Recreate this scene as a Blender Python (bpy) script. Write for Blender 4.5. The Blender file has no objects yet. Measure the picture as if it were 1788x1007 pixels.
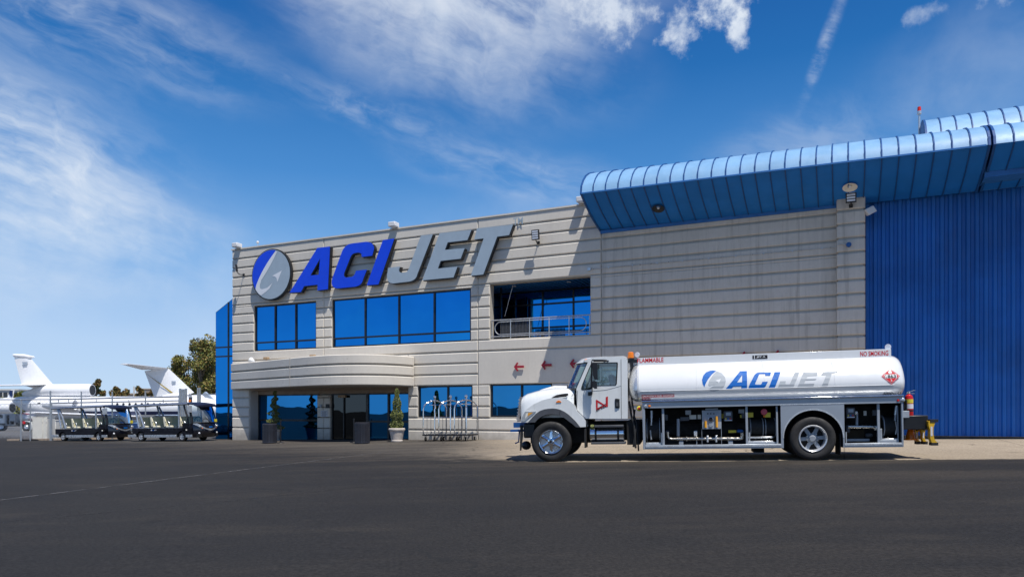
import bpy, bmesh, math, random
from mathutils import Vector, Matrix
random.seed(7)
C = bpy.context.scene.collection
V = Vector
R = math.radians
PI = math.pi
# ------------------------------------------------------------------ camera constants
F, CX, HY, CAMZ = 1250.0, 894.0, 720.0, 1.41
CAM = V((0, 0, CAMZ))

class Frame:
    """a local set of axes standing in the place; un() measures a point of the photo on one of its planes"""
    def __init__(s, o, x, y, z):
        s.o, s.x, s.y, s.z = V(o), V(x).normalized(), V(y).normalized(), V(z).normalized()
        s.M = Matrix((s.x, s.y, s.z)).transposed().to_4x4()
    def un(s, px, py, y=0.0):
        d = V(((px-CX)/F, 1, (HY-py)/F))
        t = (s.o + s.y*y - CAM).dot(s.y)/d.dot(s.y)
        L = CAM + d*t - s.o
        return L.dot(s.x), L.dot(s.z)
    def w(s, p):
        return s.o + s.x*p[0] + s.y*p[1] + s.z*p[2]

TH = R(24.9)
B = Frame((-14.87, 38, 0), (math.cos(TH), -math.sin(TH), 0), (math.sin(TH), math.cos(TH), 0), (0, 0, 1))
W = Frame((0, 0, 0), (1, 0, 0), (0, 1, 0), (0, 0, 1))

def sclamp(v, lo, hi, k=.12):
    def smax(a, b): return .5*(a+b+math.sqrt((a-b)**2+k*k))
    v = smax(v, lo)
    return -smax(-v, -hi)
def gz(X, Y):
    return sclamp(.0228*max(-80, min(80, X)) + .0076*max(-30, min(60, Y)), -.36, .78)

def rotframe(o, deg, tilt=True):
    a = R(deg)
    x = V((math.cos(a), math.sin(a), 0)); y = V((-math.sin(a), math.cos(a), 0))
    if tilt:
        e = .2
        x = x + V((0, 0, (gz(o[0]+x.x*e, o[1]+x.y*e)-gz(o[0]-x.x*e, o[1]-x.y*e))/(2*e)))
        y = y + V((0, 0, (gz(o[0]+y.x*e, o[1]+y.y*e)-gz(o[0]-y.x*e, o[1]-y.y*e))/(2*e)))
    x.normalize(); z = x.cross(y).normalized(); y = z.cross(x)
    return Frame(o, x, y, z)

# ------------------------------------------------------------------ objects
ORG = {}
def thing(name, label, cat, fr=W, loc=(0, 0, 0), group=None):
    o = bpy.data.objects.new(name, None); C.objects.link(o)
    o.empty_display_size = .2
    o.matrix_world = Matrix.Translation(fr.w(loc)) @ fr.M
    ORG[o.name] = V(loc)
    tag(o, label, cat, group)
    return o
def tag(o, label, cat, group=None, kind=None):
    if label: o['label'] = label
    if cat: o['category'] = cat
    if group: o['group'] = group
    if kind: o['kind'] = kind
    return o
def copy_tree(o, parent=None):
    c = o.copy(); C.objects.link(c); c.parent = parent
    if o.name in ORG: ORG[c.name] = ORG[o.name]
    for ch in list(o.children): copy_tree(ch, c)
    return c
def dup(o, fr, loc, label, group=None):
    c = copy_tree(o)
    c.matrix_world = Matrix.Translation(fr.w(loc)) @ fr.M
    c['label'] = label
    if group: c['group'] = group
    return c

class MB:
    def __init__(s): s.v, s.f, s.m, s.mi = [], [], [], 0
    def add(s, vs, fs):
        n = len(s.v); s.v += [V(p) for p in vs]
        for f in fs: s.f.append([i+n for i in f]); s.m.append(s.mi)
        return s
    def box(s, x0, x1, y0, y1, z0, z1):
        p = [(x, y, z) for z in (z0, z1) for y in (y0, y1) for x in (x0, x1)]
        return s.add(p, [(0, 2, 3, 1), (4, 5, 7, 6), (0, 1, 5, 4), (2, 6, 7, 3), (0, 4, 6, 2), (1, 3, 7, 5)])
    def panel(s, x0, x1, z0, z1, y=0.0, d=.06, c=.03):
        """facing panel with chamfered front edges (front towards -y)"""
        p = [(x0+c, y, z0+c), (x1-c, y, z0+c), (x1-c, y, z1-c), (x0+c, y, z1-c),
             (x0, y+c, z0), (x1, y+c, z0), (x1, y+c, z1), (x0, y+c, z1),
             (x0, y+d, z0), (x1, y+d, z0), (x1, y+d, z1), (x0, y+d, z1)]
        return s.add(p, [(0, 1, 2, 3), (0, 4, 5, 1), (1, 5, 6, 2), (2, 6, 7, 3), (3, 7, 4, 0),
                         (4, 8, 9, 5), (5, 9, 10, 6), (6, 10, 11, 7), (7, 11, 8, 4)])
    def obox(s, c, ax, ay, az, hx, hy, hz):
        c, ax, ay, az = V(c), V(ax).normalized()*hx, V(ay).normalized()*hy, V(az).normalized()*hz
        p = [c+ax*i+ay*j+az*k for k in (-1, 1) for j in (-1, 1) for i in (-1, 1)]
        return s.add(p, [(0, 2, 3, 1), (4, 5, 7, 6), (0, 1, 5, 4), (2, 6, 7, 3), (0, 4, 6, 2), (1, 3, 7, 5)])
    def bar(s, p0, p1, w, h, up=(0, 0, 1)):
        p0, p1 = V(p0), V(p1); d = (p1-p0); L = d.length/2; d.normalize()
        sd = d.cross(V(up))
        if sd.length < 1e-4: sd = d.cross(V((1, 0, 0)))
        sd.normalize(); u = sd.cross(d)
        return s.obox((p0+p1)/2, d, sd, u, L, w/2, h/2)
    def tube(s, path, r, n=8, caps=True):
        P = [V(p) for p in path]; rs = r if isinstance(r, (list, tuple)) else [r]*len(P)
        t0 = (P[1]-P[0]).normalized()
        nrm = t0.orthogonal().normalized(); rings = []
        for i, p in enumerate(P):
            t = ((P[i]-P[i-1]).normalized() if i else t0) + ((P[i+1]-P[i]).normalized() if i < len(P)-1 else V((0, 0, 0)))
            t.normalize()
            nrm = (nrm - t*nrm.dot(t)).normalized(); b = t.cross(nrm)
            rings.append([p + (nrm*math.cos(2*PI*k/n) + b*math.sin(2*PI*k/n))*rs[i] for k in range(n)])
        return s.loft(rings, caps)
    def loft(s, rings, caps=True, closed=True):
        n = len(rings[0]); vs = [p for r in rings for p in r]; fs = []
        for i in range(len(rings)-1):
            for k in range(n if closed else n-1):
                a, b = i*n+k, i*n+(k+1) % n
                fs.append((a, b, b+n, a+n))
        if caps: fs.append(tuple(range(n-1, -1, -1))); fs.append(tuple((len(rings)-1)*n+k for k in range(n)))
        return s.add(vs, fs)
    def cyl(s, p0, p1, r0, r1=None, n=16): return s.tube([p0, p1], [r0, r0 if r1 is None else r1], n)
    def lathe(s, prof, o=(0, 0, 0), ax=(0, 0, 1), n=20, caps=True):
        o, ax = V(o), V(ax).normalized(); e = ax.orthogonal().normalized(); g = ax.cross(e)
        return s.loft([[o+ax*h+(e*math.cos(2*PI*k/n)+g*math.sin(2*PI*k/n))*max(r, 1e-4) for k in range(n)] for r, h in prof], caps)
    def ball(s, c, r, n=10, sx=1, sy=1, sz=1):
        c = V(c); m = max(4, n//2)
        rg = []
        for i in range(m+1):
            a = -PI/2+PI*i/m
            rr = max(math.cos(a), 1e-3)
            rg.append([c+V((r*sx*rr*math.cos(2*PI*k/n), r*sy*rr*math.sin(2*PI*k/n), r*sz*math.sin(a))) for k in range(n)])
        return s.loft(rg, True)
    def poly(s, pts, y, holes=(), cuts=None, fn=None, back=None):
        """flat polygon in x,z facing -y; back = second y: closed plate"""
        bm = bmesh.new(); loops = [list(pts)]+[list(h) for h in holes]
        es = []
        for lp in loops:
            vs = [bm.verts.new((p[0], 0, p[1])) for p in lp]
            for i in range(len(vs)): es.append(bm.edges.new((vs[i], vs[(i+1) % len(vs)])))
        bmesh.ops.triangle_fill(bm, use_beauty=True, use_dissolve=False, edges=es, normal=(0, -1, 0))
        for f in bm.faces:
            f.normal_update()
            if f.normal.y > 0: f.normal_flip()
        if cuts:
            for z in cuts:
                bmesh.ops.bisect_plane(bm, geom=bm.verts[:]+bm.edges[:]+bm.faces[:], plane_co=(0, 0, z), plane_no=(0, 0, 1))
        bm.verts.index_update()
        co = [v.co.copy() for v in bm.verts]; fs = [[v.index for v in f.verts] for f in bm.faces]; bm.free()
        yy = (lambda p: fn(p.x, p.z)) if fn else (lambda p: y)
        s.add([(p.x, yy(p), p.z) for p in co], fs)
        if back is not None:
            s.add([(p.x, back, p.z) for p in co], [f[::-1] for f in fs])
            for lp in loops:
                n = len(lp); area = sum(lp[i][0]*lp[(i+1) % n][1]-lp[(i+1) % n][0]*lp[i][1] for i in range(n))
                vs = [(p[0], y, p[1]) for p in lp]+[(p[0], back, p[1]) for p in lp]
                q = [(i, i+n, (i+1) % n+n, (i+1) % n) for i in range(n)]
                if (area < 0) != (lp is not loops[0]): q = [f[::-1] for f in q]
                s.add(vs, q)
        return s
    def text(s, body, x0, x1, z0, z1, y, shear=0.0, fn=None, bold=0.0, up=0.0):
        cu = bpy.data.curves.new('t', 'FONT'); cu.body = body; cu.resolution_u = 2; cu.offset = bold; cu.fill_mode = 'FRONT'
        o = bpy.data.objects.new('t', cu); C.objects.link(o)
        dg = bpy.context.evaluated_depsgraph_get()
        me = bpy.data.meshes.new_from_object(o.evaluated_get(dg))
        xs = [v.co.x for v in me.vertices]; ys = [v.co.y for v in me.vertices]
        ax, bx, ay, by = min(xs), max(xs), min(ys), max(ys)
        vs = []
        for v in me.vertices:
            u = (v.co.x-ax)/(bx-ax); t = (v.co.y-ay)/(by-ay)
            x = x0+(x1-x0)*u+shear*t*(z1-z0); z = z0+(z1-z0)*t+up*(x1-x0)*u
            vs.append((x, fn(x, z) if fn else y, z))
        s.add(vs, [list(p.vertices) for p in me.polygons])
        bpy.data.objects.remove(o); bpy.data.curves.remove(cu); bpy.data.meshes.remove(me)
        return s
    def build(s, name, mat, parent=None, smooth=False, bevel=0, seg=2, label=None, angle=40):
        me = bpy.data.meshes.new(name)
        og = ORG[parent.name] if parent is not None and parent.name in ORG else V((0, 0, 0))
        me.from_pydata([v-og for v in s.v], [], s.f)
        mats = mat if isinstance(mat, (list, tuple)) else [mat]
        for m in mats: me.materials.append(m)
        for p, i in zip(me.polygons, s.m):
            p.material_index = min(i, len(mats)-1)
            p.use_smooth = bool(smooth)
        me.validate(); me.update()
        if smooth: me.set_sharp_from_angle(angle=R(angle))
        o = bpy.data.objects.new(name, me); C.objects.link(o)
        if parent is not None: o.parent = parent; ORG[o.name] = og
        if bevel:
            b = o.modifiers.new('Bevel', 'BEVEL'); b.width = bevel; b.segments = seg; b.limit_method = 'ANGLE'; b.angle_limit = R(35); b.harden_normals = False
            for p in me.polygons: p.use_smooth = True
            me.set_sharp_from_angle(angle=R(30))
        if label: o['label'] = label
        return o

# ------------------------------------------------------------------ materials
def nodes(name):
    m = bpy.data.materials.new(name); m.use_nodes = True
    nt = m.node_tree; nt.nodes.clear()
    out = nt.nodes.new('ShaderNodeOutputMaterial'); b = nt.nodes.new('ShaderNodeBsdfPrincipled')
    nt.links.new(b.outputs[0], out.inputs[0])
    return m, nt, b
def N(nt, t, **kw):
    n = nt.nodes.new(t)
    for k, v in kw.items(): setattr(n, k, v)
    return n
def noise(nt, vec, scale, detail=4, rough=.55):
    n = N(nt, 'ShaderNodeTexNoise'); n.inputs['Scale'].default_value = scale; n.inputs['Detail'].default_value = detail
    n.inputs['Roughness'].default_value = rough
    if vec is not None: nt.links.new(vec, n.inputs['Vector'])
    return n.outputs['Fac']
def mapping(nt, vec, scale=(1, 1, 1), rot=(0, 0, 0), loc=(0, 0, 0)):
    m = N(nt, 'ShaderNodeMapping'); m.inputs['Scale'].default_value = scale; m.inputs['Rotation'].default_value = rot; m.inputs['Location'].default_value = loc
    nt.links.new(vec, m.inputs['Vector']); return m.outputs[0]
def math_(nt, op, a, b=None, c=None, clamp=False):
    n = N(nt, 'ShaderNodeMath', operation=op); n.use_clamp = clamp
    for i, x in enumerate((a, b, c)):
        if x is None: continue
        if isinstance(x, (int, float)): n.inputs[i].default_value = x
        else: nt.links.new(x, n.inputs[i])
    return n.outputs[0]
def ss(nt, v, a, b, lo=0.0, hi=1.0):
    n = N(nt, 'ShaderNodeMapRange', interpolation_type='SMOOTHSTEP')
    for i, x in zip((1, 2, 3, 4), (a, b, lo, hi)): n.inputs[i].default_value = x
    nt.links.new(v, n.inputs[0]); return n.outputs[0]
def mix(nt, f, a, b, mode='MIX'):
    n = N(nt, 'ShaderNodeMix', data_type='RGBA', blend_type=mode)
    for s, x in ((n.inputs[0], f), (n.inputs[6], a), (n.inputs[7], b)):
        if isinstance(x, (int, float)): s.default_value = x
        elif isinstance(x, (tuple, list)): s.default_value = tuple(x)+((1,) if len(x) == 3 else ())
        else: nt.links.new(x, s)
    return n.outputs[2]
def bumpn(nt, b, h, strength=.2, dist=.02):
    n = N(nt, 'ShaderNodeBump'); n.inputs['Strength'].default_value = strength; n.inputs['Distance'].default_value = dist
    nt.links.new(h, n.inputs['Height']); nt.links.new(n.outputs[0], b.inputs['Normal'])
def pm(name, col, rough=.5, metal=0.0, var=.12, scale=2.0, bump=0.0, bscale=40, coat=0.0, rvar=.1, spec=.5, emis=None, dirt=0.0):
    m, nt, b = nodes(name)
    tc = N(nt, 'ShaderNodeTexCoord').outputs['Object']
    f = noise(nt, tc, scale, 5, .6)
    c = mix(nt, ss(nt, f, .3, .7), tuple(x*(1-var) for x in col), tuple(min(1, x*(1+var)) for x in col))
    if dirt:
        d = ss(nt, noise(nt, mapping(nt, tc, (3, 3, .6)), 3, 6, .65), .5, .75, 0, dirt)
        c = mix(nt, d, c, (.12, .105, .09))
    nt.links.new(c, b.inputs['Base Color'])
    r = ss(nt, noise(nt, tc, scale*3, 4), .3, .7, max(0, rough-rvar), min(1, rough+rvar))
    nt.links.new(r, b.inputs['Roughness'])
    b.inputs['Metallic'].default_value = metal
    b.inputs['Specular IOR Level'].default_value = spec
    b.inputs['Coat Weight'].default_value = coat; b.inputs['Coat Roughness'].default_value = .08
    if bump: bumpn(nt, b, noise(nt, tc, bscale, 4), bump)
    if emis: b.inputs['Emission Color'].default_value = (*emis, 1); b.inputs['Emission Strength'].default_value = 1
    return m

def concrete(name, col, stain):
    m, nt, b = nodes(name)
    g = N(nt, 'ShaderNodeTexCoord').outputs['Object']
    big = noise(nt, g, .35, 4, .6); fine = noise(nt, g, 9, 5, .6)
    c = mix(nt, ss(nt, big, .3, .7), tuple(x*.93 for x in col), tuple(x*1.05 for x in col))
    c = mix(nt, ss(nt, fine, .35, .7, 0, .22), c, tuple(x*.8 for x in col))
    st = noise(nt, mapping(nt, g, (2.6, 1, .16)), 1.6, 6, .7)
    c = mix(nt, ss(nt, st, .48, .72, 0, stain), c, (col[0]*.52, col[1]*.5, col[2]*.48))
    st2 = noise(nt, mapping(nt, g, (5.5, 1, .1), loc=(4, 0, 2)), 1.3, 5, .65)
    c = mix(nt, ss(nt, st2, .55, .75, 0, stain*.8), c, tuple(min(.85, x*1.22) for x in col))
    sz = N(nt, 'ShaderNodeSeparateXYZ'); nt.links.new(g, sz.inputs[0])
    base = math_(nt, 'ADD', sz.outputs[2], math_(nt, 'MULTIPLY', noise(nt, g, 2.5, 5), -.9))
    c = mix(nt, ss(nt, base, .35, -.5, 0, .55), c, (.16, .14, .12))
    nt.links.new(c, b.inputs['Base Color']); b.inputs['Roughness'].default_value = .9
    b.inputs['Specular IOR Level'].default_value = .2
    bumpn(nt, b, noise(nt, g, 60, 4), .15, .01)
    return m

def mirror_glass(name, tint, wav=.012, rough=.01):
    m, nt, b = nodes(name)
    g = N(nt, 'ShaderNodeTexCoord').outputs['Object']
    c = mix(nt, ss(nt, noise(nt, g, .5, 2), .3, .7), tuple(x*.93 for x in tint), tint)
    nt.links.new(c, b.inputs['Base Color']); b.inputs['Metallic'].default_value = 1; b.inputs['Roughness'].default_value = rough
    bumpn(nt, b, noise(nt, g, 1.1, 1), wav, .25)
    return m

def clear_glass(name, tint=(.7, .85, .85), alpha=.45):
    m, nt, b = nodes(name)
    out = [n for n in nt.nodes if n.type == 'OUTPUT_MATERIAL'][0]
    tr = N(nt, 'ShaderNodeBsdfTransparent'); tr.inputs[0].default_value = (*tint, 1)
    gl = N(nt, 'ShaderNodeBsdfGlossy'); gl.inputs['Roughness'].default_value = .02; gl.inputs[0].default_value = (.9, .95, 1, 1)
    fr = N(nt, 'ShaderNodeFresnel'); fr.inputs[0].default_value = 1.5
    g = N(nt, 'ShaderNodeTexCoord').outputs['Object']
    f = math_(nt, 'ADD', fr.outputs[0], ss(nt, noise(nt, g, 2, 2), .3, .7, alpha*.12, alpha*.25), clamp=True)
    mx = N(nt, 'ShaderNodeMixShader'); nt.links.new(f, mx.inputs[0]); nt.links.new(tr.outputs[0], mx.inputs[1]); nt.links.new(gl.outputs[0], mx.inputs[2])
    nt.links.new(mx.outputs[0], out.inputs[0])
    return m

M = {}
M['conc'] = concrete('panel concrete', (.73, .672, .59), .10)
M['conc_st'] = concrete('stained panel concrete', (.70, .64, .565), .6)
M['conc_dark'] = concrete('wall core concrete', (.50, .46, .40), .3)
M['glass_blue'] = mirror_glass('blue mirror glass', (.012, .22, .61))
M['glass_teal'] = mirror_glass('teal mirror glass', (.025, .20, .47), .006)
M['glass_dark'] = mirror_glass('dark door glass', (.055, .06, .062), .01)
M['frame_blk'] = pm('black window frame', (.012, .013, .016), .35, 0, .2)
M['blue_metal'] = pm('blue roof metal', (.014, .19, .62), .55, 0, .08, .8, spec=.25)  # overhang soffit: same paint as the top, its shade put in as deeper blue
M['pale_metal'] = pm('painted sunlit pale blue roof metal', (.22, .41, .63), .45, 0, .08, .8, coat=.1)  # roof tops: same blue paint, the sun's brightness painted in as a paler colour
M['blue_seam'] = pm('dark blue seam', (.01, .075, .25), .45)
M['blue_door'] = pm('blue door sheet', (.007, .13, .48), .5, 0, .2, .35, dirt=.12)
M['blue_beam'] = pm('blue beam', (.03, .17, .48), .5)
M['sign_blue'] = pm('sign blue', (.0, .06, .80), .4, 0, .04)
M['sign_grey'] = pm('sign grey', (.37, .45, .52), .4, 0, .04, coat=.2)
M['sign_white'] = pm('sign white', (.78, .80, .84), .4, 0, .03)
M['black'] = pm('black paint', (.012, .012, .014), .4, 0, .2)
M['black_rub'] = pm('black rubber', (.018, .018, .019), .75, 0, .25, 6, .2)
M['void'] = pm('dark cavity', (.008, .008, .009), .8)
M['galv'] = pm('galvanised steel', (.50, .52, .54), .42, .7, .12, 4)
M['rail'] = pm('aluminium rail', (.62, .63, .64), .35, .6, .1, 4)
M['white_box'] = pm('white fixture', (.75, .75, .76), .5, 0, .05)
M['lens'] = pm('lamp lens', (.82, .84, .9), .2, 0, .05)
M['red_arrow'] = pm('red arrow', (.38, .012, .03), .5, 0, .08)
M['tan_plastic'] = pm('tan housing', (.45, .30, .17), .5, 0, .12)
M['blue_pl'] = pm('blue plastic', (.01, .09, .30), .4)
M['paper'] = pm('paper notice', (.68, .68, .72), .6, 0, .03)
M['ink'] = pm('dark ink', (.02, .02, .025), .7, spec=.1)
M['red_bulb'] = pm('red beacon glass', (.75, .03, .015), .25, 0, .1)
# truck
M['white'] = pm('white truck paint', (.78, .79, .78), .22, 0, .04, 1.2, coat=.5, rvar=.08, dirt=.16)
M['tankw'] = pm('white tank paint', (.72, .73, .74), .2, 0, .02, .8, coat=.5, rvar=.05, dirt=.05)
M['chrome'] = pm('chrome', (.82, .83, .85), .08, 1, .05, 3, rvar=.05)
M['alu'] = pm('brushed aluminium skirt', (.40, .43, .47), .38, .45, .05, 1.2)
M['alu_lt'] = pm('bright aluminium', (.74, .75, .77), .25, .6, .06)
M['steelpipe'] = pm('stainless pipe', (.66, .60, .52), .22, .9, .12, 5)
M['tyre'] = pm('tyre rubber', (.022, .020, .019), .7, 0, .3, 5, .25, 60)
M['tyre_tr'] = pm('tyre sidewall', (.035, .031, .028), .65, 0, .3, 4, .1)
M['grey_pl'] = pm('dark grey plastic', (.075, .078, .088), .55, 0, .12, 5, .1, 120)
M['grey_eq'] = pm('grey equipment paint', (.34, .37, .41), .45, .1, .12)
M['orange'] = pm('orange lens', (.90, .22, .01), .25, 0, .1)
M['amber'] = pm('amber lens', (.85, .38, .03), .2, 0, .1)
M['red'] = pm('red paint', (.55, .012, .015), .35, 0, .08)
M['pink'] = pm('red push button', (.62, .07, .10), .4)
M['yellow'] = pm('yellow paint', (.72, .42, .02), .45, 0, .2, 8, dirt=.3)
M['tagyel'] = pm('yellow tag', (.75, .62, .05), .5)
M['logo_blue'] = pm('decal blue', (.0, .12, .46), .55, 0, .06, spec=.25)
M['logo_grey'] = pm('decal grey', (.40, .43, .46), .5, 0, .04, spec=.2)
M['decal_red'] = pm('decal red', (.60, .02, .03), .55, 0, .05, spec=.12)
M['decal_drk'] = pm('decal maroon', (.36, .02, .05), .4, 0, .05)
M['cab_glass'] = clear_glass('cab glass', (.58, .76, .80), .5)
M['wind_glass'] = clear_glass('cart windscreen glass', (.8, .88, .9), .3)
M['headlamp'] = pm('headlamp lens', (.55, .58, .6), .12, .4, .15, 6)
M['seat'] = pm('tan seat vinyl', (.85, .77, .48), .5, 0, .1)
M['seat_lt'] = pm('pale seat vinyl', (.82, .76, .58), .5, 0, .08)
M['navy'] = pm('navy black cart body', (.006, .007, .014), .12, 0, .2, coat=.6)
M['cart_roof'] = pm('navy cart roof', (.010, .013, .034), .45, 0, .1)
M['silver'] = pm('silver trim', (.55, .57, .60), .3, .7, .06)
# yard
M['planter'] = pm('stone planter', (.60, .53, .47), .8, 0, .12, 5, .3, 30, dirt=.2)
M['foliage'] = pm('topiary leaves', (.15, .17, .045), .7, 0, .4, 9)
M['soil'] = pm('potting soil', (.05, .035, .02), .9)
M['bin'] = pm('slate bin slats', (.028, .030, .042), .45, 0, .15)
M['cabinet'] = pm('beige cabinet', (.80, .77, .69), .5, 0, .06, 3, dirt=.25)
M['jetw'] = pm('white aircraft paint', (.88, .88, .89), .3, 0, .02, .3, coat=.4)
M['jetgrey'] = pm('grey aircraft paint', (.36, .42, .50), .35, 0, .08, .5)
M['jetblue'] = pm('navy aircraft stripe', (.01, .025, .10), .3)
M['jetgold'] = pm('gold stripe', (.42, .30, .04), .35)
M['jetdark'] = pm('intake dark', (.015, .015, .018), .5)
M['bark'] = pm('eucalyptus bark', (.22, .17, .12), .9, 0, .3, 4)
M['leaf_a'] = pm('olive leaves', (.24, .22, .045), .7, 0, .45, .9)
M['leaf_b'] = pm('rust brown leaves', (.22, .14, .045), .7, 0, .5, .9)
M['leaf_c'] = pm('dark green leaves', (.085, .115, .03), .7, 0, .5, .9)
M['far_wall'] = pm('far pale wall', (.62, .60, .56), .8, 0, .05)
M['far_tan'] = pm('far tan wall', (.42, .33, .25), .8, 0, .08)
M['far_win'] = pm('far window', (.04, .045, .05), .3)
M['carblue'] = pm('dark blue car paint', (.012, .03, .10), .2, 0, .1, coat=.5)
M['carsilver'] = pm('silver blue car paint', (.40, .47, .58), .25, .4, .05, coat=.5)
# ================================================================== camera, sun, sky
cam = bpy.data.cameras.new('camera'); co = bpy.data.objects.new('camera', cam); C.objects.link(co)
co.location = CAM; co.rotation_euler = (PI/2, 0, 0)
cam.sensor_width = 36; cam.lens = 36*F/1788; cam.shift_y = (HY-503.5)/1788; cam.clip_start = .1; cam.clip_end = 6000
bpy.context.scene.camera = co
sc = bpy.context.scene
sc.view_settings.view_transform = 'Standard'; sc.view_settings.look = 'None'; sc.view_settings.exposure = 0

SUND = (B.x*.358 - B.y*.27 + B.z*1.0).normalized()
sl = bpy.data.lights.new('sun', 'SUN'); so = bpy.data.objects.new('sun', sl); C.objects.link(so)
sl.energy = 5.0; sl.angle = R(.5); sl.color = (1, .965, .90)
so.rotation_euler = SUND.to_track_quat('Z', 'Y').to_euler(); so.location = (0, -20, 40)

w = bpy.data.worlds.new('World'); sc.world = w; w.use_nodes = True
nt = w.node_tree; nt.nodes.clear()
out = N(nt, 'ShaderNodeOutputWorld'); bg = N(nt, 'ShaderNodeBackground'); nt.links.new(bg.outputs[0], out.inputs[0])
bg.inputs[1].default_value = .1
sky = N(nt, 'ShaderNodeTexSky', sky_type='NISHITA'); sky.sun_disc = False
sky.sun_elevation = math.asin(SUND.z); sky.sun_rotation = math.atan2(SUND.x, SUND.y)
sky.air_density = 1.0; sky.dust_density = .4; sky.ozone_density = 2.5
dirv = N(nt, 'ShaderNodeTexCoord').outputs['Generated']
sp = N(nt, 'ShaderNodeSeparateXYZ'); nt.links.new(dirv, sp.inputs[0])
X_, Y_, Z_ = sp.outputs
el = math_(nt, 'MULTIPLY', math_(nt, 'ARCSINE', Z_), 180/PI)
az = math_(nt, 'MULTIPLY', math_(nt, 'ARCTAN2', X_, Y_), 180/PI)
rp = N(nt, 'ShaderNodeValToRGB'); nt.links.new(math_(nt, 'DIVIDE', el, 60, clamp=True), rp.inputs[0])
cr = rp.color_ramp
stops = [(0, (.55, .73, .95)), (.085, (.46, .65, .925)), (.19, (.19, .43, .81)), (.30, (.066, .265, .645)), (.42, (.016, .155, .475)), (.52, (.007, .105, .39)), (1, (.004, .06, .27))]
cr.elements[0].position, cr.elements[0].color = stops[0][0], (*stops[0][1], 1)
cr.elements[1].position, cr.elements[1].color = stops[1][0], (*stops[1][1], 1)
for p, c in stops[2:]:
    e = cr.elements.new(p); e.color = (*c, 1)
deep = N(nt, 'ShaderNodeVectorMath', operation='SCALE'); nt.links.new(rp.outputs[0], deep.inputs[0]); deep.inputs['Scale'].default_value = 10
base = mix(nt, .93, sky.outputs[0], deep.outputs[0])
# clouds in azimuth / elevation
cmb = N(nt, 'ShaderNodeCombineXYZ'); nt.links.new(az, cmb.inputs[0]); nt.links.new(el, cmb.inputs[1])
AE = cmb.outputs[0]
wp_ = N(nt, 'ShaderNodeTexNoise'); wp_.inputs['Scale'].default_value = .07; wp_.inputs['Detail'].default_value = 4
nt.links.new(AE, wp_.inputs['Vector'])
wsub = N(nt, 'ShaderNodeVectorMath', operation='SUBTRACT'); nt.links.new(wp_.outputs['Color'], wsub.inputs[0]); wsub.inputs[1].default_value = (.5, .5, .5)
wsc = N(nt, 'ShaderNodeVectorMath', operation='SCALE'); nt.links.new(wsub.outputs[0], wsc.inputs[0]); wsc.inputs['Scale'].default_value = 5.5
wad = N(nt, 'ShaderNodeVectorMath', operation='ADD'); nt.links.new(AE, wad.inputs[0]); nt.links.new(wsc.outputs[0], wad.inputs[1])
AEW = wad.outputs[0]
def lobe(cx, cy, rx, ry, rot, vec):
    """soft ellipse in degrees of azimuth and elevation"""
    a = mapping(nt, vec, loc=(-cx, -cy, 0))
    a = mapping(nt, a, rot=(0, 0, R(-rot)))
    a = mapping(nt, a, scale=(1/rx, 1/ry, 0))
    ln = N(nt, 'ShaderNodeVectorMath', operation='LENGTH'); nt.links.new(a, ln.inputs[0])
    return ss(nt, ln.outputs['Value'], 1.0, .0)
cirr = noise(nt, mapping(nt, mapping(nt, AEW, rot=(0, 0, R(9))), (.042, .24, 1)), 1.0, 10, .58)
fine = noise(nt, mapping(nt, mapping(nt, AEW, rot=(0, 0, R(15))), (.085, .46, 1)), 1.0, 9, .62)
cum = noise(nt, AE, .55, 10, .62)
soft = noise(nt, AEW, .10, 7, .55)
def add(*xs):
    r = xs[0]
    for x in xs[1:]: r = math_(nt, 'ADD', r, x)
    return r
def mul(a, b): return math_(nt, 'MULTIPLY', a, b)
tex = add(mul(cirr, .55), mul(fine, .45))
def cloud(l, t, k, lo=.34, hi=.70):
    """lobe whose density is modulated by a streaky texture: soft fade, no hard rim"""
    return mul(mul(ss(nt, t, lo, hi), l), k)
L = []
L.append(cloud(lobe(-30, 25.0, 16, 5.5, -8, AEW), tex, .52, .38, .68))
L.append(cloud(lobe(-5, 27.4, 19, 6.8, -10, AEW), add(mul(soft, .5), mul(tex, .5)), .72, .36, .68))
L.append(cloud(lobe(-2, 31.5, 20, 7, 0, AEW), tex, .9, .34, .62))
L.append(cloud(lobe(-36, 15.5, 19, 8.5, -14, AEW), tex, .95, .36, .68))
L.append(cloud(lobe(-32, 11, 26, 8, -8, AEW), soft, .4, .28, .68))
L.append(cloud(lobe(-12, 22.4, 9, 2.4, -8, AEW), tex, .35, .42, .66))
L.append(cloud(lobe(0, 18.5, 14, 3.4, -12, AEW), tex, .45, .38, .68))
L.append(cloud(lobe(6, 13.5, 22, 6, 0, AEW), soft, .26, .3, .7))
for cx, cy, rx, ry, k in ((16.4, 29.0, 4.2, 3.8, .9), (17.6, 27.0, 2.2, 2.2, .8), (13.2, 27.4, 3.2, 3.0, .75), (8.0, 29.2, 7, 4.0, .7), (19.6, 30.0, 2.8, 2.0, .7), (34.5, 26.2, 3.4, 2.0, .5), (29.4, 25.8, 3.0, 1.4, .35)):
    l = lobe(cx, cy, rx, ry, 0, AE)
    L.append(mul(mul(ss(nt, add(mul(l, .42), cum), .66, 1.0), k), ss(nt, l, .02, .3)))
L.append(cloud(lobe(23.6, 25.2, 5.2, .7, 66, AE), add(mul(fine, .7), mul(cum, .3)), .6, .34, .62))
L.append(cloud(lobe(33, 21.0, 11, 7, 10, AEW), soft, .24, .3, .7))
L.append(cloud(lobe(21, 18.5, 12, 4.5, 12, AEW), tex, .26, .36, .66))
L.append(mul(ss(nt, mul(cirr, ss(nt, math_(nt, 'ABSOLUTE', az), 50, 85)), .46, .7), .5))
tot = L[0]
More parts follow.
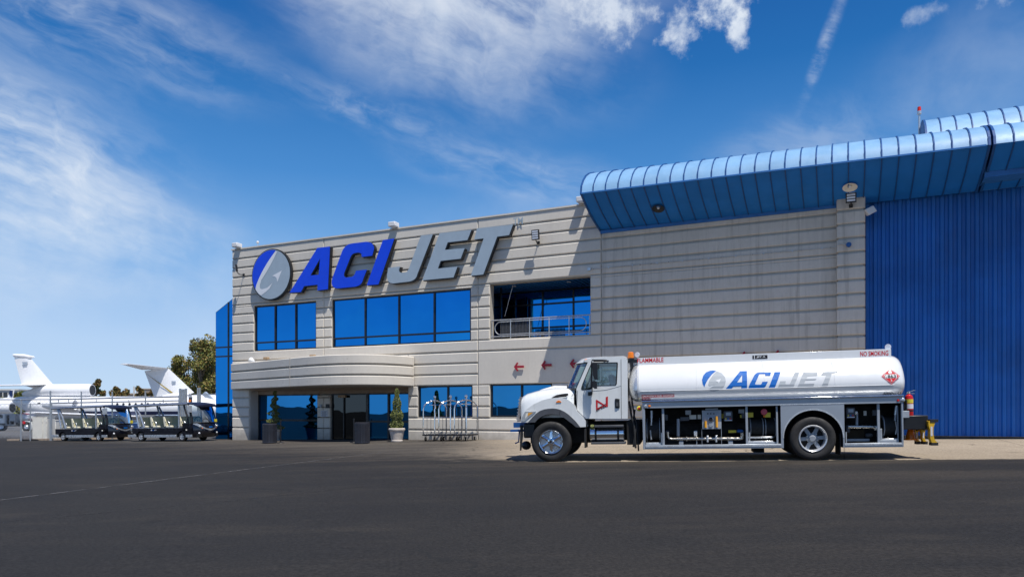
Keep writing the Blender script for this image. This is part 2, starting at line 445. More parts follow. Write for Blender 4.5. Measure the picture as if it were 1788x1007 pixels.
for x in L[1:]:   # screen
    tot = math_(nt, 'SUBTRACT', add(tot, x), mul(tot, x))
tot = math_(nt, 'MINIMUM', tot, .9)
ccol = mix(nt, ss(nt, add(mul(tex, .6), mul(cum, .4)), .2, .8), (6.2, 7.4, 8.9), (8.9, 9.3, 9.8))
nt.links.new(mix(nt, tot, base, ccol), bg.inputs[0])

# ================================================================== ground
def ground():
    ax = [-3000, -1200, -500, -250, -140, -90] + [-70+2*i for i in range(61)] + [56, 70, 90, 140, 250, 500, 1200, 3000]
    ay = [-3000, -1200, -500, -250, -120, -70, -50] + [-40+2*i for i in range(66)] + [100, 120, 160, 250, 500, 1200, 3000]
    mb = MB(); nx = len(ax)
    mb.add([(x, y, gz(x, y)) for y in ay for x in ax],
           [(j*nx+i, j*nx+i+1, (j+1)*nx+i+1, (j+1)*nx+i) for j in range(len(ay)-1) for i in range(nx-1)])
    m, nt, b = nodes('apron ground')
    g = N(nt, 'ShaderNodeTexCoord').outputs['Object']
    s = N(nt, 'ShaderNodeSeparateXYZ'); nt.links.new(g, s.inputs[0]); X, Y, _ = s.outputs
    n1 = noise(nt, g, .22, 5, .6); n2 = noise(nt, g, 1.6, 6, .65); n3 = noise(nt, g, 26, 5, .7); n4 = noise(nt, mapping(nt, g, (.07, .5, 1), rot=(0, 0, R(-18))), 1.3, 6, .65)
    f1 = math_(nt, 'MULTIPLY_ADD', X, -.2, 18.27); f2 = math_(nt, 'MULTIPLY_ADD', X, -.88, 18.92)
    edge = math_(nt, 'MAXIMUM', f1, f2)
    d = math_(nt, 'SUBTRACT', Y, edge)
    left = ss(nt, X, 1.5, -3.5)
    wob = math_(nt, 'MULTIPLY', math_(nt, 'SUBTRACT', n2, .5), math_(nt, 'MULTIPLY_ADD', left, 7, .5))
    d = math_(nt, 'ADD', d, wob)
    soft_edge = N(nt, 'ShaderNodeMapRange', interpolation_type='SMOOTHSTEP')
    nt.links.new(d, soft_edge.inputs[0]); nt.links.new(math_(nt, 'MULTIPLY_ADD', left, -2.5, -.04), soft_edge.inputs[1]); nt.links.new(math_(nt, 'MULTIPLY_ADD', left, 4.5, .06), soft_edge.inputs[2])
    k = soft_edge.outputs[0]
    asp = mix(nt, ss(nt, n1, .3, .7), (.0185, .0175, .0175), (.0245, .0225, .021))
    asp = mix(nt, ss(nt, n4, .5, .72, 0, .6), asp, (.036, .031, .0265))
    asp = mix(nt, ss(nt, n2, .58, .75, 0, .35), asp, (.0155, .0150, .0155))
    asp = mix(nt, math_(nt, 'MULTIPLY', ss(nt, d, -7, -.2, 0, 1), ss(nt, n4, .40, .66, 0, .75)), asp, (.058, .048, .038))
    asp = mix(nt, ss(nt, noise(nt, mapping(nt, g, (.5, 1.2, 1), loc=(3, 1, 0)), .5, 7, .7), .50, .68, 0, .6), asp, (.038, .033, .028))
    # worn brown-grey near the entrance, pale concrete under and behind the truck
    worn = mix(nt, ss(nt, n4, .35, .7), (.060, .052, .045), (.098, .085, .071))
    worn = mix(nt, ss(nt, n2, .5, .75, 0, .55), worn, (.048, .043, .038))
    con = mix(nt, ss(nt, n1, .3, .7), (.30, .245, .18), (.37, .305, .23))
    con = mix(nt, ss(nt, n2, .45, .75, 0, .35), con, (.24, .19, .14))
    lite = mix(nt, ss(nt, math_(nt, 'ADD', X, math_(nt, 'MULTIPLY', math_(nt, 'SUBTRACT', n2, .5), 3)), -3.2, 1.4), worn, con)
    # further back on the left it is asphalt again
    back = ss(nt, math_(nt, 'ADD', X, math_(nt, 'MULTIPLY', n2, 2)), -13.5, -17.5)
    lite = mix(nt, back, lite, mix(nt, ss(nt, n4, .35, .7), (.055, .052, .050), (.083, .076, .07)))
    lite = mix(nt, ss(nt, Y, 42.5, 47), lite, mix(nt, ss(nt, n4, .35, .7), (.10, .102, .11), (.17, .165, .16)))
    c = mix(nt, k, asp, lite)
    # aggregate speckle
    c = mix(nt, .8, c, mix(nt, ss(nt, n3, .3, .7), (.5, .5, .5), (1.5, 1.5, 1.5)), 'MULTIPLY')
    st = noise(nt, g, .9, 3, .5); c = mix(nt, ss(nt, st, .66, .74, 0, .45), c, (.012, .0115, .011))
    # slab joints of the concrete
    ji = N(nt, 'ShaderNodeMath', operation='PINGPONG'); nt.links.new(math_(nt, 'ADD', math_(nt, 'MULTIPLY', X, .907), math_(nt, 'MULTIPLY', Y, -.421)), ji.inputs[0]); ji.inputs[1].default_value = 2.3
    jl = math_(nt, 'MULTIPLY', ss(nt, ji.outputs[0], .035, .0), math_(nt, 'MULTIPLY', k, .55))
    c = mix(nt, jl, c, (.06, .05, .045))
    # cracks
    vo = N(nt, 'ShaderNodeTexVoronoi', feature='DISTANCE_TO_EDGE'); vo.inputs['Scale'].default_value = .11
    wv = N(nt, 'ShaderNodeTexNoise'); wv.inputs['Scale'].default_value = .6; wv.inputs['Detail'].default_value = 5; nt.links.new(g, wv.inputs['Vector'])
    va = N(nt, 'ShaderNodeVectorMath', operation='MULTIPLY_ADD'); nt.links.new(wv.outputs['Color'], va.inputs[0]); va.inputs[1].default_value = (2.2, 2.2, 0); nt.links.new(g, va.inputs[2])
    nt.links.new(va.outputs[0], vo.inputs['Vector'])
    c = mix(nt, ss(nt, vo.outputs['Distance'], .003, .0008, 0, .7), c, (.016, .016, .016))
    nt.links.new(c, b.inputs['Base Color']); b.inputs['Roughness'].default_value = .88; b.inputs['Specular IOR Level'].default_value = .22
    bumpn(nt, b, math_(nt, 'ADD', n3, math_(nt, 'MULTIPLY', n2, .6)), .35, .02)
    o = mb.build('ground', m); tag(o, None, None, kind='structure')
ground()

def ground_strip(name, pts, wd, mat):
    """painted stripe following the ground, 5 mm above it"""
    mb = MB(); P = []
    for a, b_ in zip(pts[:-1], pts[1:]):
        n = max(1, int((V(b_)-V(a)).length/1.0))
        P += [V(a).lerp(V(b_), i/n) for i in range(n)]
    P.append(V(pts[-1])); vs = []
    for i, p in enumerate(P):
        d = (P[min(i+1, len(P)-1)]-P[max(i-1, 0)]).normalized(); n_ = V((-d.y, d.x))
        for s in (-1, 1):
            q = p+n_*s*wd/2; vs.append((q.x, q.y, gz(q.x, q.y)+.006))
    mb.add(vs, [(2*i, 2*i+1, 2*i+3, 2*i+2) for i in range(len(P)-1)])
    o = mb.build(name, mat); tag(o, None, None, kind='structure'); return o
def worn_paint(name, col, keep):
    m, nt, b = nodes(name)
    out = [n for n in nt.nodes if n.type == 'OUTPUT_MATERIAL'][0]
    g = N(nt, 'ShaderNodeTexCoord').outputs['Object']
    b.inputs['Base Color'].default_value = (*col, 1); b.inputs['Roughness'].default_value = .85
    tr = N(nt, 'ShaderNodeBsdfTransparent'); mx = N(nt, 'ShaderNodeMixShader')
    nt.links.new(ss(nt, noise(nt, g, 3.2, 7, .7), .36, .62, keep, .0), mx.inputs[0]); nt.links.new(tr.outputs[0], mx.inputs[1]); nt.links.new(b.outputs[0], mx.inputs[2])
    nt.links.new(mx.outputs[0], out.inputs[0])
    return m
M['stripe'] = worn_paint('worn white paint', (.17, .165, .16), .7)
M['tar'] = worn_paint('tar sealed joint', (.022, .022, .022), .9)
ground_strip('painted_line', [(-14, -.7), (-8.87, 12.2), (-5.15, 21.7), (-3.9, 24.9)], .085, M['stripe'])
ground_strip('painted_line', [(-3.9, 24.9), (1.5, 24.5), (5.5, 23.4)], .07, M['stripe'])
ground_strip('pavement_joint', [(-10, 7.4), (-4.6, 11.4), (-.4, 15.5)], .03, M['tar'])
ground_strip('pavement_joint', [(-12.3, 26.6), (-11.9, 33), (-11.8, 36)], .05, M['tar'])
ground_strip('pavement_joint', [(-28, 26.5), (-12.2, 27.2), (-3.5, 22.6)], .04, M['tar'])
ground_strip('painted_line', [(-30, 31), (-20, 33.6), (-13, 33.5)], .07, M['stripe'])

# ================================================================== building
S = lambda px, y=0.0: B.un(px, 700, y)[0]
hangar = thing('hangar_building', 'grey concrete panel office and hangar building with blue mirror windows and curved blue roof overhang', 'building', B)
ZK = [4.13+.49*k for k in range(12)]
S_END, S_PIL0, S_PIL1 = 29.26, 29.26, 30.15
OPEN = [(1.53, 5.61, 4.60, 6.97), (6.61, 14.34, 4.60, 6.97), (15.31, 19.95, 4.65, 7.06),
        (11.57, 14.42, 1.20, 2.64), (15.31, 18.24, 1.22, 2.66), (1.22, 11.05, -1.2, 2.63)]
def cut(s0, s1, z0, z1, lo=.18):
    """the free s-intervals of a band"""
    iv = [(s0, s1)]
    for a, b_, c, d in OPEN:
        if c < z1-.02 and d > z0+.02:
            nv = []
            for p, q in iv:
                if b_ <= p or a >= q: nv.append((p, q)); continue
                if a > p: nv.append((p, a))
                if b_ < q: nv.append((b_, q))
            iv = nv
    return [i for i in iv if i[1]-i[0] > .05]
fac, facs = MB(), MB()
G = .036
def band(mb, s0, s1, z0, z1):
    zs = sorted({z0, z1} | {o[2] for o in OPEN if z0 < o[2] < z1} | {o[3] for o in OPEN if z0 < o[3] < z1})
    zs2 = [zs[0]]
    for z in zs[1:]:
        zs2.append(z)
    for a, b_ in zip(zs2[:-1], zs2[1:]):
        ga = G if a == z0 else 0; gb = G if b_ == z1 and z1 < 9.99 else 0
        for p, q in cut(s0, s1, a, b_):
            if b_-a-ga-gb > .03: mb.panel(p+.012, q-.012, a+ga, b_-gb if b_ != z1 else b_-gb)
JS = [0.0, 6.12, 14.72]
for s0, s1 in zip(JS[:-1], JS[1:]):
    for z0, z1 in zip(ZK, ZK[1:]+[10.0]): band(fac, s0, s1, z0, z1)
for z0, z1 in zip(ZK, ZK[1:]+[10.0]): band(fac, 14.72, 20.42, z0, z1)
zz = [-.6, .62, 1.17, 1.68, 2.17, 2.64, 3.13, 3.62, 4.13]
for z0, z1 in zip(zz[:-1], zz[1:]):
    band(fac, 0, 1.22, z0, z1); band(fac, 11.05, 14.72, z0, z1)
    if z1 <= 2.65: band(fac, 14.72, 20.42, z0, z1)
    if z0 > 2.6: band(fac, 1.22, 11.05, z0, z1)
band(fac, 14.72, 20.42, 2.64, 4.13)
for z0, z1 in zip(ZK[:10], ZK[1:10]+[8.95]): band(facs, 20.45, S_END, z0, z1)
for z0, z1 in zip(zz[:-1], zz[1:]): band(facs, 20.45, S_END, z0, z1)
fac.build('wall_panels', M['conc'], hangar)
facs.build('wall_panels', M['conc_st'], hangar, label='water stained shaded wall panels under the overhang')
core = MB()
brk = sorted({0.03, 20.43, S_END} | {o[0] for o in OPEN} | {o[1] for o in OPEN})
for a, b_ in zip(brk[:-1], brk[1:]):
    iv = [(-1.2, 9.97)]
    for p, q, c, d in OPEN:
        if p <= a+.001 and q >= b_-.001:
            nv = []
            for u, v_ in iv:
                if c > u: nv.append((u, min(c, v_)))
                if d < v_: nv.append((max(d, u), v_))
            iv = nv
    for u, v_ in iv: core.box(a, b_, .055, .40, u, v_)
core.box(.03, .4, .40, 24, -1.2, 9.97); core.box(.4, S_END, .40, 24, 9.5, 9.7); core.box(.4, 40, 23.6, 24, -1.2, 9.97)
core.build('wall_core', M['conc_dark'], hangar)
cop = MB(); cop.box(-.02, 20.3, -.035, .40, 10.0, 10.07)
cop.build('coping', M['conc'], hangar)
# side face panels (left end)
sd = MB()
for z0, z1 in zip(zz[:-1]+ZK, zz[1:]+ZK[1:]+[10.0]): sd.box(-.02, .028, .06, 23.9, z0+G, z1-G)
sd.build('side_wall_panels', M['conc'], hangar)

def window(s0, s1, z0, z1, mull, trans, y=.10, mat='glass_blue', bar=.075, depth=.09):
    mb = MB(); e = .07
    mb.box(s0, s1, y, y+depth, z0, z0+e); mb.box(s0, s1, y, y+depth, z1-e, z1)
    mb.box(s0, s0+e, y, y+depth, z0+e, z1-e); mb.box(s1-e, s1, y, y+depth, z0+e, z1-e)
    xs = [s0+e]+[m for m in mull]+[s1-e]
    for m in mull: mb.box(m-bar/2, m+bar/2, y-.004, y+depth, z0+e, z1-e)
    for t in trans:
        for a, b_ in zip(xs[:-1], xs[1:]):
            mb.box(a+(bar/2 if a != s0+e else 0), b_-(bar/2 if b_ != s1-e else 0), y+.004, y+depth, t-bar/2, t+bar/2)
    fr = mb.build('window', M['frame_blk'], hangar)
    g = MB(); zs = [z0+e]+list(trans)+[z1-e]
    rnd = random.Random(int(s0*100))
    for a, b_ in zip(xs[:-1], xs[1:]):
        for c, d in zip(zs[:-1], zs[1:]):
            t1, t2 = rnd.uniform(-.01, .01), rnd.uniform(-.01, .01)
            g.add([(a, y+.05+t1, c), (b_, y+.05-t1, c), (b_, y+.05-t1+t2, d), (a, y+.05+t1+t2, d)], [(0, 1, 2, 3)])
    g.build('pane', M[mat], fr)
    return fr
def even(s0, s1, n): return [s0+(s1-s0)*i/n for i in range(1, n)]
window(1.53, 5.61, 4.60, 6.97, even(1.53, 5.61, 3), [5.05])
window(6.61, 14.34, 4.60, 6.97, even(6.61, 14.34, 4), [5.05])
window(11.57, 14.42, 1.20, 2.64, [S(780)], [], mat='glass_teal')
window(15.31, 18.24, 1.22, 2.66, [S(909)], [], mat='glass_teal')
# opening reveals: light jamb edges
# -- balcony recess
b0, b1, bz0, bz1, bd = 15.31, 19.95, 4.65, 7.06, 2.6
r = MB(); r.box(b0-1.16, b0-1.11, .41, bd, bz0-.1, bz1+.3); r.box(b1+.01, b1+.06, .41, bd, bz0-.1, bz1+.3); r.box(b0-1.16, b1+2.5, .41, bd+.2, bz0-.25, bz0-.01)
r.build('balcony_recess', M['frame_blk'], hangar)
ce = MB(); k = b0-1.1
while k < b1+2: ce.box(k, k+.14, .41, bd+.2, bz1+.02, bz1+.08); k += .22
ce.box(b0-1.16, b1+2.5, .41, bd+.2, bz1+.08, bz1+.12)
ce.build('balcony_ceiling', M['blue_beam'], hangar)
window(b0-1.1, b1+1.6, bz0, bz1+.02, [S(899,2.5), S(947,2.5), S(1001,2.5)], [bz1-.62, bz0+.7], y=bd-.1)
dk = MB(); dk.box(b0+.02, b0+.09, 1.0, 1.08, bz0, bz1)
dk.build('balcony_door', M['frame_blk'], hangar)
for px, py in ((898, 498), (993, 490)):
    a, z = B.un(px, py, 1.0)
    d = MB(); d.cyl((a, 1.0, bz1+.0), (a, 1.0, bz1+.03), .09, n=12)
    d.build('downlight', M['lens'], hangar)
# railing
rl = MB(); y = .12; zt = bz0+.82; zb = bz0+.10
rl.tube([(b0, y, zt), (b1, y, zt)], .026); rl.tube([(b0, y, zb), (b1, y, zb)], .026)
n = 5
for i in range(n+1):
    x = b0+.06+(b1-b0-.12)*i/n; rl.tube([(x, y, bz0), (x, y, zt)], .02)
rl.build('railing', M['rail'], hangar)
ov = MB(); rr = (zt-zb)/2-.08; zc = (zt+zb)/2; path = []
for i in range(13): a = PI/2+PI*i/12; path.append((b0+.2+rr+rr*math.cos(a), y, zc+rr*math.sin(a)))
for i in range(13): a = -PI/2+PI*i/12; path.append((b1-.2-rr+rr*math.cos(a), y, zc+rr*math.sin(a)))
path.append(path[0]); ov.tube(path, .018)
ov.build('railing_loop', M['rail'], hangar)
wk = MB()
for i in range(22): wk.box(b0+.28+i*.07, b0+.32+i*.07, .5, .53, bz0+.2, bz0+.9)
wk.build('slat_screen', M['grey_pl'], hangar)
# thin wire hanging inside
wi = MB(); wi.tube([(b0+.85, .6, bz1), (b0+.45, .6, bz0+1.05)], .012, 6); wi.build('cable', M['rail'], hangar)

# -- curved entrance canopy: plan curve in building axes
ctl = [(0.0, -.06), (3.1, -1.05), (6.2, -2.08), (7.6, -2.48), (8.9, -2.64), (9.95, -2.46), (10.7, -1.98), (11.2, -1.25), (11.42, -.5), (11.42, -.05)]
def smooth_curve(ct, n=5):
    P = [V(p) for p in ct]; o = []
    for i in range(len(P)-1):
        p0, p1, p2, p3 = P[max(i-1, 0)], P[i], P[i+1], P[min(i+2, len(P)-1)]
        for j in range(n):
            t = j/n
            o.append(.5*((2*p1)+(p2-p0)*t+(2*p0-5*p1+4*p2-p3)*t*t+(-p0+3*p1-3*p2+p3)*t**3))
    o.append(P[-1]); return o
pl = smooth_curve(ctl)
def ring_band(mb, z0, z1, c=.03):
    vs = []; n = len(pl)
    for i, p in enumerate(pl):
        t = (pl[min(i+1, n-1)]-pl[max(i-1, 0)]).normalized(); nn = V((-t.y, t.x))  # inward
        q0 = p; q1 = p+nn*c; q2 = p+nn*.09
        vs += [(q2.x, q2.y, z0), (q1.x, q1.y, z0), (q0.x, q0.y, z0+c), (q0.x, q0.y, z1-c), (q1.x, q1.y, z1), (q2.x, q2.y, z1)]
    fs = []
    for i in range(n-1):
        for k in range(5):
            a = i*6+k; fs.append((a+1, a, a+6, a+7))
    mb.add(vs, fs)
ec = MB(); zz2 = [2.60, 3.08, 3.55, 4.02]
for z0, z1 in zip(zz2[:-1], zz2[1:]): ring_band(ec, z0+.035, z1-.035)
can = ec.build('entrance_canopy', M['conc'], hangar, smooth=True, angle=25)
cc = MB(); inner = []
for i, p in enumerate(pl):
    t = (pl[min(i+1, len(pl)-1)]-pl[max(i-1, 0)]).normalized(); inner.append(p+V((-t.y, t.x))*.085)
inner[0] = V((.02, -.005)); inner[-1] = V((11.33, -.005))
top = [(p.x, p.y, 3.99) for p in inner]; bot = [(p.x, p.y, 2.63) for p in inner]
cc.loft([bot, top]); cc.build('canopy_core', M['conc_dark'], can)
for i in (3, 8, 13, 18, 23):
    p = pl[i]; t = (pl[i+1]-pl[i]).normalized(); nn = V((-t.y, t.x))
    for z in (2.85, 3.35, 3.8):
        dots = MB(); q = p-nn*.002; dots.cyl((q.x, q.y, z), (q.x+nn.x*.02, q.y+nn.y*.02, z), .022, n=8); dots.build('tie_hole', M['conc_dark'], can)
jt = MB(); p = pl[9]; jt.box(p.x-.012, p.x+.012, p.y-.012, p.y+.05, 2.64, 3.99); jt.build('panel_joint', M['conc_dark'], can)

# -- entrance recess: storefront at y=.55
e0, e1, ey, ez = 1.22, 11.05, .62, 2.58
er = MB(); er.box(e0-.05, e0+.02, .06, ey+.4, -1.2, ez); er.build('entrance_reveal', M['conc'], hangar); er = MB(); er.box(e1-.02, e1+.05, .06, ey+.4, -1.2, ez)
er.build('entrance_reveal', M['conc'], hangar)
so_ = MB(); so_.box(e0, e1, .06, ey+.3, ez-.02, ez+.06); so_.box(e0, e1, ey-.02, ey+.25, ez-.22, ez-.02)
so_.build('entrance_soffit', M['far_tan'], hangar)
pier0, pier1 = S(556, ey), S(579, ey)
pr = MB()
for z0, z1 in zip([-.6, .62, 1.17, 1.68, 2.17], [.62, 1.17, 1.68, 2.17, 2.30]): 
    for a, b_ in ((pier0, (pier0+pier1)/2), ((pier0+pier1)/2, pier1)): pr.panel(a+.008, b_-.008, z0+.02, z1-.02, ey-.12, .2)
pr.build('entrance_pier', M['conc'], hangar)
pt = ez-.22
window(e0+.02, pier0, -.3, pt, [S(480, ey)], [1.02], y=ey, mat='glass_teal', bar=.10)
window(pier1, S(641, ey), -.3, pt, [S(600, ey)], [], y=ey, mat='glass_dark', bar=.06)
window(S(641, ey), e1-.02, -.3, pt, [S(678, ey)], [.98], y=ey, mat='glass_teal', bar=.10)
th_ = MB(); th_.box(pier1+.5, pier1+.95, ey-.14, ey-.02, 2.16, 2.28); th_.build('door_operator', M['tan_plastic'], hangar)
nt_ = MB(); a0, z1 = B.un(560, 716, ey-.14); a1, z0 = B.un(572, 727, ey-.14)
nt_.box(a0, a1, ey-.14, ey-.122, z0, z1); nb = nt_.build('notice', M['paper'], hangar)
ntx = MB()
for i in range(6): ntx.box(a0+.05+.03*(i % 2), a1-.05-.02*(i % 3), ey-.143, ey-.141, z1-.06-.045*i, z1-.045-.045*i)
ntx.build('notice_print', M['ink'], nb)
pd = MB(); a0, z0 = B.un(559, 711, ey-.14); pd.box(a0, a0+.13, ey-.2, ey-.122, z0, z0+.16); pd.build('intercom', M['grey_eq'], hangar)
pd = MB(); a0, z0 = B.un(569, 712, ey-.14); pd.box(a0, a0+.22, ey-.16, ey-.122, z0, z0+.2); pd.build('card_reader', M['black'], hangar)
fl = MB(); fl.box(e0, e1, .06, ey+.2, -1.0, -.02+0.0); 

# -- blue glass wing behind the left corner
gw = MB(); gy = .9
p0 = B.un(376, 545, gy); p1 = B.un(408, 519, gy); xs0 = p0[0]; xs1 = .01
ztop = lambda x: p0[1]+(p1[1]-p0[1])*(x-p0[0])/(p1[0]-p0[0])
m1 = B.un(399, 600, gy)[0]
wing = thing('glass_wing', 'narrow blue glass wing with raked top standing behind the left corner of the concrete wall', 'building wing', B, (xs0, gy, -.5))
g = MB(); zlev = [-.6, B.un(390, 622, gy)[1], B.un(390, 606, gy)[1]]
for a, b_ in ((xs0+.04, m1-.05), (m1+.05, xs1)):
    for z0, z1 in zip(zlev, zlev[1:]): g.add([(a, gy, z0+.04), (b_, gy, z0+.04), (b_, gy, z1-.04), (a, gy, z1-.04)], [(0, 1, 2, 3)])
    z0 = zlev[-1]+.04; g.add([(a, gy, z0), (b_, gy, z0), (b_, gy, ztop(b_)-.05), (a, gy, ztop(a)-.05)], [(0, 1, 2, 3)])
fr = MB(); fr.poly([(xs0, -.6), (xs1, -.6), (xs1, ztop(xs1)), (xs0, ztop(xs0))], gy+.03, back=gy+1.6)
fr.box(m1-.05, m1+.05, gy-.02, gy+.03, -.6, ztop(m1)-.03)
for z in zlev[1:]: fr.box(xs0, m1-.05, gy-.012, gy+.03, z-.04, z+.04); fr.box(m1+.05, xs1, gy-.012, gy+.03, z-.04, z+.04)
f_ = fr.build('frame', M['frame_blk'], wing); g.build('pane', M['glass_blue'], wing)

# -- pilaster
pil = MB(); py0 = -.42
zs = [-.6+.49*i+.02 for i in range(20)]; zs = [.18+.49*i for i in range(-2, 19)]
zs = [z for z in zs if z < 9.0]+[9.17]
for z0, z1 in zip(zs[:-1], zs[1:]):
    pil.panel(S_PIL0-.02, S_PIL1, z0+.035, z1-.035, py0, .08, .035)
    pil.box(S_PIL0-.02, S_PIL0+.03, py0+.08, .4, z0+.035, z1-.035); pil.box(S_PIL1-.05, S_PIL1, py0+.08, .6, z0+.035, z1-.035)
pl_ = pil.build('pilaster', M['conc_st'], hangar)
pc = MB(); pc.box(S_PIL0+.03, S_PIL1-.05, py0+.06, .5, -1, 9.13); pc.build('pilaster_core', M['conc_dark'], pl_)

# -- hangar door: ribbed sheet
DX1 = 44.0
hd = MB(); x = S_PIL1; ring0 = []; p_ = .255
while x < DX1:
    ring0 += [(x, .30), (x+.035, .235), (x+.13, .235), (x+.165, .30)]; x += p_
hd.loft([[(a, b_, .62) for a, b_ in ring0], [(a, b_, 9.6) for a, b_ in ring0]], caps=False, closed=False)
for f in hd.f: f.reverse()
hd.build('hangar_door', M['blue_door'], hangar)
hs = MB(); hs.box(S_PIL1, DX1, .2, .5, .1, .61); hs.build('door_sill', M['frame_blk'], hangar)
hb = MB(); hb.box(33.55, DX1, -1.15, -.2, 8.90, 9.34); hb.build('door_header', M['blue_beam'], hangar)

# -- curved roof overhang (barrel profile)
PROF = [(.08, 8.86), (-.6, 9.02), (-1.3, 9.24), (-1.9, 9.49), (-2.4, 9.74), (-2.33, 10.02), (-2.12, 10.3), (-1.82, 10.56), (-1.42, 10.78), (-.95, 10.95), (-.45, 11.05), (.1, 11.08), (.7, 11.02), (1.3, 10.84), (1.9, 10.5), (2.4, 10.0), (2.6, 9.6)]
def fall(prof, t):
    return [(y, z-t*(.05+.16*min(1, max(0, z-8.86)/.9)+.17*max(0, z-9.74)/1.3)) for y, z in prof]
def vault(name, s0, s1, prof, f0=0.0, f1=0.0, pitch=.485, label=None, ribw=.035, edge=True, split=4):
    mb = MB()
    mb.loft([[(s0, y, z) for y, z in fall(prof, f0)], [(s1, y, z) for y, z in fall(prof, f1)]], caps=True)
    n_ = len(prof)
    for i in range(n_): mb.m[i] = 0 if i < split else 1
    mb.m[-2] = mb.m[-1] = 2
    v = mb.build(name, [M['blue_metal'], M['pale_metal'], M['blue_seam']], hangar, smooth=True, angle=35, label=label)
    rb = MB(); n = int(round((s1-s0)/pitch))
    cy = sum(p[0] for p in prof)/len(prof); cz = sum(p[1] for p in prof)/len(prof)
    offp = []
    for i, (y, z) in enumerate(prof):
        a = V(prof[max(i-1, 0)]); b_ = V(prof[min(i+1, len(prof)-1)]); t = (b_-a).normalized(); nn = V((-t.y, t.x))
        if nn.dot(V((y-cy, z-cz))) < 0: nn = -nn
        offp.append((y+nn.x*.04, z+nn.y*.04))
    for i in range(n+1):
        x = s0+(s1-s0)*i/n; wd = ribw*(1.9 if (edge and i in (0, n)) else 1)
        of_ = fall(offp, f0+(f1-f0)*i/n); rb.loft([[(x-wd/2, y, z) for y, z in of_], [(x+wd/2, y, z) for y, z in of_]], caps=True)
    rb.build('seam', M['blue_seam'], v)
    return v
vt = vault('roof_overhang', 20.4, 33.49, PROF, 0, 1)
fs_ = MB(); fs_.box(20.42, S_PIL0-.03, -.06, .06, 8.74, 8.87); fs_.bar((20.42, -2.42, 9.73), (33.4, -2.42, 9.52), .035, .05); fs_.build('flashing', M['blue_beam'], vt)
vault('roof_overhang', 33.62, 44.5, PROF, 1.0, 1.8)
UP = [(4.1+2.0*math.cos(a), 10.6+2.15*math.sin(a)) for a in [PI-PI*i/16 for i in range(17)]]
UP = [(2.1, 9.8)]+UP+[(6.1, 9.8)]
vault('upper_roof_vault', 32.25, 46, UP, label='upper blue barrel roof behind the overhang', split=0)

# dish lamps in the overhang soffit
def dish_lamp(px, py, label, mat, grp='dish lamps under the blue overhang'):
    lo, hi = -2.35, .0
    for _ in range(30):   # find where the soffit is hit
        m = (lo+hi)/2; s, z = B.un(px, py, m)
        zs_ = 9.74+(m+2.4)/2.48*(8.86-9.74)-(s-20.4)/13.1*(.05+.16*max(0, min(1, (9.74+(m+2.4)/2.48*(8.86-9.74)-8.86)/.9)))
        if z > zs_: hi = m
        else: lo = m
        if abs(z-zs_) < .004: break
    nrm = V((0, -.36, -.93)).normalized()
    t = thing('dish_lamp', label, 'lamp', B, (s, m, z), grp)
    d = MB(); o = V((s, m, z))+nrm*.03
    d.lathe([(.05, 0), (.09, .05), (.22, .13), (.235, .15), (.215, .15), (.08, .07), (.0, .06)], o, nrm, 20)
    d.build('reflector', mat, t, smooth=True)
    b_ = MB(); b_.ball(o+nrm*.1, .055, 10); b_.build('bulb', M['lens'], t, smooth=True)
    st = MB(); st.cyl(V((s, m, z))-nrm*.03, o+nrm*.01, .04, n=8); st.build('stem', M['black'], t)
dish_lamp(1150, 358, 'black dish lamp under the blue overhang above the plain stained wall', M['black'])
dish_lamp(1484, 320, 'cream dish lamp under the blue overhang above the concrete pilaster', M['cabinet'])

# small fixtures on the building -------------------------------------------------
def flood(px, py, y, label, hw=.17, hh=.21, off=.5, facing=None):
    s, z = B.un(px, py, y-off)
    t = thing('flood_light', label, 'flood light', B, (s, y, z-.3), 'louvred flood lights on the building')
    ax = V((1, 0, 0)) if facing is None else V(facing).normalized(); nn = V((ax.y, -ax.x, 0))
    up = (V((0, 0, 1))+nn*.12).normalized(); nn = ax.cross(up)*1.0
    nn = -nn if nn.y > 0 and facing is None else nn
    c = V((s, y-off, z))
    h = MB(); h.obox(c, ax, nn, up, hw, .05, hh); h.build('housing', M['black'], t, bevel=.012)
    l = MB()
    for i in range(4): l.obox(c+nn*.055+up*(-hh*.66+i*hh*.44), ax, nn, up, hw*.78, .008, hh*.15)
    l.build('louvre', M['lens'], t)
    a = MB(); a.tube([(s, y, z-.26), (s, y-off*.6, z-.29), (s, y-off+.03, z-.2)], .022); a.box(s-.06, s+.06, y-.03, y, z-.32, z-.2); a.build('arm', M['black'], t)
flood(935, 410, 0, 'black louvred flood light on the sunlit wall right of the big letters', .17, .21, .34)
flood(1486, 343, -.42, 'black louvred flood light at the top of the concrete pilaster', .17, .21, .30)
flood(413, 468, 0, 'black louvred flood light at the left corner of the building below the parapet', .10, .17, .5, facing=(.62, -.78, 0))
def box_lamp(px, py, label, wd=.36):
    s, z = B.un(px, py, -.25)
    t = thing('parapet_lamp', label, 'parapet lamp', B, (s, 0, 10.0), 'white box lamps along the parapet')
    a = MB(); a.box(s-wd/2, s+wd/2, -.34, .05, 10.08, 10.30); a.build('housing', M['white_box'], t, bevel=.03)
    a = MB(); a.box(s-wd/2+.05, s+wd/2-.05, -.31, -.06, 10.065, 10.082); a.build('lens', M['lens'], t)
box_lamp(411, 437, 'white box lamp on the parapet at the far left corner of the roof'); box_lamp(685, 403, 'white box lamp on the parapet above the blue letter I', .38); box_lamp(1014, 360, 'white box lamp on the parapet touching the end of the blue overhang')
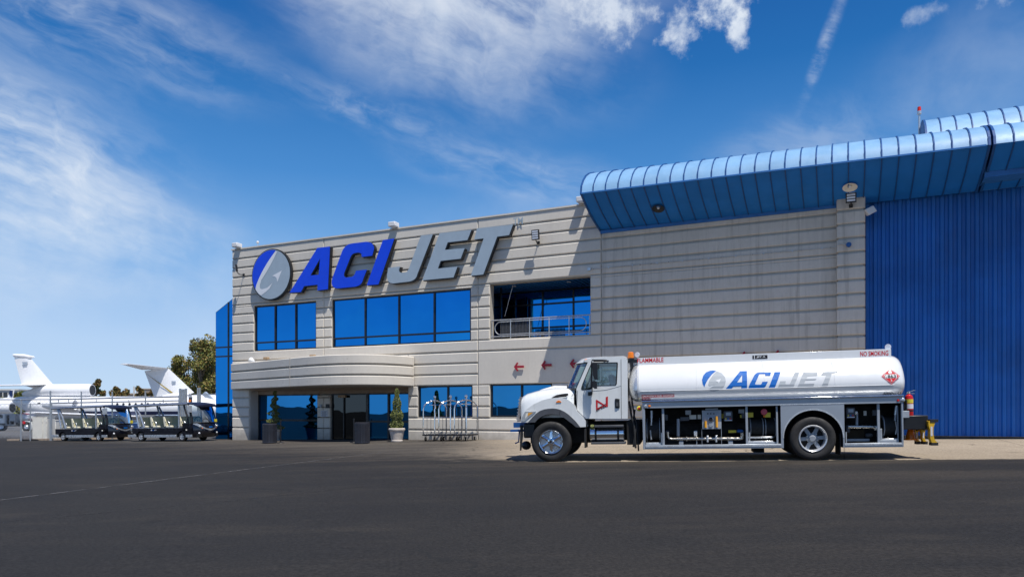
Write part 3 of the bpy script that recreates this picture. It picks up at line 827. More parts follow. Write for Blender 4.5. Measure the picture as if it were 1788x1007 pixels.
# roof ball
s, z = B.un(450, 423, .6); t = thing('roof_sensor', 'tiny white ball sensor on a thin stick above the parapet', 'sensor', B, (s, .6, 9.7))
a = MB(); a.tube([(s, .6, 9.7), (s, .6, z)], .012, 6); a.build('stick', M['white_box'], t); a = MB(); a.ball((s, .6, z), .075); a.build('ball', M['white_box'], t, smooth=True)
# red beacon
s, z = B.un(1605, 191, 4.5); t = thing('obstruction_light', 'red obstruction light on a short mast above the upper blue roof', 'beacon', B, (s, 4.5, z-1.2))
a = MB(); a.tube([(s, 4.5, z-1.6), (s, 4.5, z-.12)], .04); a.build('mast', M['rail'], t)
a = MB(); a.lathe([(.0, .19), (.06, .17), (.075, .0), (.0, 0)], (s, 4.5, z-.08), n=12); a.build('lens', M['red_bulb'], t, smooth=True)
a = MB(); a.cyl((s, 4.5, z-.2), (s, 4.5, z-.08), .08, n=12); a.build('base', M['rail'], t)
# wall speaker on pilaster right
s, z = B.un(1519, 368, -.35); t = thing('wall_speaker', 'tilted white speaker box beside the pilaster against the ribbed blue door', 'speaker', B, (S_PIL1, -.3, z))
a = MB(); a.obox((s, -.35, z), (.82, .3, .45), (-.35, .9, .1), (-.5, -.1, .85), .15, .12, .12); a.build('housing', M['white_box'], t, bevel=.02)
a = MB(); a.tube([(S_PIL1-.02, -.2, z+.02), (s, -.3, z+.03)], .02); a.build('bracket', M['white_box'], t)
# conduit along the wall
t = thing('wall_conduit', 'thin grey conduit pipe running across the stained wall under the overhang', 'conduit', B, (20, -.05, 7.2))
sA, zA = B.un(1030, 470, -.03); sB, zB = B.un(1462, 431, -.03)
a = MB(); a.tube([(sA, -.03, zA), (sB, -.03, zB)], .014, 6); a.build('pipe', M['rail'], t)
a = MB(); a.box(sA-.1, sA+.04, -.09, -.001, zA-.06, zA+.06); a.build('junction_box', M['rail'], t)
a = MB()
for i in range(9): x = sA+.8+i*(sB-sA)/9.3; zc = zA+(zB-zA)*(x-sA)/(sB-sA); a.box(x-.02, x+.02, -.05, -.001, zc-.035, zc+.035)
a.build('clip', M['rail'], t)
s, z = B.un(1482, 427, -.5); t = thing('hose_bib', 'small blue round reel fixed on the pilaster at the end of the conduit', 'reel', B, (s, -.42, z))
a = MB(); a.cyl((s, -.43, z), (s, -.53, z), .085, n=16); a.build('drum', M['blue_pl'], t, bevel=.01)
a = MB(); a.tube([(s-.42, -.44, z+.03), (s-.2, -.46, z+.05), (s-.06, -.46, z)], .018, 6); a.build('feed_pipe', M['rail'], t)
# horn speaker and two cameras on the entrance canopy
s, z = B.un(441, 629, -.32); t = thing('horn_speaker', 'white horn speaker on top of the curved entrance band, leftmost', 'horn speaker', B, (s, -.32, 4.0))
a = MB(); a.lathe([(.0, -.02), (.17, 0), (.1, .1), (.06, .22), (.06, .3), (0, .3)], (s-.1, -.32, z), (1, -.1, -.25), 14); a.build('horn', M['white_box'], t, smooth=True)
a = MB(); a.tube([(s+.06, -.30, 3.98), (s+.06, -.32, z-.04)], .025); a.build('stand', M['white_box'], t)
for px, py, lb in ((465, 625, 'tan security camera on a stub post on the entrance band, next to the white horn'), (546, 621, 'tan security camera resting low on the entrance band above the panel joint')):
    s = B.un(px, py, -.5)[0]; yy = -.5
    z = B.un(px, py, yy)[1]
    t = thing('security_camera', lb, 'camera', B, (s, yy, 3.98), 'tan cameras on the entrance band')
    a = MB(); a.box(s-.14, s+.14, yy-.08, yy+.08, z-.055, z+.055); a.build('housing', M['tan_plastic'], t, bevel=.012)
    a = MB(); a.tube([(s, yy, 3.97), (s, yy, z-.05)], .03); a.build('post', M['tan_plastic'], t)

# ------------------------------------------------------------------ wall sign
SY = -.30
def zp(pts, ox, oy, k): return [B.un(ox+x/k, oy+y/k, SY) for x, y in pts]
def zpA(pts): return zp(pts, 430, 410, 1788/270)
def zpJ(pts): return zp(pts, 660, 370, 1788/270)
def bez(p0, p1, p2, n=7): return [((1-t)**2*p0[0]+2*t*(1-t)*p1[0]+t*t*p2[0], (1-t)**2*p0[1]+2*t*(1-t)*p1[1]+t*t*p2[1]) for t in [i/n for i in range(n+1)]]
LET = {
 'A': (zpA([(500, 668), (822, 150), (968, 134), (944, 627), (822, 642), (824, 574), (668, 592), (632, 660)]), [zpA([(742, 468), (852, 275), (838, 460)])]),
 'C': (zpA(bez((1108, 190), (1140, 112), (1220, 100))+bez((1380, 80), (1475, 78), (1478, 160))+[(1456, 240), (1336, 256)]+bez((1332, 235), (1335, 203), (1290, 205), 4)+bez((1270, 207), (1225, 212), (1208, 250), 4)+bez((1132, 440), (1120, 492), (1160, 492), 4)+bez((1200, 488), (1250, 490), (1268, 414), 4)+[(1396, 400)]+bez((1352, 510), (1335, 595), (1240, 600))+bez((1080, 616), (960, 630), (995, 500))), []),
 'I': (zpA([(1392, 582), (1580, 60), (1712, 42), (1528, 572)]), []),
 'J': (zpJ([(118, 645), (258, 630)]+bez((246, 655), (235, 705), (280, 702), 4)+bez((320, 698), (345, 690), (362, 640), 4)+[(496, 272), (634, 258), (486, 640)]+bez((455, 720), (440, 800), (330, 808))+bez((210, 822), (75, 850), (112, 680))), []),
 'E': (zpJ([(512, 790), (712, 245), (1082, 204), (1034, 325), (806, 352), (774, 438), (1002, 418), (956, 540), (724, 566), (692, 654), (918, 632), (874, 756)]), []),
 'T': (zpJ([(1072, 738), (1222, 306), (1112, 318), (1146, 190), (1562, 144), (1516, 268), (1378, 286), (1218, 722)]), []),
}
import mathutils
def sign_part(name, pts, holes, mat, root):
    a = MB(); a.poly(pts, SY, holes)
    face = a.build(name, mat, root)
    b_ = MB(); b_.poly([(p[0]+.035, p[1]-.03) for p in pts], SY+.012, [[(p[0]+.03, p[1]-.025) for p in h] for h in holes], back=SY+.19)
    b_.build('return', M['black'], face)
    return face
def inset(pts, d): return pts
lt0 = LET['A'][0][0]
for key, mat, nm, lb in (('A', 'sign_blue', 'letter_sign', 'large raised blue italic letter A on the wall'), ('C', 'sign_blue', 'letter_sign', 'large raised blue italic letter C on the wall'), ('I', 'sign_blue', 'letter_sign', 'large raised blue italic letter I on the wall'),
                         ('J', 'sign_grey', 'letter_sign', 'large raised grey italic letter J on the wall'), ('E', 'sign_grey', 'letter_sign', 'large raised grey italic letter E on the wall'), ('T', 'sign_grey', 'letter_sign', 'large raised grey italic letter T on the wall')):
    pts, hl = LET[key]; cx = sum(p[0] for p in pts)/len(pts); zb_ = min(p[1] for p in pts)
    t = thing(nm, lb, 'sign letter', B, (cx, SY, zb_), 'raised letters of the wall sign')
    sign_part('face', pts, hl, M[mat], t)
    st = MB()
    for q in (pts[0], pts[len(pts)//2]):
        pass
    x0, x1 = min(p[0] for p in pts), max(p[0] for p in pts)
    st.box(cx-.05, cx+.05, SY+.18, -.0, zb_+.9, zb_+.98) if key not in 'CJ' else st.box(x0+.35, x0+.42, SY+.18, 0, zb_+.15, zb_+.22)
    st.build('standoff', M['rail'], t)
# emblem
ecx, ecz = B.un(473, 479, SY); er_ = 1.27
t = thing('emblem_sign', 'round blue and grey emblem with a white swoosh and arrowhead left of the letters', 'sign emblem', B, (ecx, SY, ecz-er_))
circ = [(ecx+er_*math.cos(2*PI*i/64), ecz+er_*math.sin(2*PI*i/64)) for i in range(64)]
a = MB(); a.poly(circ, SY+.01, back=SY+.19); a.poly([(ecx+(x-ecx)*1.03, ecz+(z-ecz)*1.03) for x, z in circ], SY+.02, back=SY+.18); dsk = a.build('disc_edge', M['black'], t)
a = MB(); a.poly([(ecx+(x-ecx)*.985, ecz+(z-ecz)*.985) for x, z in circ], SY); a.build('disc', M['sign_grey'], t)
def emb(pts): # zoom coords -> clipped to disc
    o = []
    for x, z in zpA(pts):
        d = math.hypot(x-ecx, z-ecz)
        if d > er_*.975: x, z = ecx+(x-ecx)*er_*.975/d, ecz+(z-ecz)*er_*.975/d
        o.append((x, z))
    return o
blue_edge = bez((340, 186), (160, 420), (98, 640), 9)
arc = [(ecx+er_*.975*math.cos(a), ecz+er_*.975*math.sin(a)) for a in [PI*.5-.02+i*(PI*.73)/24 for i in range(25)]]
be = emb(blue_edge)
a0_ = math.atan2(be[0][1]-ecz, be[0][0]-ecx); a1_ = math.atan2(be[-1][1]-ecz, be[-1][0]-ecx)
if a1_ < a0_: a1_ += 2*PI
arc = [(ecx+er_*.975*math.cos(a0_+(a1_-a0_)*i/24), ecz+er_*.975*math.sin(a0_+(a1_-a0_)*i/24)) for i in range(25)]
a = MB(); a.poly(arc+be[::-1][1:-1], SY-.004); a.build('blue_field', M['sign_blue'], t)
sw = emb(blue_edge[::-1]+bez((358, 196), (250, 420), (176, 520), 8)+bez((165, 560), (140, 640), (200, 625), 6)+bez((240, 612), (280, 580), (306, 552), 4)+bez((270, 620), (230, 660), (172, 700), 4)+bez((150, 690), (110, 660), (100, 645), 3))
a = MB(); a.poly(sw, SY-.007); a.build('swoosh', M['sign_white'], t)
a = MB(); a.poly(emb([(300, 474), (412, 412), (360, 545), (350, 500), (335, 485)]), SY-.007); a.build('arrowhead', M['sign_white'], t)
# TM
s0, z1 = B.un(896, 383, -.06); s1, z0 = B.un(913, 391, -.06)
t = thing('trademark_sign', 'small grey letters TM beyond the top of the letter T', 'sign', B, (s0, -.06, z0))
a = MB(); a.text('TM', s0, s1, z0, z0+.30, -.06, bold=.01); a.build('letters', M['sign_grey'], t)
# red arrows
for px, py, lb in ((906, 640, 'small red arrow pointing left on the wall, in the sun, leftmost of the row'), (954, 637, 'small red arrow in the shade, second from the left before the truck cab'), (1004, 634.5, 'small red arrow pointing left, its tail behind the truck windscreen'), (1303, 622, 'red arrow tip peeking above the white tank, left of the other tip'), (1362, 619.5, 'red arrow tip peeking above the white tank, nearest the pilaster')):
    s, z = B.un(px, py, -.06); k = .24
    t = thing('arrow_sign', lb, 'arrow sign', B, (s, -.03, z), 'red arrows on the wall')
    pts = [(-.95, 0), (-.3, .82), (-.12, .6), (-.42, .2), (.98, .2), (.98, -.2), (-.42, -.2), (-.12, -.6), (-.3, -.82)]
    a = MB(); a.poly([(s+p*k, z+q*k) for p, q in pts], -.09, back=-.045); a.build('arrow', M['red_arrow'], t)
# ================================================================== fuel truck
T = rotframe((.986, 18.13, gz(.986, 18.13)), -12.4)
def U(px, py, y=0.0): return T.un(px, py, y)
truck = thing('fuel_truck', 'white tank truck with open silver pump compartments and red door emblem parked before the hangar', 'fuel truck', T)
YM, YW = 1.225, 2.45
def Z1(pts, y): return [U(890+a/7.45, 600+b/7.45, y) for a, b in pts]
def Z2(pts, y): return [U(890+a/7.45, 690+b/7.45, y) for a, b in pts]
def Z3(pts, y): return [U(1110+a/6.622, 690+b/6.622, y) for a, b in pts]     # front compartments
def Z4(pts, y): return [U(1360+a/5.96, 680+b/5.96, y) for a, b in pts]       # rear

# ---- cab
yc = .15
side = Z1([(868, 582), (1016, 240), (975, 235), (960, 215), (1062, 182), (1200, 172), (1480, 166), (1512, 178), (1532, 215), (1536, 972), (985, 972), (962, 968), (872, 868)], yc)
win = Z1([(932, 575), (948, 520), (1045, 290), (1062, 252), (1080, 245), (1398, 242), (1404, 260), (1390, 520), (1376, 540), (1150, 545), (1062, 560), (1055, 592), (952, 600), (936, 592)], yc)
cab = MB(); cab.poly(side, yc, [win], back=yc+.055)
cabo = cab.build('cab', M['white'], truck, bevel=.012)
far = MB(); far.poly(side, YW-yc-.055, [win], back=YW-yc); far.build('cab_side', M['white'], cabo)
# roof, back wall, floor
xr0, zr = Z1([(960, 215)], yc)[0]; roofpts = Z1([(960, 218), (1062, 184), (1200, 174), (1480, 168), (1512, 180), (1532, 216)], yc)
rf = MB()
secs = []
for x, z in roofpts:
    ring = []
    for i in range(9):
        y = yc+.02+(YW-2*yc-.04)*i/8; u = 2*i/8-1
        ring.append((x-.10*(1-u*u)*(1 if x < .6 else .2), y, z+.055*(1-u**4)))
    ring += [(p[0], p[1], p[2]-.05) for p in ring[::-1]]
    secs.append(ring)
rf.loft(secs, True); rf.build('cab_roof', M['white'], cabo, smooth=True)
xb, zb0 = Z1([(1536, 972)], yc)[0]; zb1 = Z1([(1532, 216)], yc)[0][1]
bk = MB(); bk.box(xb-.05, xb-.004, yc+.056, YW-yc-.056, zb0+.01, zb1-.0); bk.build('cab_back', M['white'], cabo)
fl = MB(); fl.box(side[-1][0]+.02, xb-.06, yc+.06, YW-yc-.06, zb0+.02, zb0+.2); fl.box(side[-1][0]+.03, side[0][0]+.42, yc+.06, YW-yc-.06, 1.35, 1.72); fl.box(side[-1][0]+.02, side[-1][0]+.06, yc+.06, YW-yc-.06, zb0, 1.72)
fl.build('dashboard', M['grey_pl'], cabo, bevel=.02)
stx = MB()
for y in (.35, 1.45): stx.box(1.05, 1.55, y, y+.55, 1.3, 1.5); stx.obox((1.56, y+.27, 1.8), (1, 0, .12), (0, 1, 0), (-.12, 0, 1), .07, .26, .38)
sw_ = MB(); sw_.box(1.05, 1.55, .35, .9, 1.3, 1.5); sw_.obox((1.56, .62, 1.82), (1, 0, .12), (0, 1, 0), (-.12, 0, 1), .07, .24, .36); sw_.build('seat', M['grey_eq'], cabo, bevel=.04)
sw_ = MB(); sw_.box(1.05, 1.55, 1.45, 2.0, 1.3, 1.5); sw_.obox((1.56, 1.72, 1.82), (1, 0, .12), (0, 1, 0), (-.12, 0, 1), .07, .24, .36); sw_.build('seat', M['grey_eq'], cabo, bevel=.04)
stw = MB(); path = [V((.72, .62, 1.86))+V((.12*math.sin(a)*.5, .2*math.cos(a), .2*math.sin(a))) for a in [2*PI*i/20 for i in range(21)]]
stw.tube(path, .016, 6); stw.tube([(.72, .62, 1.86), (.5, .62, 1.7)], .03); stw.build('steering_wheel', M['black'], cabo)
# windows
gl = MB(); gl.poly(win, yc+.03); gl.build('side_window', M['cab_glass'], cabo)
gl = MB(); gl.poly(win, YW-yc-.03); gl.build('side_window', M['cab_glass'], cabo)
sl_ = MB()
outw = [V((p[0], p[1])) for p in win]; cw = sum(outw, V((0, 0)))/len(outw)
sl_.poly([tuple(cw+(p-cw)*1.015) for p in outw], yc-.006, [[tuple(cw+(p-cw)*.955) for p in outw]], back=yc+.012)
vx = Z1([(1056, 250), (1072, 250), (1066, 585), (1050, 585)], yc); sl_.poly(vx, yc-.004, back=yc+.05)
sl_.build('window_seal', M['black'], cabo)
# windscreen: curved in plan between the two front pillars
b_lo, b_hi = Z1([(868, 580)], yc)[0], Z1([(1014, 238)], yc)[0]
ws, wf = MB(), MB(); rings = []
def wsp(t, u): # t height 0..1, u across -1..1
    bx = b_lo[0]+(b_hi[0]-b_lo[0])*t; bz = b_lo[1]+(b_hi[1]-b_lo[1])*t
    return V((bx-.40*(1-abs(u)**2.2), YM+u*(YM-yc-.035), bz))
nu = 14
ws.loft([[wsp(t, -1+2*i/nu) for i in range(nu+1)] for t in (.03, .25, .5, .75, .985)], caps=False, closed=False)
for f in ws.f: f.reverse()
ws.build('windscreen', M['cab_glass'], cabo, smooth=True)
path = [wsp(0, -1+2*i/nu) for i in range(nu+1)]; wf.tube(path, .022, 6); wf.tube([wsp(1, -1+2*i/nu) for i in range(nu+1)], .02, 6)
wf.tube([wsp(i/4, -1) for i in range(5)], .024, 6); wf.tube([wsp(i/4, 1) for i in range(5)], .024, 6)
wf.tube([wsp(.02, -.6)+V((-.03, 0, .01)), wsp(.18, -.1)+V((-.02, 0, 0))], .012, 5)
wf.build('windscreen_seal', M['black'], cabo)
stk = MB(); stk.obox(wsp(.14, -.80)+V((.012, 0, 0)), wsp(.14, -.75)-wsp(.14, -.85), (1, 0, 0), (.3, 0, 1), .08, .004, .055); stk.build('sticker', M['red'], cabo)
vs_ = MB(); vs_.loft([[wsp(1.0, -1+2*i/nu)+V((-.01, 0, .035)) for i in range(nu+1)], [wsp(1.0, -1+2*i/nu)+V((-.05, 0, .0)) for i in range(nu+1)], [wsp(1.05, -1+2*i/nu)+V((.10, 0, .09)) for i in range(nu+1)]], caps=False, closed=False)
vs_.build('roof_visor', M['white'], cabo, smooth=True)
ml = MB(); x, z = Z1([(995, 216)], yc)[0]; ml.ball((x, yc+.10, z+.015), .055, 10, 1.2, .6, .5); ml.build('marker_light', M['orange'], cabo, smooth=True)
ml = MB(); ml.ball((x-.19, yc+.55, z-.0), .055, 10, 1.2, .8, .55); ml.build('marker_light', M['orange'], cabo, smooth=True)
# door lines, handle, emblem
dl = MB()
for a in (Z1([(1448, 200), (1452, 972)], yc), Z1([(880, 610), (872, 860), (985, 970)], yc)):
    dl.tube([(p[0], yc-.001, p[1]) for p in a], .006, 5)
dl.tube([(p[0], yc-.001, p[1]) for p in Z1([(1060, 615), (1250, 600), (1400, 560), (1452, 545)], yc)], .004, 5)
dl.build('door_gap', M['grey_pl'], cabo)
hd_ = MB(); x0, z1 = Z1([(1368, 712)], yc)[0]; x1, z0 = Z1([(1432, 836)], yc)[0]; hd_.box(x0, x1, yc-.025, yc+.01, z0, z1)
hd_.build('door_handle', M['black'], cabo, bevel=.02)
hl = MB(); hl.box(x0+.03, x1-.03, yc-.045, yc-.024, z0+.05, z0+.15); hl.build('handle_grip', M['grey_pl'], cabo)
em = MB(); ty = yc-.006
em.poly(Z1([(1120, 726), (1136, 728), (1250, 800), (1250, 692), (1278, 682), (1278, 818), (1246, 820), (1145, 758), (1145, 834), (1205, 800), (1228, 814), (1125, 866)], yc), ty)
em.build('door_emblem', M['red'], cabo)
tx = MB(); x0, z0 = Z1([(1118, 895)], yc)[0]; x1, z1 = Z1([(1252, 820)], yc)[0]
tx.text('AVFUEL', x0, x1, z0, z0+.10, ty, shear=.2, bold=.03, up=(z1-z0)/(x1-x0)); tx.build('door_lettering', M['ink'], cabo)
# mirror assembly
mr = MB(); xm, zm0 = Z1([(1064, 210)], yc-.25)[0]; zm1 = Z1([(1064, 640)], yc-.25)[0][1]
mr.tube([(xm+.36, yc+.02, zm0-.0), (xm+.02, yc-.24, zm0), (xm, yc-.26, zm0-.06), (xm, yc-.26, zm1+.1), (xm-.02, yc-.1, zm1+.02), (xm-.03, yc+.01, zm1)], .016, 6)
mr.build('mirror_arm', M['black'], cabo)
mm = MB(); a = Z1([(1074, 248), (1138, 250), (1144, 460), (1110, 470), (1080, 400)], yc-.26); mm.poly(a, yc-.31, back=yc-.20); mm.build('wing_mirror', M['black'], cabo, bevel=.02)
mm = MB(); a = Z1([(1078, 490), (1100, 478), (1134, 490), (1136, 580), (1110, 586), (1076, 560)], yc-.26); mm.poly(a, yc-.31, back=yc-.20); mm.build('wing_mirror', M['black'], cabo, bevel=.02, label='small lower wing mirror')
mm = MB(); a = Z1([(1020, 625), (1075, 620), (1070, 665), (1018, 675)], yc-.05); mm.poly(a, yc-.08, back=yc+.01); mm.build('mirror_bracket', M['black'], cabo, bevel=.01)
gh = MB(); a = Z1([(1090, 225), (1285, 222)], yc); gh.tube([(a[0][0], yc-.05, a[0][1]), (a[1][0]-.05, yc-.05, a[1][1]), (a[1][0], yc+.01, a[1][1])], .018, 6); gh.build('grab_rail', M['black'], cabo)

# ---- hood
hd = MB(); secs = []
HS = [(914.2, 694.5, .90), (916, 691.5, .93), (923, 687.3, .95), (936, 683.6, .97), (948, 680.6, .99), (960, 678.6, 1.0), (970.5, 677.2, 1.02), (989, 677.6, 1.03), (1006.4, 678.6, 1.035)]
for px, py, wd in HS:
    x, zt = U(px, py, .75); zbs = 1.12; ring = []
    for i in range(19):
        a = PI*i/18; c, s_ = math.cos(a), math.sin(a)
        ring.append((x-.0, YM-wd*math.copysign(abs(c)**.38, c), zbs+(zt+.012-zbs)*max(s_, 0)**.42))
    secs.append(ring)
hd.loft(secs, caps=True, closed=False)
hood = hd.build('hood', M['white'], truck, smooth=True, angle=50)
bulge = MB(); secs = []
for px, py, wd, hgt in ((920, 690.5, .30, .0), (945, 682, .42, .045), (965, 677.2, .45, .06), (985, 677, .45, .05), (1004, 678, .45, .02)):
    x, zt = U(px, py, .75)
    secs.append([(x, YM-wd, zt-.06), (x, YM-wd*.8, zt+hgt), (x, YM, zt+hgt+.02), (x, YM+wd*.8, zt+hgt), (x, YM+wd, zt-.06)])
bulge.loft(secs, caps=True, closed=False); bulge.build('hood_bulge', M['white'], hood, smooth=True, angle=60)
iv = MB(); ysd = .205; iv.poly(Z1([(535, 712), (560, 690), (610, 664), (680, 650), (750, 643), (760, 655), (752, 678), (735, 690), (640, 700)], ysd), ysd-.004, back=ysd+.1); iv.build('hood_vent', M['void'], hood, bevel=.006)
iv = MB(); iv.tube([(p[0], ysd-.008, p[1]) for p in Z1([(535, 714), (640, 702), (735, 692), (756, 676)], ysd)], .008, 5); iv.build('vent_lip', M['white'], hood)
tx = MB(); x0, z0 = Z1([(800, 684)], ysd)[0]; x1, z1 = Z1([(856, 650)], ysd)[0]; tx.text('J3', x0, x1, z0, z1, ysd-.012); tx.build('unit_number', M['ink'], hood)
# hood to fender crease
# fender
fd = MB(); yf = .03
fend = Z1([(150, 985), (160, 930), (200, 868), (250, 826), (320, 780), (420, 735), (520, 708), (600, 700), (680, 703), (760, 726), (815, 768), (855, 822), (868, 866), (900, 905), (950, 955), (985, 1000)], yf)+Z2([(992, 408), (915, 412), (850, 330), (760, 250), (660, 195), (560, 180), (450, 190), (350, 245), (250, 348), (150, 350)], yf)
fd.poly(fend, yf, back=.55); fdo = fd.build('fender', M['white'], truck, bevel=.075, seg=4)
fd = MB(); fd.poly(fend, YW-.55, back=YW-yf); fd.build('fender', M['white'], truck, bevel=.075, seg=4)
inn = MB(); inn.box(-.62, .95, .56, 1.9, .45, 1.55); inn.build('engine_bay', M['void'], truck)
fr_ = MB(); flare = Z2([(240, 350), (300, 280), (345, 235), (395, 200), (450, 180), (500, 172), (560, 168), (610, 172), (660, 186), (710, 210), (760, 244), (805, 285), (850, 328), (885, 370), (918, 414), (866, 412), (820, 372), (740, 312), (690, 275), (640, 252), (560, 240), (490, 246), (420, 270), (365, 310), (330, 350)], -.0)
fr_.poly(flare, -.03, back=.2); fr_.build('arch_flare', M['grey_pl'], fdo, bevel=.012)
fg = MB(); fg.tube([(p[0], -.034, p[1]) for p in Z2([(660, 190), (652, 245)], 0)], .006, 5); fg.build('flare_joint', M['void'], fdo)
ml = MB(); ml.poly(Z1([(602, 762), (612, 745), (640, 734), (664, 745), (672, 760)], .03), .015, back=.05); ml.build('side_marker', M['orange'], fdo, bevel=.006)
# headlight wraps the corner
hl = MB(); hl.poly(Z2([(200, 208), (342, 205), (290, 255), (185, 340), (150, 330), (168, 262)], .015), .012, back=.5); hlo = hl.build('headlight', M['headlamp'], fdo, bevel=.01)
ti = MB(); ti.poly(Z2([(240, 226), (300, 222), (262, 252), (232, 270)], .005), .006, back=.02); ti.build('turn_lens', M['amber'], hlo)
ti = MB(); ti.poly(Z2([(212, 232), (238, 228), (228, 275), (196, 305)], .005), .006, back=.02); ti.build('lamp_lens', M['cabinet'], hlo)
# grille: chrome surround leaning back
gx0, gz0 = U(911.5, 736, .4); gx1, gz1 = U(915.5, 692, .4)
gr = MB()
def gpt(u, t): return V((gx0+(gx1-gx0)*t-.06*(1-abs(u)**3)-.10, YM+u*1.0*(1-.08*t), gz0+(gz1-gz0)*t))
out_ = [[gpt(-1+2*i/10, t) for i in range(11)] for t in (0, .35, .7, 1)]
gr.loft(out_, caps=False, closed=False); 
gro = gr.build('grille', M['chrome'], truck, smooth=True)
gb = MB()
for k in range(7):
    t = .12+.76*k/6; gb.tube([gpt(-.8+1.6*i/10, t)+V((-.02, 0, 0)) for i in range(11)], .022, 5)
gb.build('grille_bars', M['silver'], gro)
nf = MB(); nf.box(gx0-.0, gx0+.4, .55, YW-.55, gz0-.0, gz1-.15); nf.build('nose_filler', M['void'], gro)
# bumper and front bits
bp = MB(); x0, z1 = U(911, 738, .05); z0 = U(911, 768, .05)[1]
bp.box(x0+.02, x0+.32, .12, YW-.12, z0+.05, z1-.015); bp.build('bumper', M['black'], truck, bevel=.04, seg=3)
bf = MB(); bf.poly([U(908.5, 742, .12), U(913, 742, .12), U(913, 760, .12), U(910, 786, .12), U(908, 786, .12)], .1, back=.16); bf.build('bumper_flap', M['black_rub'], truck)
ft = MB(); x, z = U(919, 777, .4); ft.ball((x, .4, z), .13, 12, 1, 1.2, .9); ft.build('air_tank', M['black'], truck, smooth=True)
st_ = MB(); a = U(893, 751.5, 1.9); b_ = U(910, 751.5, 1.9); st_.box(a[0], -.6, 1.75, 2.1, a[1]-.03, a[1]+.03); st_.tube([(b_[0]-.05, 1.9, a[1]), (b_[0]-.08, 1.9, a[1]-.32), (a[0]+.1, 1.9, a[1]-.36)], .02); st_.build('tow_step', M['blue_pl'], truck)
st_ = MB(); a = U(898, 746, 1.9); b_ = U(909, 737, 1.9); st_.box(a[0], -.62, 1.8, 1.84, a[1], b_[1]); st_.build('plate_bracket', M['blue_pl'], truck)
mf = MB(); a = Z2([(970, 430), (988, 430), (990, 680), (972, 682)], .05); mf.poly(a, .05, back=.5); mf.build('mudflap', M['black_rub'], truck)

# ---- wheels
def wheel(x, y, sgn, front):
    """y = outer face, sgn = +1 inward direction"""
    z = .515; o = V((x, y, z)); ax = V((0, sgn, 0))
    t = MB(); wd = .27
    t.lathe([(.315, .02), (.36, -.0), (.43, -.012), (.475, .0), (.505, .025), (.517, .06), (.517, wd-.06), (.505, wd-.025), (.43, wd), (.315, wd-.02)], o, ax, 40, False)
    for k in range(3): t.lathe([(.5195, .075+k*.05), (.5195, .10+k*.05)], o, ax, 40, False)
    to = t.build('wheel', M['tyre'], truck, smooth=True, angle=28)
    rm = MB()
    if front: rm.lathe([(.322, .01), (.305, -.012), (.285, .0), (.272, .035), (.27, .16)], o, ax, 36, False)
    else: rm.lathe([(.322, .01), (.305, -.01), (.288, .0), (.275, .04), (.262, .20)], o, ax, 36, False)
    for f in rm.f: f.reverse()
    rm.build('rim', M['chrome'] if front else M['alu_lt'], to, smooth=True, angle=50)
    bk_ = MB(); d = .10 if front else .17; bk_.cyl(o+ax*d, o+ax*(d+.02), .275, n=32); bk_.build('rim_back', M['silver'] if front else M['void'], to)
    sp_ = MB(); off = R(30 if front else 4)
    for k in range(6):
        a = off+k*PI/3; e = V((math.cos(a), 0, math.sin(a))); g_ = V((-math.sin(a), 0, math.cos(a)))
        if front:
            sp_.loft([[o+ax*(.015)+e*.07+g_*.05, o+ax*(-.0)+e*.07, o+ax*(.015)+e*.07-g_*.05, o+ax*.1+e*.07-g_*.06, o+ax*.1+e*.07+g_*.06],
                      [o+ax*(.03)+e*.2+g_*.026, o+ax*(.012)+e*.2, o+ax*(.03)+e*.2-g_*.026, o+ax*.1+e*.2-g_*.04, o+ax*.1+e*.2+g_*.04],
                      [o+ax*(.06)+e*.27+g_*.055, o+ax*(.035)+e*.27, o+ax*(.06)+e*.27-g_*.055, o+ax*.1+e*.27-g_*.07, o+ax*.1+e*.27+g_*.07]], True)
        else:
            sp_.obox(o+ax*.13+e*.17, e, g_, ax, .11, .042, .02); sp_.cyl(o+ax*.10+e*.245+g_*.02, o+ax*.14+e*.245+g_*.02, .018, n=6); sp_.cyl(o+ax*.10+e*.245-g_*.02, o+ax*.14+e*.245-g_*.02, .018, n=6)
    sp_.build('spokes', M['chrome'] if front else M['grey_eq'], to, smooth=front, angle=20)
    hb_ = MB()
    if front: hb_.lathe([(.0, -.045), (.035, -.045), (.05, -.02), (.085, -.01), (.105, .03), (.11, .1)], o, ax, 24)
    else: hb_.lathe([(.0, .03), (.06, .03), (.075, .05), (.08, .09), (.12, .10), (.125, .14)], o, ax, 24)
    hbo = hb_.build('hub', M['chrome'] if front else M['grey_eq'], to, smooth=True)
    lg = MB()
    for k in range(10):
        a = k*PI/5+.2; e = V((math.cos(a), 0, math.sin(a))); rr_ = .13 if not front else .135
        lg.cyl(o+ax*(.07 if not front else .04)+e*rr_, o+ax*.14+e*rr_, .014, n=6)
    lg.build('lug_nuts', M['silver'], to)
    if front:
        cp = MB(); cp.cyl(o+ax*(-.05), o+ax*-.0, .03, n=16); cp.build('hub_cap', M['black'], to)
    return to
wheel(.012, .0, 1, True); wheel(.012, YW, -1, True)
wheel(6.236, .02, 1, False); wheel(6.236, YW-.02, -1, False)
t2 = MB(); t2.lathe([(.3, .0), (.43, .0), (.505, .02), (.517, .06), (.517, .22), (.43, .27), (.3, .27)], (6.236, .36, .515), (0, 1, 0), 32); t2.build('inner_tyre', M['tyre'], truck, smooth=True)
axl = MB(); axl.cyl((6.236, .3, .515), (6.236, YW-.3, .515), .12); axl.cyl((.012, .2, .5), (.012, YW-.2, .5), .07); axl.box(6.0, 6.47, .9, 1.55, .35, .7); axl.build('axle', M['black'], truck)

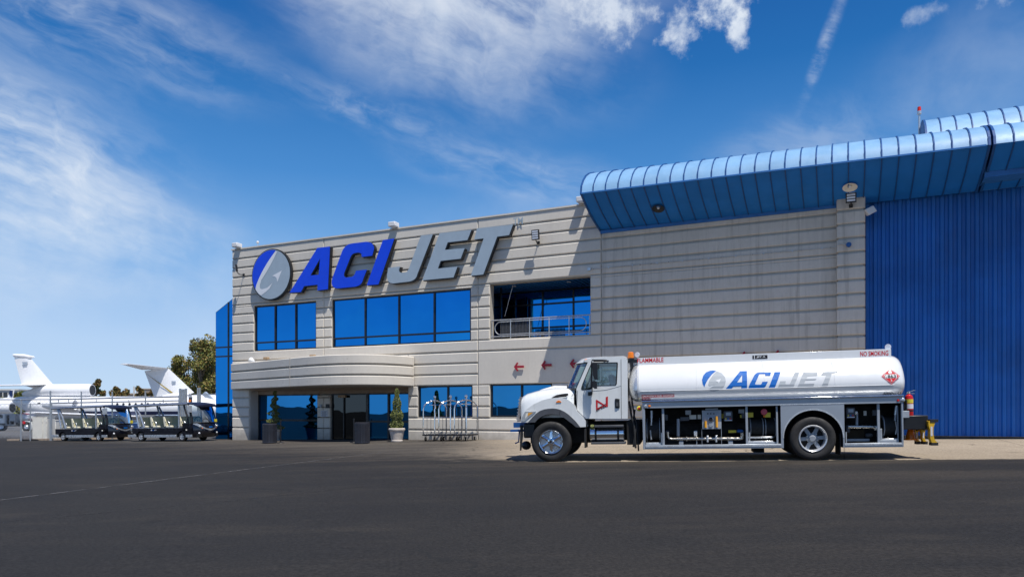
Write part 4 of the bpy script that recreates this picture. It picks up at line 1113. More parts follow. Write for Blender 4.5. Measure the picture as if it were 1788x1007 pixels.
# ---- chassis, fuel tank, steps
ch = MB(); ch.box(-.6, 8.0, .80, .90, .62, .88); ch.box(-.6, 8.0, 1.55, 1.65, .62, .88)
for x in (1.2, 2.5, 4, 5.2, 7.2): ch.box(x, x+.12, .9, 1.55, .64, .86)
ch.box(.95, 2.3, .60, 1.9, .50, .98); ch.box(1.9, 2.22, .3, 2.1, .4, 1.0)
ch.build('chassis', M['void'], truck)
fx0, fz1 = Z2([(1030, 410)], .1)[0]; fx1, fz0 = Z2([(1498, 600)], .1)[0]
rr_ = (fz1-fz0)/2; zc = (fz0+fz1)/2
ftk = MB(); ftk.lathe([(0, 0), (rr_-.03, .0), (rr_, .03), (rr_, fx1-fx0-.03), (rr_-.03, fx1-fx0), (0, fx1-fx0)], (fx0, .08+rr_, zc), (1, 0, 0), 32)
fto = ftk.build('fuel_tank', M['chrome'], truck, smooth=True)
sb = MB()
for a in (1118, 1410):
    x = Z2([(a, 500)], .1)[0][0]; sb.lathe([(rr_+.008, 0), (rr_+.008, .05)], (x-.025, .08+rr_, zc), (1, 0, 0), 32, False)
sb.build('tank_strap', M['black'], fto)
cp = MB(); x = Z2([(1075, 405)], .15)[0][0]; cp.cyl((x, .2, zc+rr_-.04), (x, .14, zc+rr_+.03), .05, n=12); cp.build('filler_cap', M['foliage'], fto)
dp = MB(); x0, z1 = Z2([(1140, 415)], .1)[0]; x1, z0 = Z2([(1480, 460)], .1)[0]
nn_ = 10
for i in range(nn_):
    for j in range(2):
        x = x0+(x1-x0)*(i+.5)/nn_; z = z0+(z1-z0)*(j+.5)/2
        yy = .08+rr_-math.sqrt(max(rr_**2-(z-zc)**2, .0001))
        dp.obox((x, yy-.004, z), (1, 0, 1 if (i+j) % 2 else -1), (0, 1, 0), (1, 0, -1 if (i+j) % 2 else 1), .03, .006, .012)
dp.build('tread_pattern', M['black'], fto)
stp = MB(); a = Z2([(1105, 398), (1480, 388)], .1); stp.box(a[0][0], a[1][0], .04, .4, a[0][1]-.035, a[0][1]+.02); stp.build('step', M['grey_pl'], truck, bevel=.008)
stp = MB(); a = Z2([(1060, 622), (1508, 616)], .1); stp.box(a[0][0], a[1][0], .04, .4, a[0][1]-.025, a[0][1]+.03); stp.build('step', M['grey_pl'], truck, bevel=.008, label='lower step bar')
hs_ = MB()
for (p, q, r_) in (((1098, 700), (1110, 782), .026), ((1102, 690), (1115, 787), .02), ((1108, 715), (1106, 780), .024)):
    a = U(*p, .25); b_ = U(*q, .2); m_ = U((p[0]+q[0])/2+3, (p[1]+q[1])/2-10, .2)
    hs_.tube(smooth_curve3([(a[0], .35, a[1]), (m_[0]-.05, .22, m_[1]), (b_[0], .2, b_[1])]) if False else [(a[0], .35, a[1]), (m_[0]-.06, .25, m_[1]+.05), (m_[0], .2, m_[1]-.15), (b_[0], .2, b_[1])], r_, 8)
hs_.build('air_hoses', M['black_rub'], truck, smooth=True)

# ---- tank
TX0, TX1 = 2.22, 7.98
NT = [( .20, 1.47), (.10, 1.55), (.035, 1.64), (.01, 1.725), (.012, 1.80), (.05, 1.92), (.12, 2.05), (.22, 2.18), (.35, 2.30), (.50, 2.39), (.66, 2.445), (.9, 2.48), (1.225, 2.49)]
ring = NT+[(YW-y, z) for y, z in NT[-2::-1]]
def tring(x, k, kz=None):
    kz = k if kz is None else kz
    return [(x, YM+(y-YM)*k, 1.93+(z-1.93)*kz) for y, z in ring]
tk = MB(); secs = []
for i in range(7): a = PI/2*(i/6); secs.append(tring(TX0-.16*math.cos(a)-.0, max(.02, math.sin(a)*.99)**.8))
secs += [tring(TX0, 1.0)]+[tring(TX0+.04, 1.0), tring(TX1-.05, 1.0)]
for dx, k in ((.02, .995), (.12, .975), (.22, .93), (.29, .86), (.325, .76), (.345, .6), (.355, .4), (.36, .1)): secs.append(tring(TX1+dx, k))
tk.loft(secs, True)
tank = tk.build('tank', M['tankw'], truck, smooth=True, angle=38)
fd_ = MB(); 
secs = []
for i in range(8): a = PI/2*(i/7); secs.append(tring(TX0-.03-.25*math.cos(a), max(.03, .985*math.sin(a))**.75))
fd_.loft(secs, True); fd_.build('tank_head', M['alu_lt'], tank, smooth=True)
sm = MB(); sm.tube([(TX0+.05, .002, 1.722), (TX1+.02, .002, 1.722)], .010, 6); sm.build('seam_weld', M['tankw'], tank)
for xs_ in (3.62, 5.18, 6.74):
    sm = MB(); sm.tube([(xs_, y-.001, z+.001) for y, z in NT], .0045, 5); sm.build('seam_weld', M['tankw'], tank)
def tyf(x, z):
    for (y0, z0), (y1, z1) in zip(NT[:-1], NT[1:]):
        if z0 <= z <= z1: return y0+(y1-y0)*(z-z0)/(z1-z0)-.007
    return .5
tcuts = [n_[1] for n_ in NT]
yr = .52
rl_ = MB(); x1r = U(1556, 612, yr)[0]; x0r = U(1113, 630, yr)[0]; zt_ = U(1340, 616.5, yr)[1]; zb_ = 2.38
rl_.box(x0r, x1r, yr, yr+.03, zb_, zt_); rl_.box(x0r, x1r, YW-yr-.03, YW-yr, zb_, zt_); rl_.box(x0r, x0r+.03, yr+.03, YW-yr-.03, zb_, zt_); rl_.box(x1r-.03, x1r, yr+.03, YW-yr-.03, zb_, zt_)
rlo = rl_.build('top_rail', M['tankw'], tank, bevel=.006)
top_ = MB()
for x in (3.4, 5.1, 6.8): top_.cyl((x, YM, 2.46), (x, YM, zt_-.03), .27, n=20)
top_.build('manhole', M['tankw'], tank)
tx = MB(); a = U(1113, 634.5, yr); b_ = U(1158.5, 626, yr); a2 = U(1113, 633.0, yr)
tx.text('FLAMMABLE', a[0], b_[0], a[1]+.02, U(1113, 625.5, yr)[1]-.0, yr-.004, bold=.012); tx.build('lettering', M['decal_red'], rlo)
tx = MB(); a = U(1502, 622, yr); b_ = U(1551, 613, yr)
tx.text('NO SMOKING', a[0], b_[0], a[1]+.0, U(1502, 613.5, yr)[1], yr-.004, bold=.012); tx.build('lettering', M['decal_red'], rlo)
a = U(1314, 626.5, yr); b_ = U(1340, 619.5, yr)
pb = MB(); pb.box(a[0], b_[0], yr-.006, yr, a[1], b_[1]); pbo = pb.build('product_label', M['ink'], rlo)
tx = MB(); d = b_[0]-a[0]; tx.box(a[0]+.035, a[0]+.055, yr-.008, yr-.0062, a[1], b_[1]); tx.text('JET A', a[0]+.26*d, a[0]+.86*d, a[1]+.02, b_[1]-.02, yr-.008, bold=.04); tx.build('lettering', M['tankw'], pbo)
# company mark on the tank side
def tl(pts): # zoom 1215,635 scale 6.877
    o = []
    for x, y in pts:
        px, py = 1215+x/6.877, 635+y/6.877
        u = U(px, py, .03)
        for _ in range(3): u = U(px, py, tyf(*u))
        o.append(u)
    return o
def tank_poly(name, pts, mat, holes=()):
    m_ = MB(); m_.poly(pts, 0, holes, cuts=tcuts, fn=tyf); return m_.build(name, mat, tank)
tank_poly('letter_a', tl([(352, 308), (530, 88), (612, 86), (614, 300), (546, 302), (548, 266), (450, 270), (424, 306)]), M['logo_blue'], [tl([(494, 222), (556, 134), (556, 218)])])
tank_poly('letter_c', tl(bez((690, 160), (712, 102), (760, 102), 4)+[(904, 100), (894, 142), (832, 142)]+bez((832, 122), (815, 122), (790, 122), 3)+bez((768, 122), (758, 126), (750, 150), 3)+bez((712, 236), (706, 248), (740, 248), 3)+bez((775, 248), (790, 248), (798, 214), 3)+[(866, 212)]+bez((842, 260), (830, 294), (770, 296), 4)+bez((650, 300), (620, 306), (648, 240), 5)), M['logo_blue'])
tank_poly('letter_i', tl([(870, 296), (944, 98), (1018, 98), (944, 294)]), M['logo_blue'])
tank_poly('letter_j', tl([(1012, 208), (1082, 206)]+bez((1074, 238), (1076, 246), (1100, 244), 3)+bez((1124, 244), (1132, 238), (1142, 214), 3)+[(1186, 96), (1248, 96), (1190, 232)]+bez((1168, 290), (1140, 290), (1080, 290), 4)+bez((990, 292), (990, 262), (1008, 222), 4)), M['logo_grey'])
tank_poly('letter_e', tl([(1216, 288), (1290, 96), (1470, 94), (1458, 140), (1342, 144), (1328, 178), (1452, 176), (1438, 190), (1316, 196), (1300, 238), (1424, 234), (1406, 284)]), M['logo_grey'])
tank_poly('letter_t', tl([(1502, 282), (1566, 132), (1506, 134), (1522, 92), (1712, 84), (1702, 104), (1634, 112), (1572, 282)]), M['logo_grey'])
tank_poly('emblem_field', tl([(104, 276), (82, 240), (74, 190), (90, 138), (124, 100), (170, 82), (206, 78), (244, 84), (200, 118), (150, 178), (120, 230)]), M['logo_blue'])
tank_poly('emblem_disc', tl([(142, 312), (180, 326), (220, 330), (270, 320), (320, 292), (350, 250), (360, 204), (348, 156), (310, 110), (252, 88), (210, 124), (160, 200), (150, 248), (162, 266), (206, 252), (240, 240), (210, 262)]), M['logo_grey'])
tank_poly('emblem_arrow', [(p[0], p[1]) for p in tl([(232, 200), (300, 178), (276, 236), (266, 218)])], M['tankw'])
for o_ in [o_ for o_ in tank.children if o_.name.startswith('emblem_arrow')]: o_.location.y -= .004
# placards
def plac(px0, py0, px1, py1, name, mat):
    z0 = U(px0, py1)[1]; z1 = U(px0, py0)[1]; x0 = U(px0, py0)[0]; x1 = U(px1, py0)[0]
    m_ = MB(); m_.poly([(x0, z0), (x1, z0), (x1, z1), (x0, z1)], 0, cuts=tcuts, fn=tyf); return m_.build(name, mat, tank), x0, x1, z0, z1
fnl = lambda x, z: tyf(x, z)-.004
o_, x0, x1, z0, z1 = plac(1120.3, 689.0, 1177.5, 694.0, 'shutoff_label', M['decal_drk'])
tx = MB(); tx.text('EMERGENCY FUEL SHUTOFF', x0+.02, x1-.02, z0+.012, z1-.012, 0, fn=fnl, bold=.01); tx.build('lettering', M['tankw'], o_)
o_, x0, x1, z0, z1 = plac(1120.3, 694.6, 1135.5, 699.2, 'push_label', M['decal_drk'])
tx = MB(); tx.text('PUSH', x0+.02, x1-.02, z0+.012, z1-.012, 0, fn=fnl, bold=.01); tx.build('lettering', M['tankw'], o_)
cx_, cz_ = U(1554.5, 656.5, .08); hh = .195
m_ = MB(); m_.poly([(cx_-hh, cz_), (cx_, cz_-hh), (cx_+hh, cz_), (cx_, cz_+hh)], 0, cuts=tcuts, fn=tyf); dm = m_.build('hazard_placard', M['decal_red'], tank)
fn2 = lambda x, z: tyf(x, z)-.003; fn3 = lambda x, z: tyf(x, z)-.006
m_ = MB(); k_ = .9
m_.poly([(cx_-hh*k_, cz_), (cx_, cz_-hh*k_), (cx_+hh*k_, cz_), (cx_, cz_+hh*k_)], 0, [[(cx_-hh*.86, cz_), (cx_, cz_-hh*.86), (cx_+hh*.86, cz_), (cx_, cz_+hh*.86)]], cuts=tcuts, fn=fn2)
m_.poly([(cx_-.125, cz_-.045), (cx_+.125, cz_-.045), (cx_+.125, cz_+.045), (cx_-.125, cz_+.045)], 0, cuts=tcuts, fn=fn2)
m_.poly([(cx_-.03, cz_+.065), (cx_+.03, cz_+.065), (cx_+.045, cz_+.10), (cx_+.02, cz_+.12), (cx_+.005, cz_+.155), (cx_-.015, cz_+.12), (cx_-.045, cz_+.11)], 0, cuts=tcuts, fn=fn2)
m_.text('3', cx_-.02, cx_+.02, cz_-.13, cz_-.07, 0, fn=fn2); m_.build('placard_marks', M['tankw'], dm)
m_ = MB(); m_.text('1863', cx_-.11, cx_+.11, cz_-.04, cz_+.04, 0, fn=fn3, bold=.025); m_.build('placard_number', M['ink'], dm)
m_ = MB(); a = U(1543, 689, .04); b_ = U(1576, 684, .04); m_.text('5000GAL', a[0], b_[0], a[1], b_[1], 0, fn=fnl, shear=.3, bold=.015); m_.build('capacity_lettering', M['ink'], tank)
# beacon and lamps on top
x, z = U(1101.5, 625, .6); bcn = MB(); bcn.lathe([(.0, 0), (.075, 0), (.08, .03), (.07, .15), (.05, .165), (0, .165)], (x, .6, z-.01), n=18); bcn.build('beacon', M['orange'], truck, smooth=True)
bm_ = MB(); bm_.cyl((x, .6, z-.02-.02), (x, .6, z), .085, n=18); bm_.box(x-.08, x+.16, .55, .66, z-.12, z-.04); bm_.box(x-.02, x+.06, .52, .7, z-.5, z-.1); bm_.build('beacon_bracket', M['black'], truck)
for px, py in ((1112.5, 619), (1550.5, 605.5)):
    x, z = U(px, py, .6); wl = MB(); wl.lathe([(0, .05), (.05, .04), (.068, 0), (.064, -.012), (0, -.01)], (x, .6, z), (.3, .8, 0), 16); wl.tube([(x, .62, z-.05), (x, .62, z-.10)], .008, 5); wl.build('work_lamp', M['lens'], truck, smooth=True)
bl = MB()
for p, q in (((1098, 650), (1106, 634)), ((1102, 650), (1109, 634))):
    a, b_ = U(*p, .7), U(*q, .7); bl.bar((a[0], .7, a[1]), (b_[0], .7, b_[1]), .04, .03)
bl.build('ladder_rail', M['alu_lt'], truck)

# ---- skirt with open compartments
sk = MB(); X0, X1 = 2.305, 8.175; zt0, zb0_ = 1.452, .30; op_t, op_b = 1.305, .40
xa0, xa1 = U(1126.5, 740)[0], U(1363.5, 740)[0]; xw1 = U(1472.5, 740)[0]
xb0, xb1 = U(1474.5, 740)[0], U(1574.5, 740)[0]
sk.box(X0, X1, .0, .04, op_t, zt0)                                    # upper band
sk.box(X0, xa0, .0, .07, zb0_, op_t); sk.box(xb1, X1, 0, .07, zb0_, op_t)
sk.box(xa0, xa1, .0, .06, zb0_, op_b); sk.box(xb0, xb1, .0, .06, zb0_, op_b)
xc_, zc_, rr_ = 6.236, .53, .655
arch = [(xa1, zb0_), (xc_-rr_, zb0_)]+[(xc_+rr_*math.cos(a), zc_+rr_*math.sin(a)) for a in [PI-PI*i/24 for i in range(25)]]+[(xc_+rr_, zb0_), (xb0, zb0_), (xb0, op_t), (xa1, op_t)]
sk.poly(arch, .0, back=.04)
skirt = sk.build('skirt', M['alu'], truck, bevel=.006)
tr = MB(); tr.box(X0-.01, X1+.01, -.02, .25, zt0+.002, zt0+.045); tr.tube([(X0, -.018, zt0+.022), (X1, -.018, zt0+.022)], .024, 8); tr.build('top_trim', M['chrome'], skirt, bevel=.004)
tr = MB()
for a, b_ in ((xa0, xa1), (xb0, xb1)): tr.box(a, b_, -.012, .02, op_b-.052, op_b-.012)
tr.box(xa1-.01, xb0+.01, -.006, 0.0, op_t+.008, op_t+.022)
tr.build('sill_trim', M['alu_lt'], skirt)
tr = MB(); tr.poly([(xc_+(rr_+.022)*math.cos(a), zc_+(rr_+.022)*math.sin(a)) for a in [PI*i/28 for i in range(29)]]+[(xc_+(rr_-.004)*math.cos(a), zc_+(rr_-.004)*math.sin(a)) for a in [PI-PI*i/28 for i in range(29)]], -.008, back=.01); tr.build('arch_trim', M['alu_lt'], skirt)
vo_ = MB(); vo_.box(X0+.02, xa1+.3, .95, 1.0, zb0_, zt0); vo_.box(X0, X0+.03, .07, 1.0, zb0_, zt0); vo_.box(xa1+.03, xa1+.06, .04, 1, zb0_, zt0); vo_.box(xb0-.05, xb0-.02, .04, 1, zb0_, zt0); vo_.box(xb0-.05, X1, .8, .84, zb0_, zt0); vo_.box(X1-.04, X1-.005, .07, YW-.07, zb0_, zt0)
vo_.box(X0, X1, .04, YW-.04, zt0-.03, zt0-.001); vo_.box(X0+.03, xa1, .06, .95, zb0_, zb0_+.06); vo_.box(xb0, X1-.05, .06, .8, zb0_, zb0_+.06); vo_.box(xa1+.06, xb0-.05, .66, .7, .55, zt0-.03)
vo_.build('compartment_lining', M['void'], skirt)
fs2 = MB(); fs2.box(X0, X1, YW-.04, YW, zb0_, zt0); fs2.build('skirt_far_side', M['alu'], skirt)
def post(px0, px1, y=.05, mat='grey_eq'):
    a = U(px0, 740, y)[0]; b_ = U(px1, 740, y)[0]; m_ = MB(); m_.box(a, b_, y, y+.06, op_b, op_t); m_.build('post', M[mat], skirt, bevel=.004)
for p in ((1156, 1160), (1302, 1306), (1355.5, 1358.5), (1532, 1536.5)): post(*p)
def zbx(name, zf, p0, p1, y, d, mat, bev=.006, par=None, label=None):
    (x0, z1), (x1, z0) = zf([p0], y)[0], zf([p1], y)[0]
    m_ = MB(); m_.box(x0, x1, y, y+d, z0, z1); return m_.build(name, M[mat], par or skirt, bevel=bev, label=label), (x0, x1, z0, z1)
# pump panel with gauges
pn, (x0, x1, z0, z1) = zbx('gauge_panel', Z3, (766, 172), (992, 386), .12, .05, 'grey_eq')
m_ = MB()
for a, b_ in (((766, 172), (992, 186)),): pass
(gx, gz_) = Z3([(868, 276)], .1)[0]; m_.lathe([(0, 0), (.055, 0), (.06, .01), (.06, .03)], (gx, .095, gz_), (0, 1, 0), 20); m_.build('gauge_face', M['ink'], pn)
m_ = MB(); m_.lathe([(.062, 0), (.05, -.008), (.05, .0)], (gx, .095, gz_), (0, 1, 0), 20, False); m_.build('gauge_ring', M['silver'], pn)
m_ = MB(); g2 = Z3([(868, 342)], .1)[0]; m_.lathe([(0, 0), (.045, 0), (.05, .01), (.05, .03)], (g2[0], .1, g2[1]), (0, 1, 0), 16); m_.build('gauge_face', M['silver'], pn)
m_ = MB()
for a in (834, 868, 904): q = Z3([(a, 210)], .1)[0]; m_.cyl((q[0], .105, q[1]), (q[0], .13, q[1]), .016, n=8)
m_.build('indicator', M['ink'], pn)
for a, b_, c, d in ((795, 295, 820, 372), (922, 240, 950, 368)):
    m_ = MB(); q0 = Z3([(a, d)], .1)[0]; q1 = Z3([(c, b_)], .1)[0]; m_.tube([((q0[0]+q1[0])/2, .1, q0[1]), ((q0[0]+q1[0])/2, .1, q1[1])], .03, 10); m_.build('sight_glass', M['amber'], pn, smooth=True)
zbx('panel_bracket', Z3, (806, 148), (952, 165), .15, .05, 'grey_eq')
for a in ((762, 386, 770, 580), (988, 386, 996, 580)): zbx('panel_leg', Z3, (a[0], a[1]), (a[2], a[3]), .14, .02, 'grey_eq', 0)
def meter(zf, p0, p1):
    o_, (x0, x1, z0, z1) = zbx('meter', zf, p0, p1, .12, .10, 'grey_pl', .02)
    w_, h_ = x1-x0, z1-z0
    m_ = MB(); m_.box(x0+.24*w_, x1-.2*w_, .116, .121, z0+.56*h_, z0+.86*h_); m_.build('display', M['logo_grey'], o_)
    m_ = MB(); m_.box(x0+.08*w_, x1-.08*w_, .117, .121, z0+.06*h_, z0+.14*h_); m_.build('label_strip', M['paper'], o_)
    for i, mt in enumerate(('tagyel', 'logo_blue', 'red')):
        m_ = MB(); m_.box(x0+(.15+.26*i)*w_, x0+(.29+.26*i)*w_, .115, .121, z0+.2*h_, z0+.32*h_); m_.build('key', M[mt], o_)
meter(Z3, (1018, 180), (1122, 298)); meter(Z4, (700, 186), (796, 296))
# pipes
def pipe(name, zf, pts, r, y, mat='steelpipe', n=12):
    q = [zf([p], y)[0] for p in pts]; m_ = MB(); m_.tube([(a, y, b_) for a, b_ in q], r, n); return m_.build(name, M[mat], skirt, smooth=True)
def rpt(a, b_, c, n=5): return bez(a, b_, c, n)
pipe('manifold_pipe', Z3, [(372, 420)]+rpt((372, 470), (376, 502), (420, 503), 5)+[(478, 503)], .028, .22)
pipe('manifold_pipe', Z3, [(478, 503), (1180, 500)]+rpt((1225, 500), (1232, 490), (1228, 455), 5)+[(1225, 430)], .042, .22)
for a in (590, 706, 1068): zbx('pipe_ring', Z3, (a-6, 478), (a+6, 528), .172, .1, 'steelpipe', .004)
for a in (832, 932): zbx('pipe_clamp', Z3, (a-12, 462), (a+12, 542), .155, .13, 'alu_lt', .01)
zbx('pipe_stand', Z3, (500, 528), (552, 582), .2, .06, 'grey_eq'); zbx('pipe_stand', Z3, (1070, 525), (1124, 578), .2, .08, 'grey_eq'); zbx('pipe_stand', Z3, (700, 525), (712, 580), .2, .03, 'grey_eq')
pipe('vertical_pipe', Z3, [(492, 270), (492, 470)], .04, .35, 'grey_eq')
zbx('valve', Z3, (345, 405), (390, 455), .25, .12, 'grey_pl', .03); zbx('valve', Z3, (1170, 395), (1246, 430), .28, .12, 'blue_pl', .03)
zbx('valve_handle', Z3, (672, 408), (712, 470), .2, .04, 'alu_lt', .01)
zbx('junction_box', Z3, (574, 172), (640, 222), .3, .06, 'grey_eq'); zbx('junction_box', Z3, (515, 250), (618, 292), .3, .1, 'grey_pl'); zbx('junction_box', Z3, (1188, 160), (1256, 205), .3, .06, 'grey_eq')
zbx('ident_plate', Z3, (620, 226), (700, 274), .4, .01, 'cabinet', 0); zbx('ident_plate', Z3, (716, 222), (756, 272), .4, .01, 'cabinet', 0)
zbx('relay_box', Z3, (338, 222), (372, 286), .2, .05, 'grey_pl'); zbx('relay_box', Z3, (1226, 205), (1262, 262), .2, .05, 'grey_pl')
zbx('yellow_tag', Z3, (990, 212), (1018, 262), .3, .02, 'tagyel', 0); zbx('yellow_tag', Z3, (1074, 402), (1162, 430), .4, .04, 'tagyel', 0); zbx('yellow_tag', Z3, (1206, 225), (1226, 258), .28, .02, 'tagyel', 0); zbx('yellow_tag', Z3, (1290, 198), (1360, 252), .3, .02, 'tagyel', 0); zbx('yellow_tag', Z3, (1496, 198), (1560, 252), .16, .02, 'tagyel', 0)
q = Z3([(1484, 190)], .1)[0]; m_ = MB(); m_.lathe([(0, 0), (.06, 0), (.075, .015), (.075, .04), (.03, .05), (.03, .15)], (q[0], .07, q[1]), (0, 1, 0), 20); m_.build('stop_button', M['pink'], skirt, smooth=True)
zbx('terminal', Z3, (1476, 228), (1500, 252), .15, .03, 'orange')
# hose reels
def reel(zf, xa, xb, ztop, zbot, n=3):
    a, b_ = zf([(xa, ztop)], .5)[0], zf([(xb, zbot)], .5)[0]
    zc = (a[1]+b_[1])/2; rr = (a[1]-b_[1])/2
    m_ = MB(); rr = min(rr, .42)
    m_.lathe([(rr*.3, 0), (rr*.86, .02), (rr*.86, b_[0]-a[0]-.02), (rr*.3, b_[0]-a[0])], (a[0], .52, zc), (1, 0, 0), 28)
    o_ = m_.build('hose_reel', M['black_rub'], skirt, smooth=True)
    for x in ([a[0], b_[0]]+([(a[0]+b_[0])/2, (a[0]+b_[0])/2+.06] if n > 2 else [])):
        m_ = MB(); m_.lathe([(rr*.80, -.008), (rr, -.008), (rr, .008), (rr*.80, .008), (rr*.80, -.008)], (x, .52, zc), (1, 0, 0), 32, False); m_.build('reel_flange', M['grey_eq'], o_, smooth=True)
reel(Z3, 130, 282, 260, 540, 2); reel(Z3, 1318, 1610, 260, 480, 4); reel(Z4, 1066, 1222, 260, 505, 2)
pipe('nozzle', Z3, [(182, 175), (182, 260)], .035, .2, 'silver'); pipe('nozzle', Z3, [(182, 260), (180, 345)], .022, .2, 'alu_lt'); pipe('hose_end', Z3, [(168, 400), (180, 510)], .02, .25, 'galv')
pipe('nozzle', Z4, [(1226, 165), (1212, 260)], .035, .2, 'silver'); pipe('nozzle', Z4, [(1212, 260), (1210, 325)], .024, .2, 'grey_eq'); pipe('hose_end', Z4, [(1215, 330), (1228, 400), (1216, 465)], .018, .25, 'galv')
zbx('reel_frame', Z3, (118, 545), (312, 560), .15, .05, 'alu_lt'); zbx('reel_frame', Z3, (118, 560), (312, 585), .1, .05, 'grey_eq'); zbx('reel_frame', Z3, (290, 430), (308, 545), .15, .05, 'alu_lt')
zbx('reel_frame', Z3, (1300, 478), (1590, 492), .15, .05, 'alu_lt'); zbx('reel_frame', Z3, (1300, 526), (1590, 538), .12, .05, 'alu_lt'); zbx('reel_frame', Z3, (1300, 540), (1650, 570), .1, .05, 'grey_eq'); zbx('reel_frame', Z3, (1305, 430), (1325, 540), .15, .05, 'grey_eq'); zbx('reel_frame', Z3, (1634, 430), (1655, 560), .15, .05, 'grey_eq')
zbx('reel_frame', Z4, (1058, 508), (1250, 522), .14, .06, 'alu_lt'); zbx('reel_frame', Z4, (1055, 522), (1250, 552), .1, .06, 'grey_eq'); zbx('reel_frame', Z4, (1052, 405), (1076, 520), .14, .05, 'grey_eq'); zbx('reel_frame', Z4, (1232, 170), (1248, 520), .14, .04, 'grey_eq')
pipe('rear_pipe', Z4, [(720, 386), (990, 388)]+rpt((1005, 388), (1010, 400), (1008, 420), 4), .045, .25); pipe('rear_pipe', Z4, [(810, 235), (812, 370)], .03, .3, 'grey_eq')
zbx('valve', Z4, (700, 368), (745, 450), .25, .15, 'grey_pl', .03); zbx('valve', Z4, (905, 455), (985, 495), .35, .15, 'grey_pl', .05); zbx('inner_panel', Z4, (712, 420), (890, 510), .55, .02, 'soil', 0)
zbx('valve_wheel', Z4, (790, 222), (822, 255), .22, .06, 'alu_lt', .015); zbx('ident_plate', Z4, (882, 220), (912, 268), .4, .02, 'cabinet', 0); zbx('relay_box', Z4, (975, 212), (1015, 268), .2, .06, 'grey_pl'); zbx('lower_bar', Z4, (700, 512), (945, 535), .3, .05, 'grey_eq'); zbx('panel_leg', Z4, (694, 440), (708, 555), .15, .03, 'grey_eq', 0)
# marker lamps on the band
for px, py, mt, r_ in ((1127, 708.5, 'silver', .05), (1134, 708.5, 'orange', .032), (1568, 698.5, 'red', .032), (1575.5, 698, 'silver', .055)):
    x, z = U(px, py); m_ = MB(); m_.lathe([(0, -.02), (r_*.7, -.018), (r_, -.004), (r_, .01)], (x, -.002, z), (0, 1, 0), 16); m_.build('band_lamp', M[mt], skirt, smooth=True)
q = U(1116, 713, .1); m_ = MB(); m_.lathe([(0, -.04), (.05, -.035), (.065, 0), (.065, .03)], (q[0], .1, q[1]), (0, 1, 0), 14); m_.build('shutoff_knob', M['tagyel'], skirt, smooth=True)
m_ = MB(); m_.lathe([(0, -.06), (.03, -.05), (.03, 0)], (q[0], .1, q[1]), (0, 1, 0), 12); m_.build('knob_centre', M['red'], skirt, smooth=True)
mfl = MB(); x = U(1466.5, 780, .1)[0]; mfl.box(x, x+.012, .05, .6, .12, .62); mfl.build('mudflap', M['black_rub'], truck)
und = MB(); und.box(5.0, 5.25, .9, 1.5, .14, .55); und.box(2.8, 5.3, .5, 1.0, .32, .5); und.build('undergear', M['void'], truck)
# rear bumper box
rb = MB(); a = U(1581, 725.5, .25); b_ = U(1621, 749, .25); rb.box(8.18, b_[0], .25, YW-.25, b_[1], a[1]); rb.build('rear_bumper', M['black'], truck, bevel=.01)
m_ = MB(); a = U(1581, 717, .05); b_ = U(1588, 729, .05); m_.box(8.176, b_[0], .05, .3, b_[1], a[1]); m_.build('switch_box', M['grey_eq'], truck, bevel=.008)

# ---- fire extinguisher hanging at the rear
x, z0 = U(1587.5, 728, .4); z1 = U(1587.5, 690, .4)[1]
ext = thing('fire_extinguisher', 'red fire extinguisher with yellow and white labels mounted at the back of the tank truck', 'fire extinguisher', T, (x, .4, z0))
m_ = MB(); m_.lathe([(0, 0), (.082, 0), (.09, .02), (.09, .44), (.075, .5), (.03, .53), (.03, .55), (0, .55)], (x, .4, z0), n=20); bo = m_.build('bottle', M['red'], ext, smooth=True)
m_ = MB(); m_.lathe([(.092, .33), (.092, .42)], (x, .4, z0), n=20, caps=False); m_.build('label_band', M['tagyel'], bo, smooth=True)
m_ = MB(); m_.lathe([(.092, .20), (.092, .31)], (x, .4, z0), n=20, caps=False); m_.build('label_band', M['paper'], bo, smooth=True)
m_ = MB(); m_.bar((x-.05, .4, z0+.57), (x+.13, .4, z0+.63), .03, .015); m_.bar((x-.05, .4, z0+.56), (x+.12, .4, z0+.55), .03, .015); m_.cyl((x, .4, z0+.53), (x, .4, z0+.6), .025); m_.build('handle', M['chrome'], ext)
m_ = MB(); m_.lathe([(.094, .14), (.094, .17)], (x, .4, z0), n=20, caps=False); m_.box(x-.09, x-.07, .3, .5, z0+.1, z0+.4); m_.build('bracket', M['black'], ext)
# ---- yellow rubber-tipped stands hanging below the bumper
def stand(px0, px1, py0, py1, y, label, mat='yellow'):
    a, b_ = U(px0, py1, y), U(px1, py0, y); x0, z0, x1, z1 = a[0], a[1], b_[0], b_[1]; wd = x1-x0; xc = x0+wd*.45
    t = thing('chock_stand', label, 'chock', T, (xc, y, z0), 'yellow chocks hung on the truck bumper')
    h = z1-z0
    pts = [(x0+.1*wd, z1)]+[(x1, z1)]+[(xc+.22*wd, z1-.28*h), (xc+.2*wd, z1-.55*h), (xc+.3*wd, z0+.22*h), (x1+.12*wd, z0+.06*h), (x1+.12*wd, z0), (x0+.5*wd, z0), (xc-.2*wd, z0+.3*h), (xc-.18*wd, z1-.4*h), (x0+.1*wd, z1-.2*h)]
    m_ = MB(); m_.poly(pts, y-.02, back=y+.14); m_.build('body', M[mat], t, bevel=.012)
    m_ = MB(); m_.box(x0+.4*wd, x1+.2*wd, y-.03, y+.15, z0-.03, z0+.035); m_.build('foot', M['black_rub'], t)
    m_ = MB(); m_.box(x0+.3*wd, x1+.25*wd, y-.03, y+.15, z1-.035, z1+.03); m_.build('pad', M['black_rub'], t)
    m_ = MB(); m_.box(xc-.12*wd, xc+.1*wd, y-.024, y-.018, z0+.35*h, z0+.75*h); m_.build('label_plate', M['paper'], t)
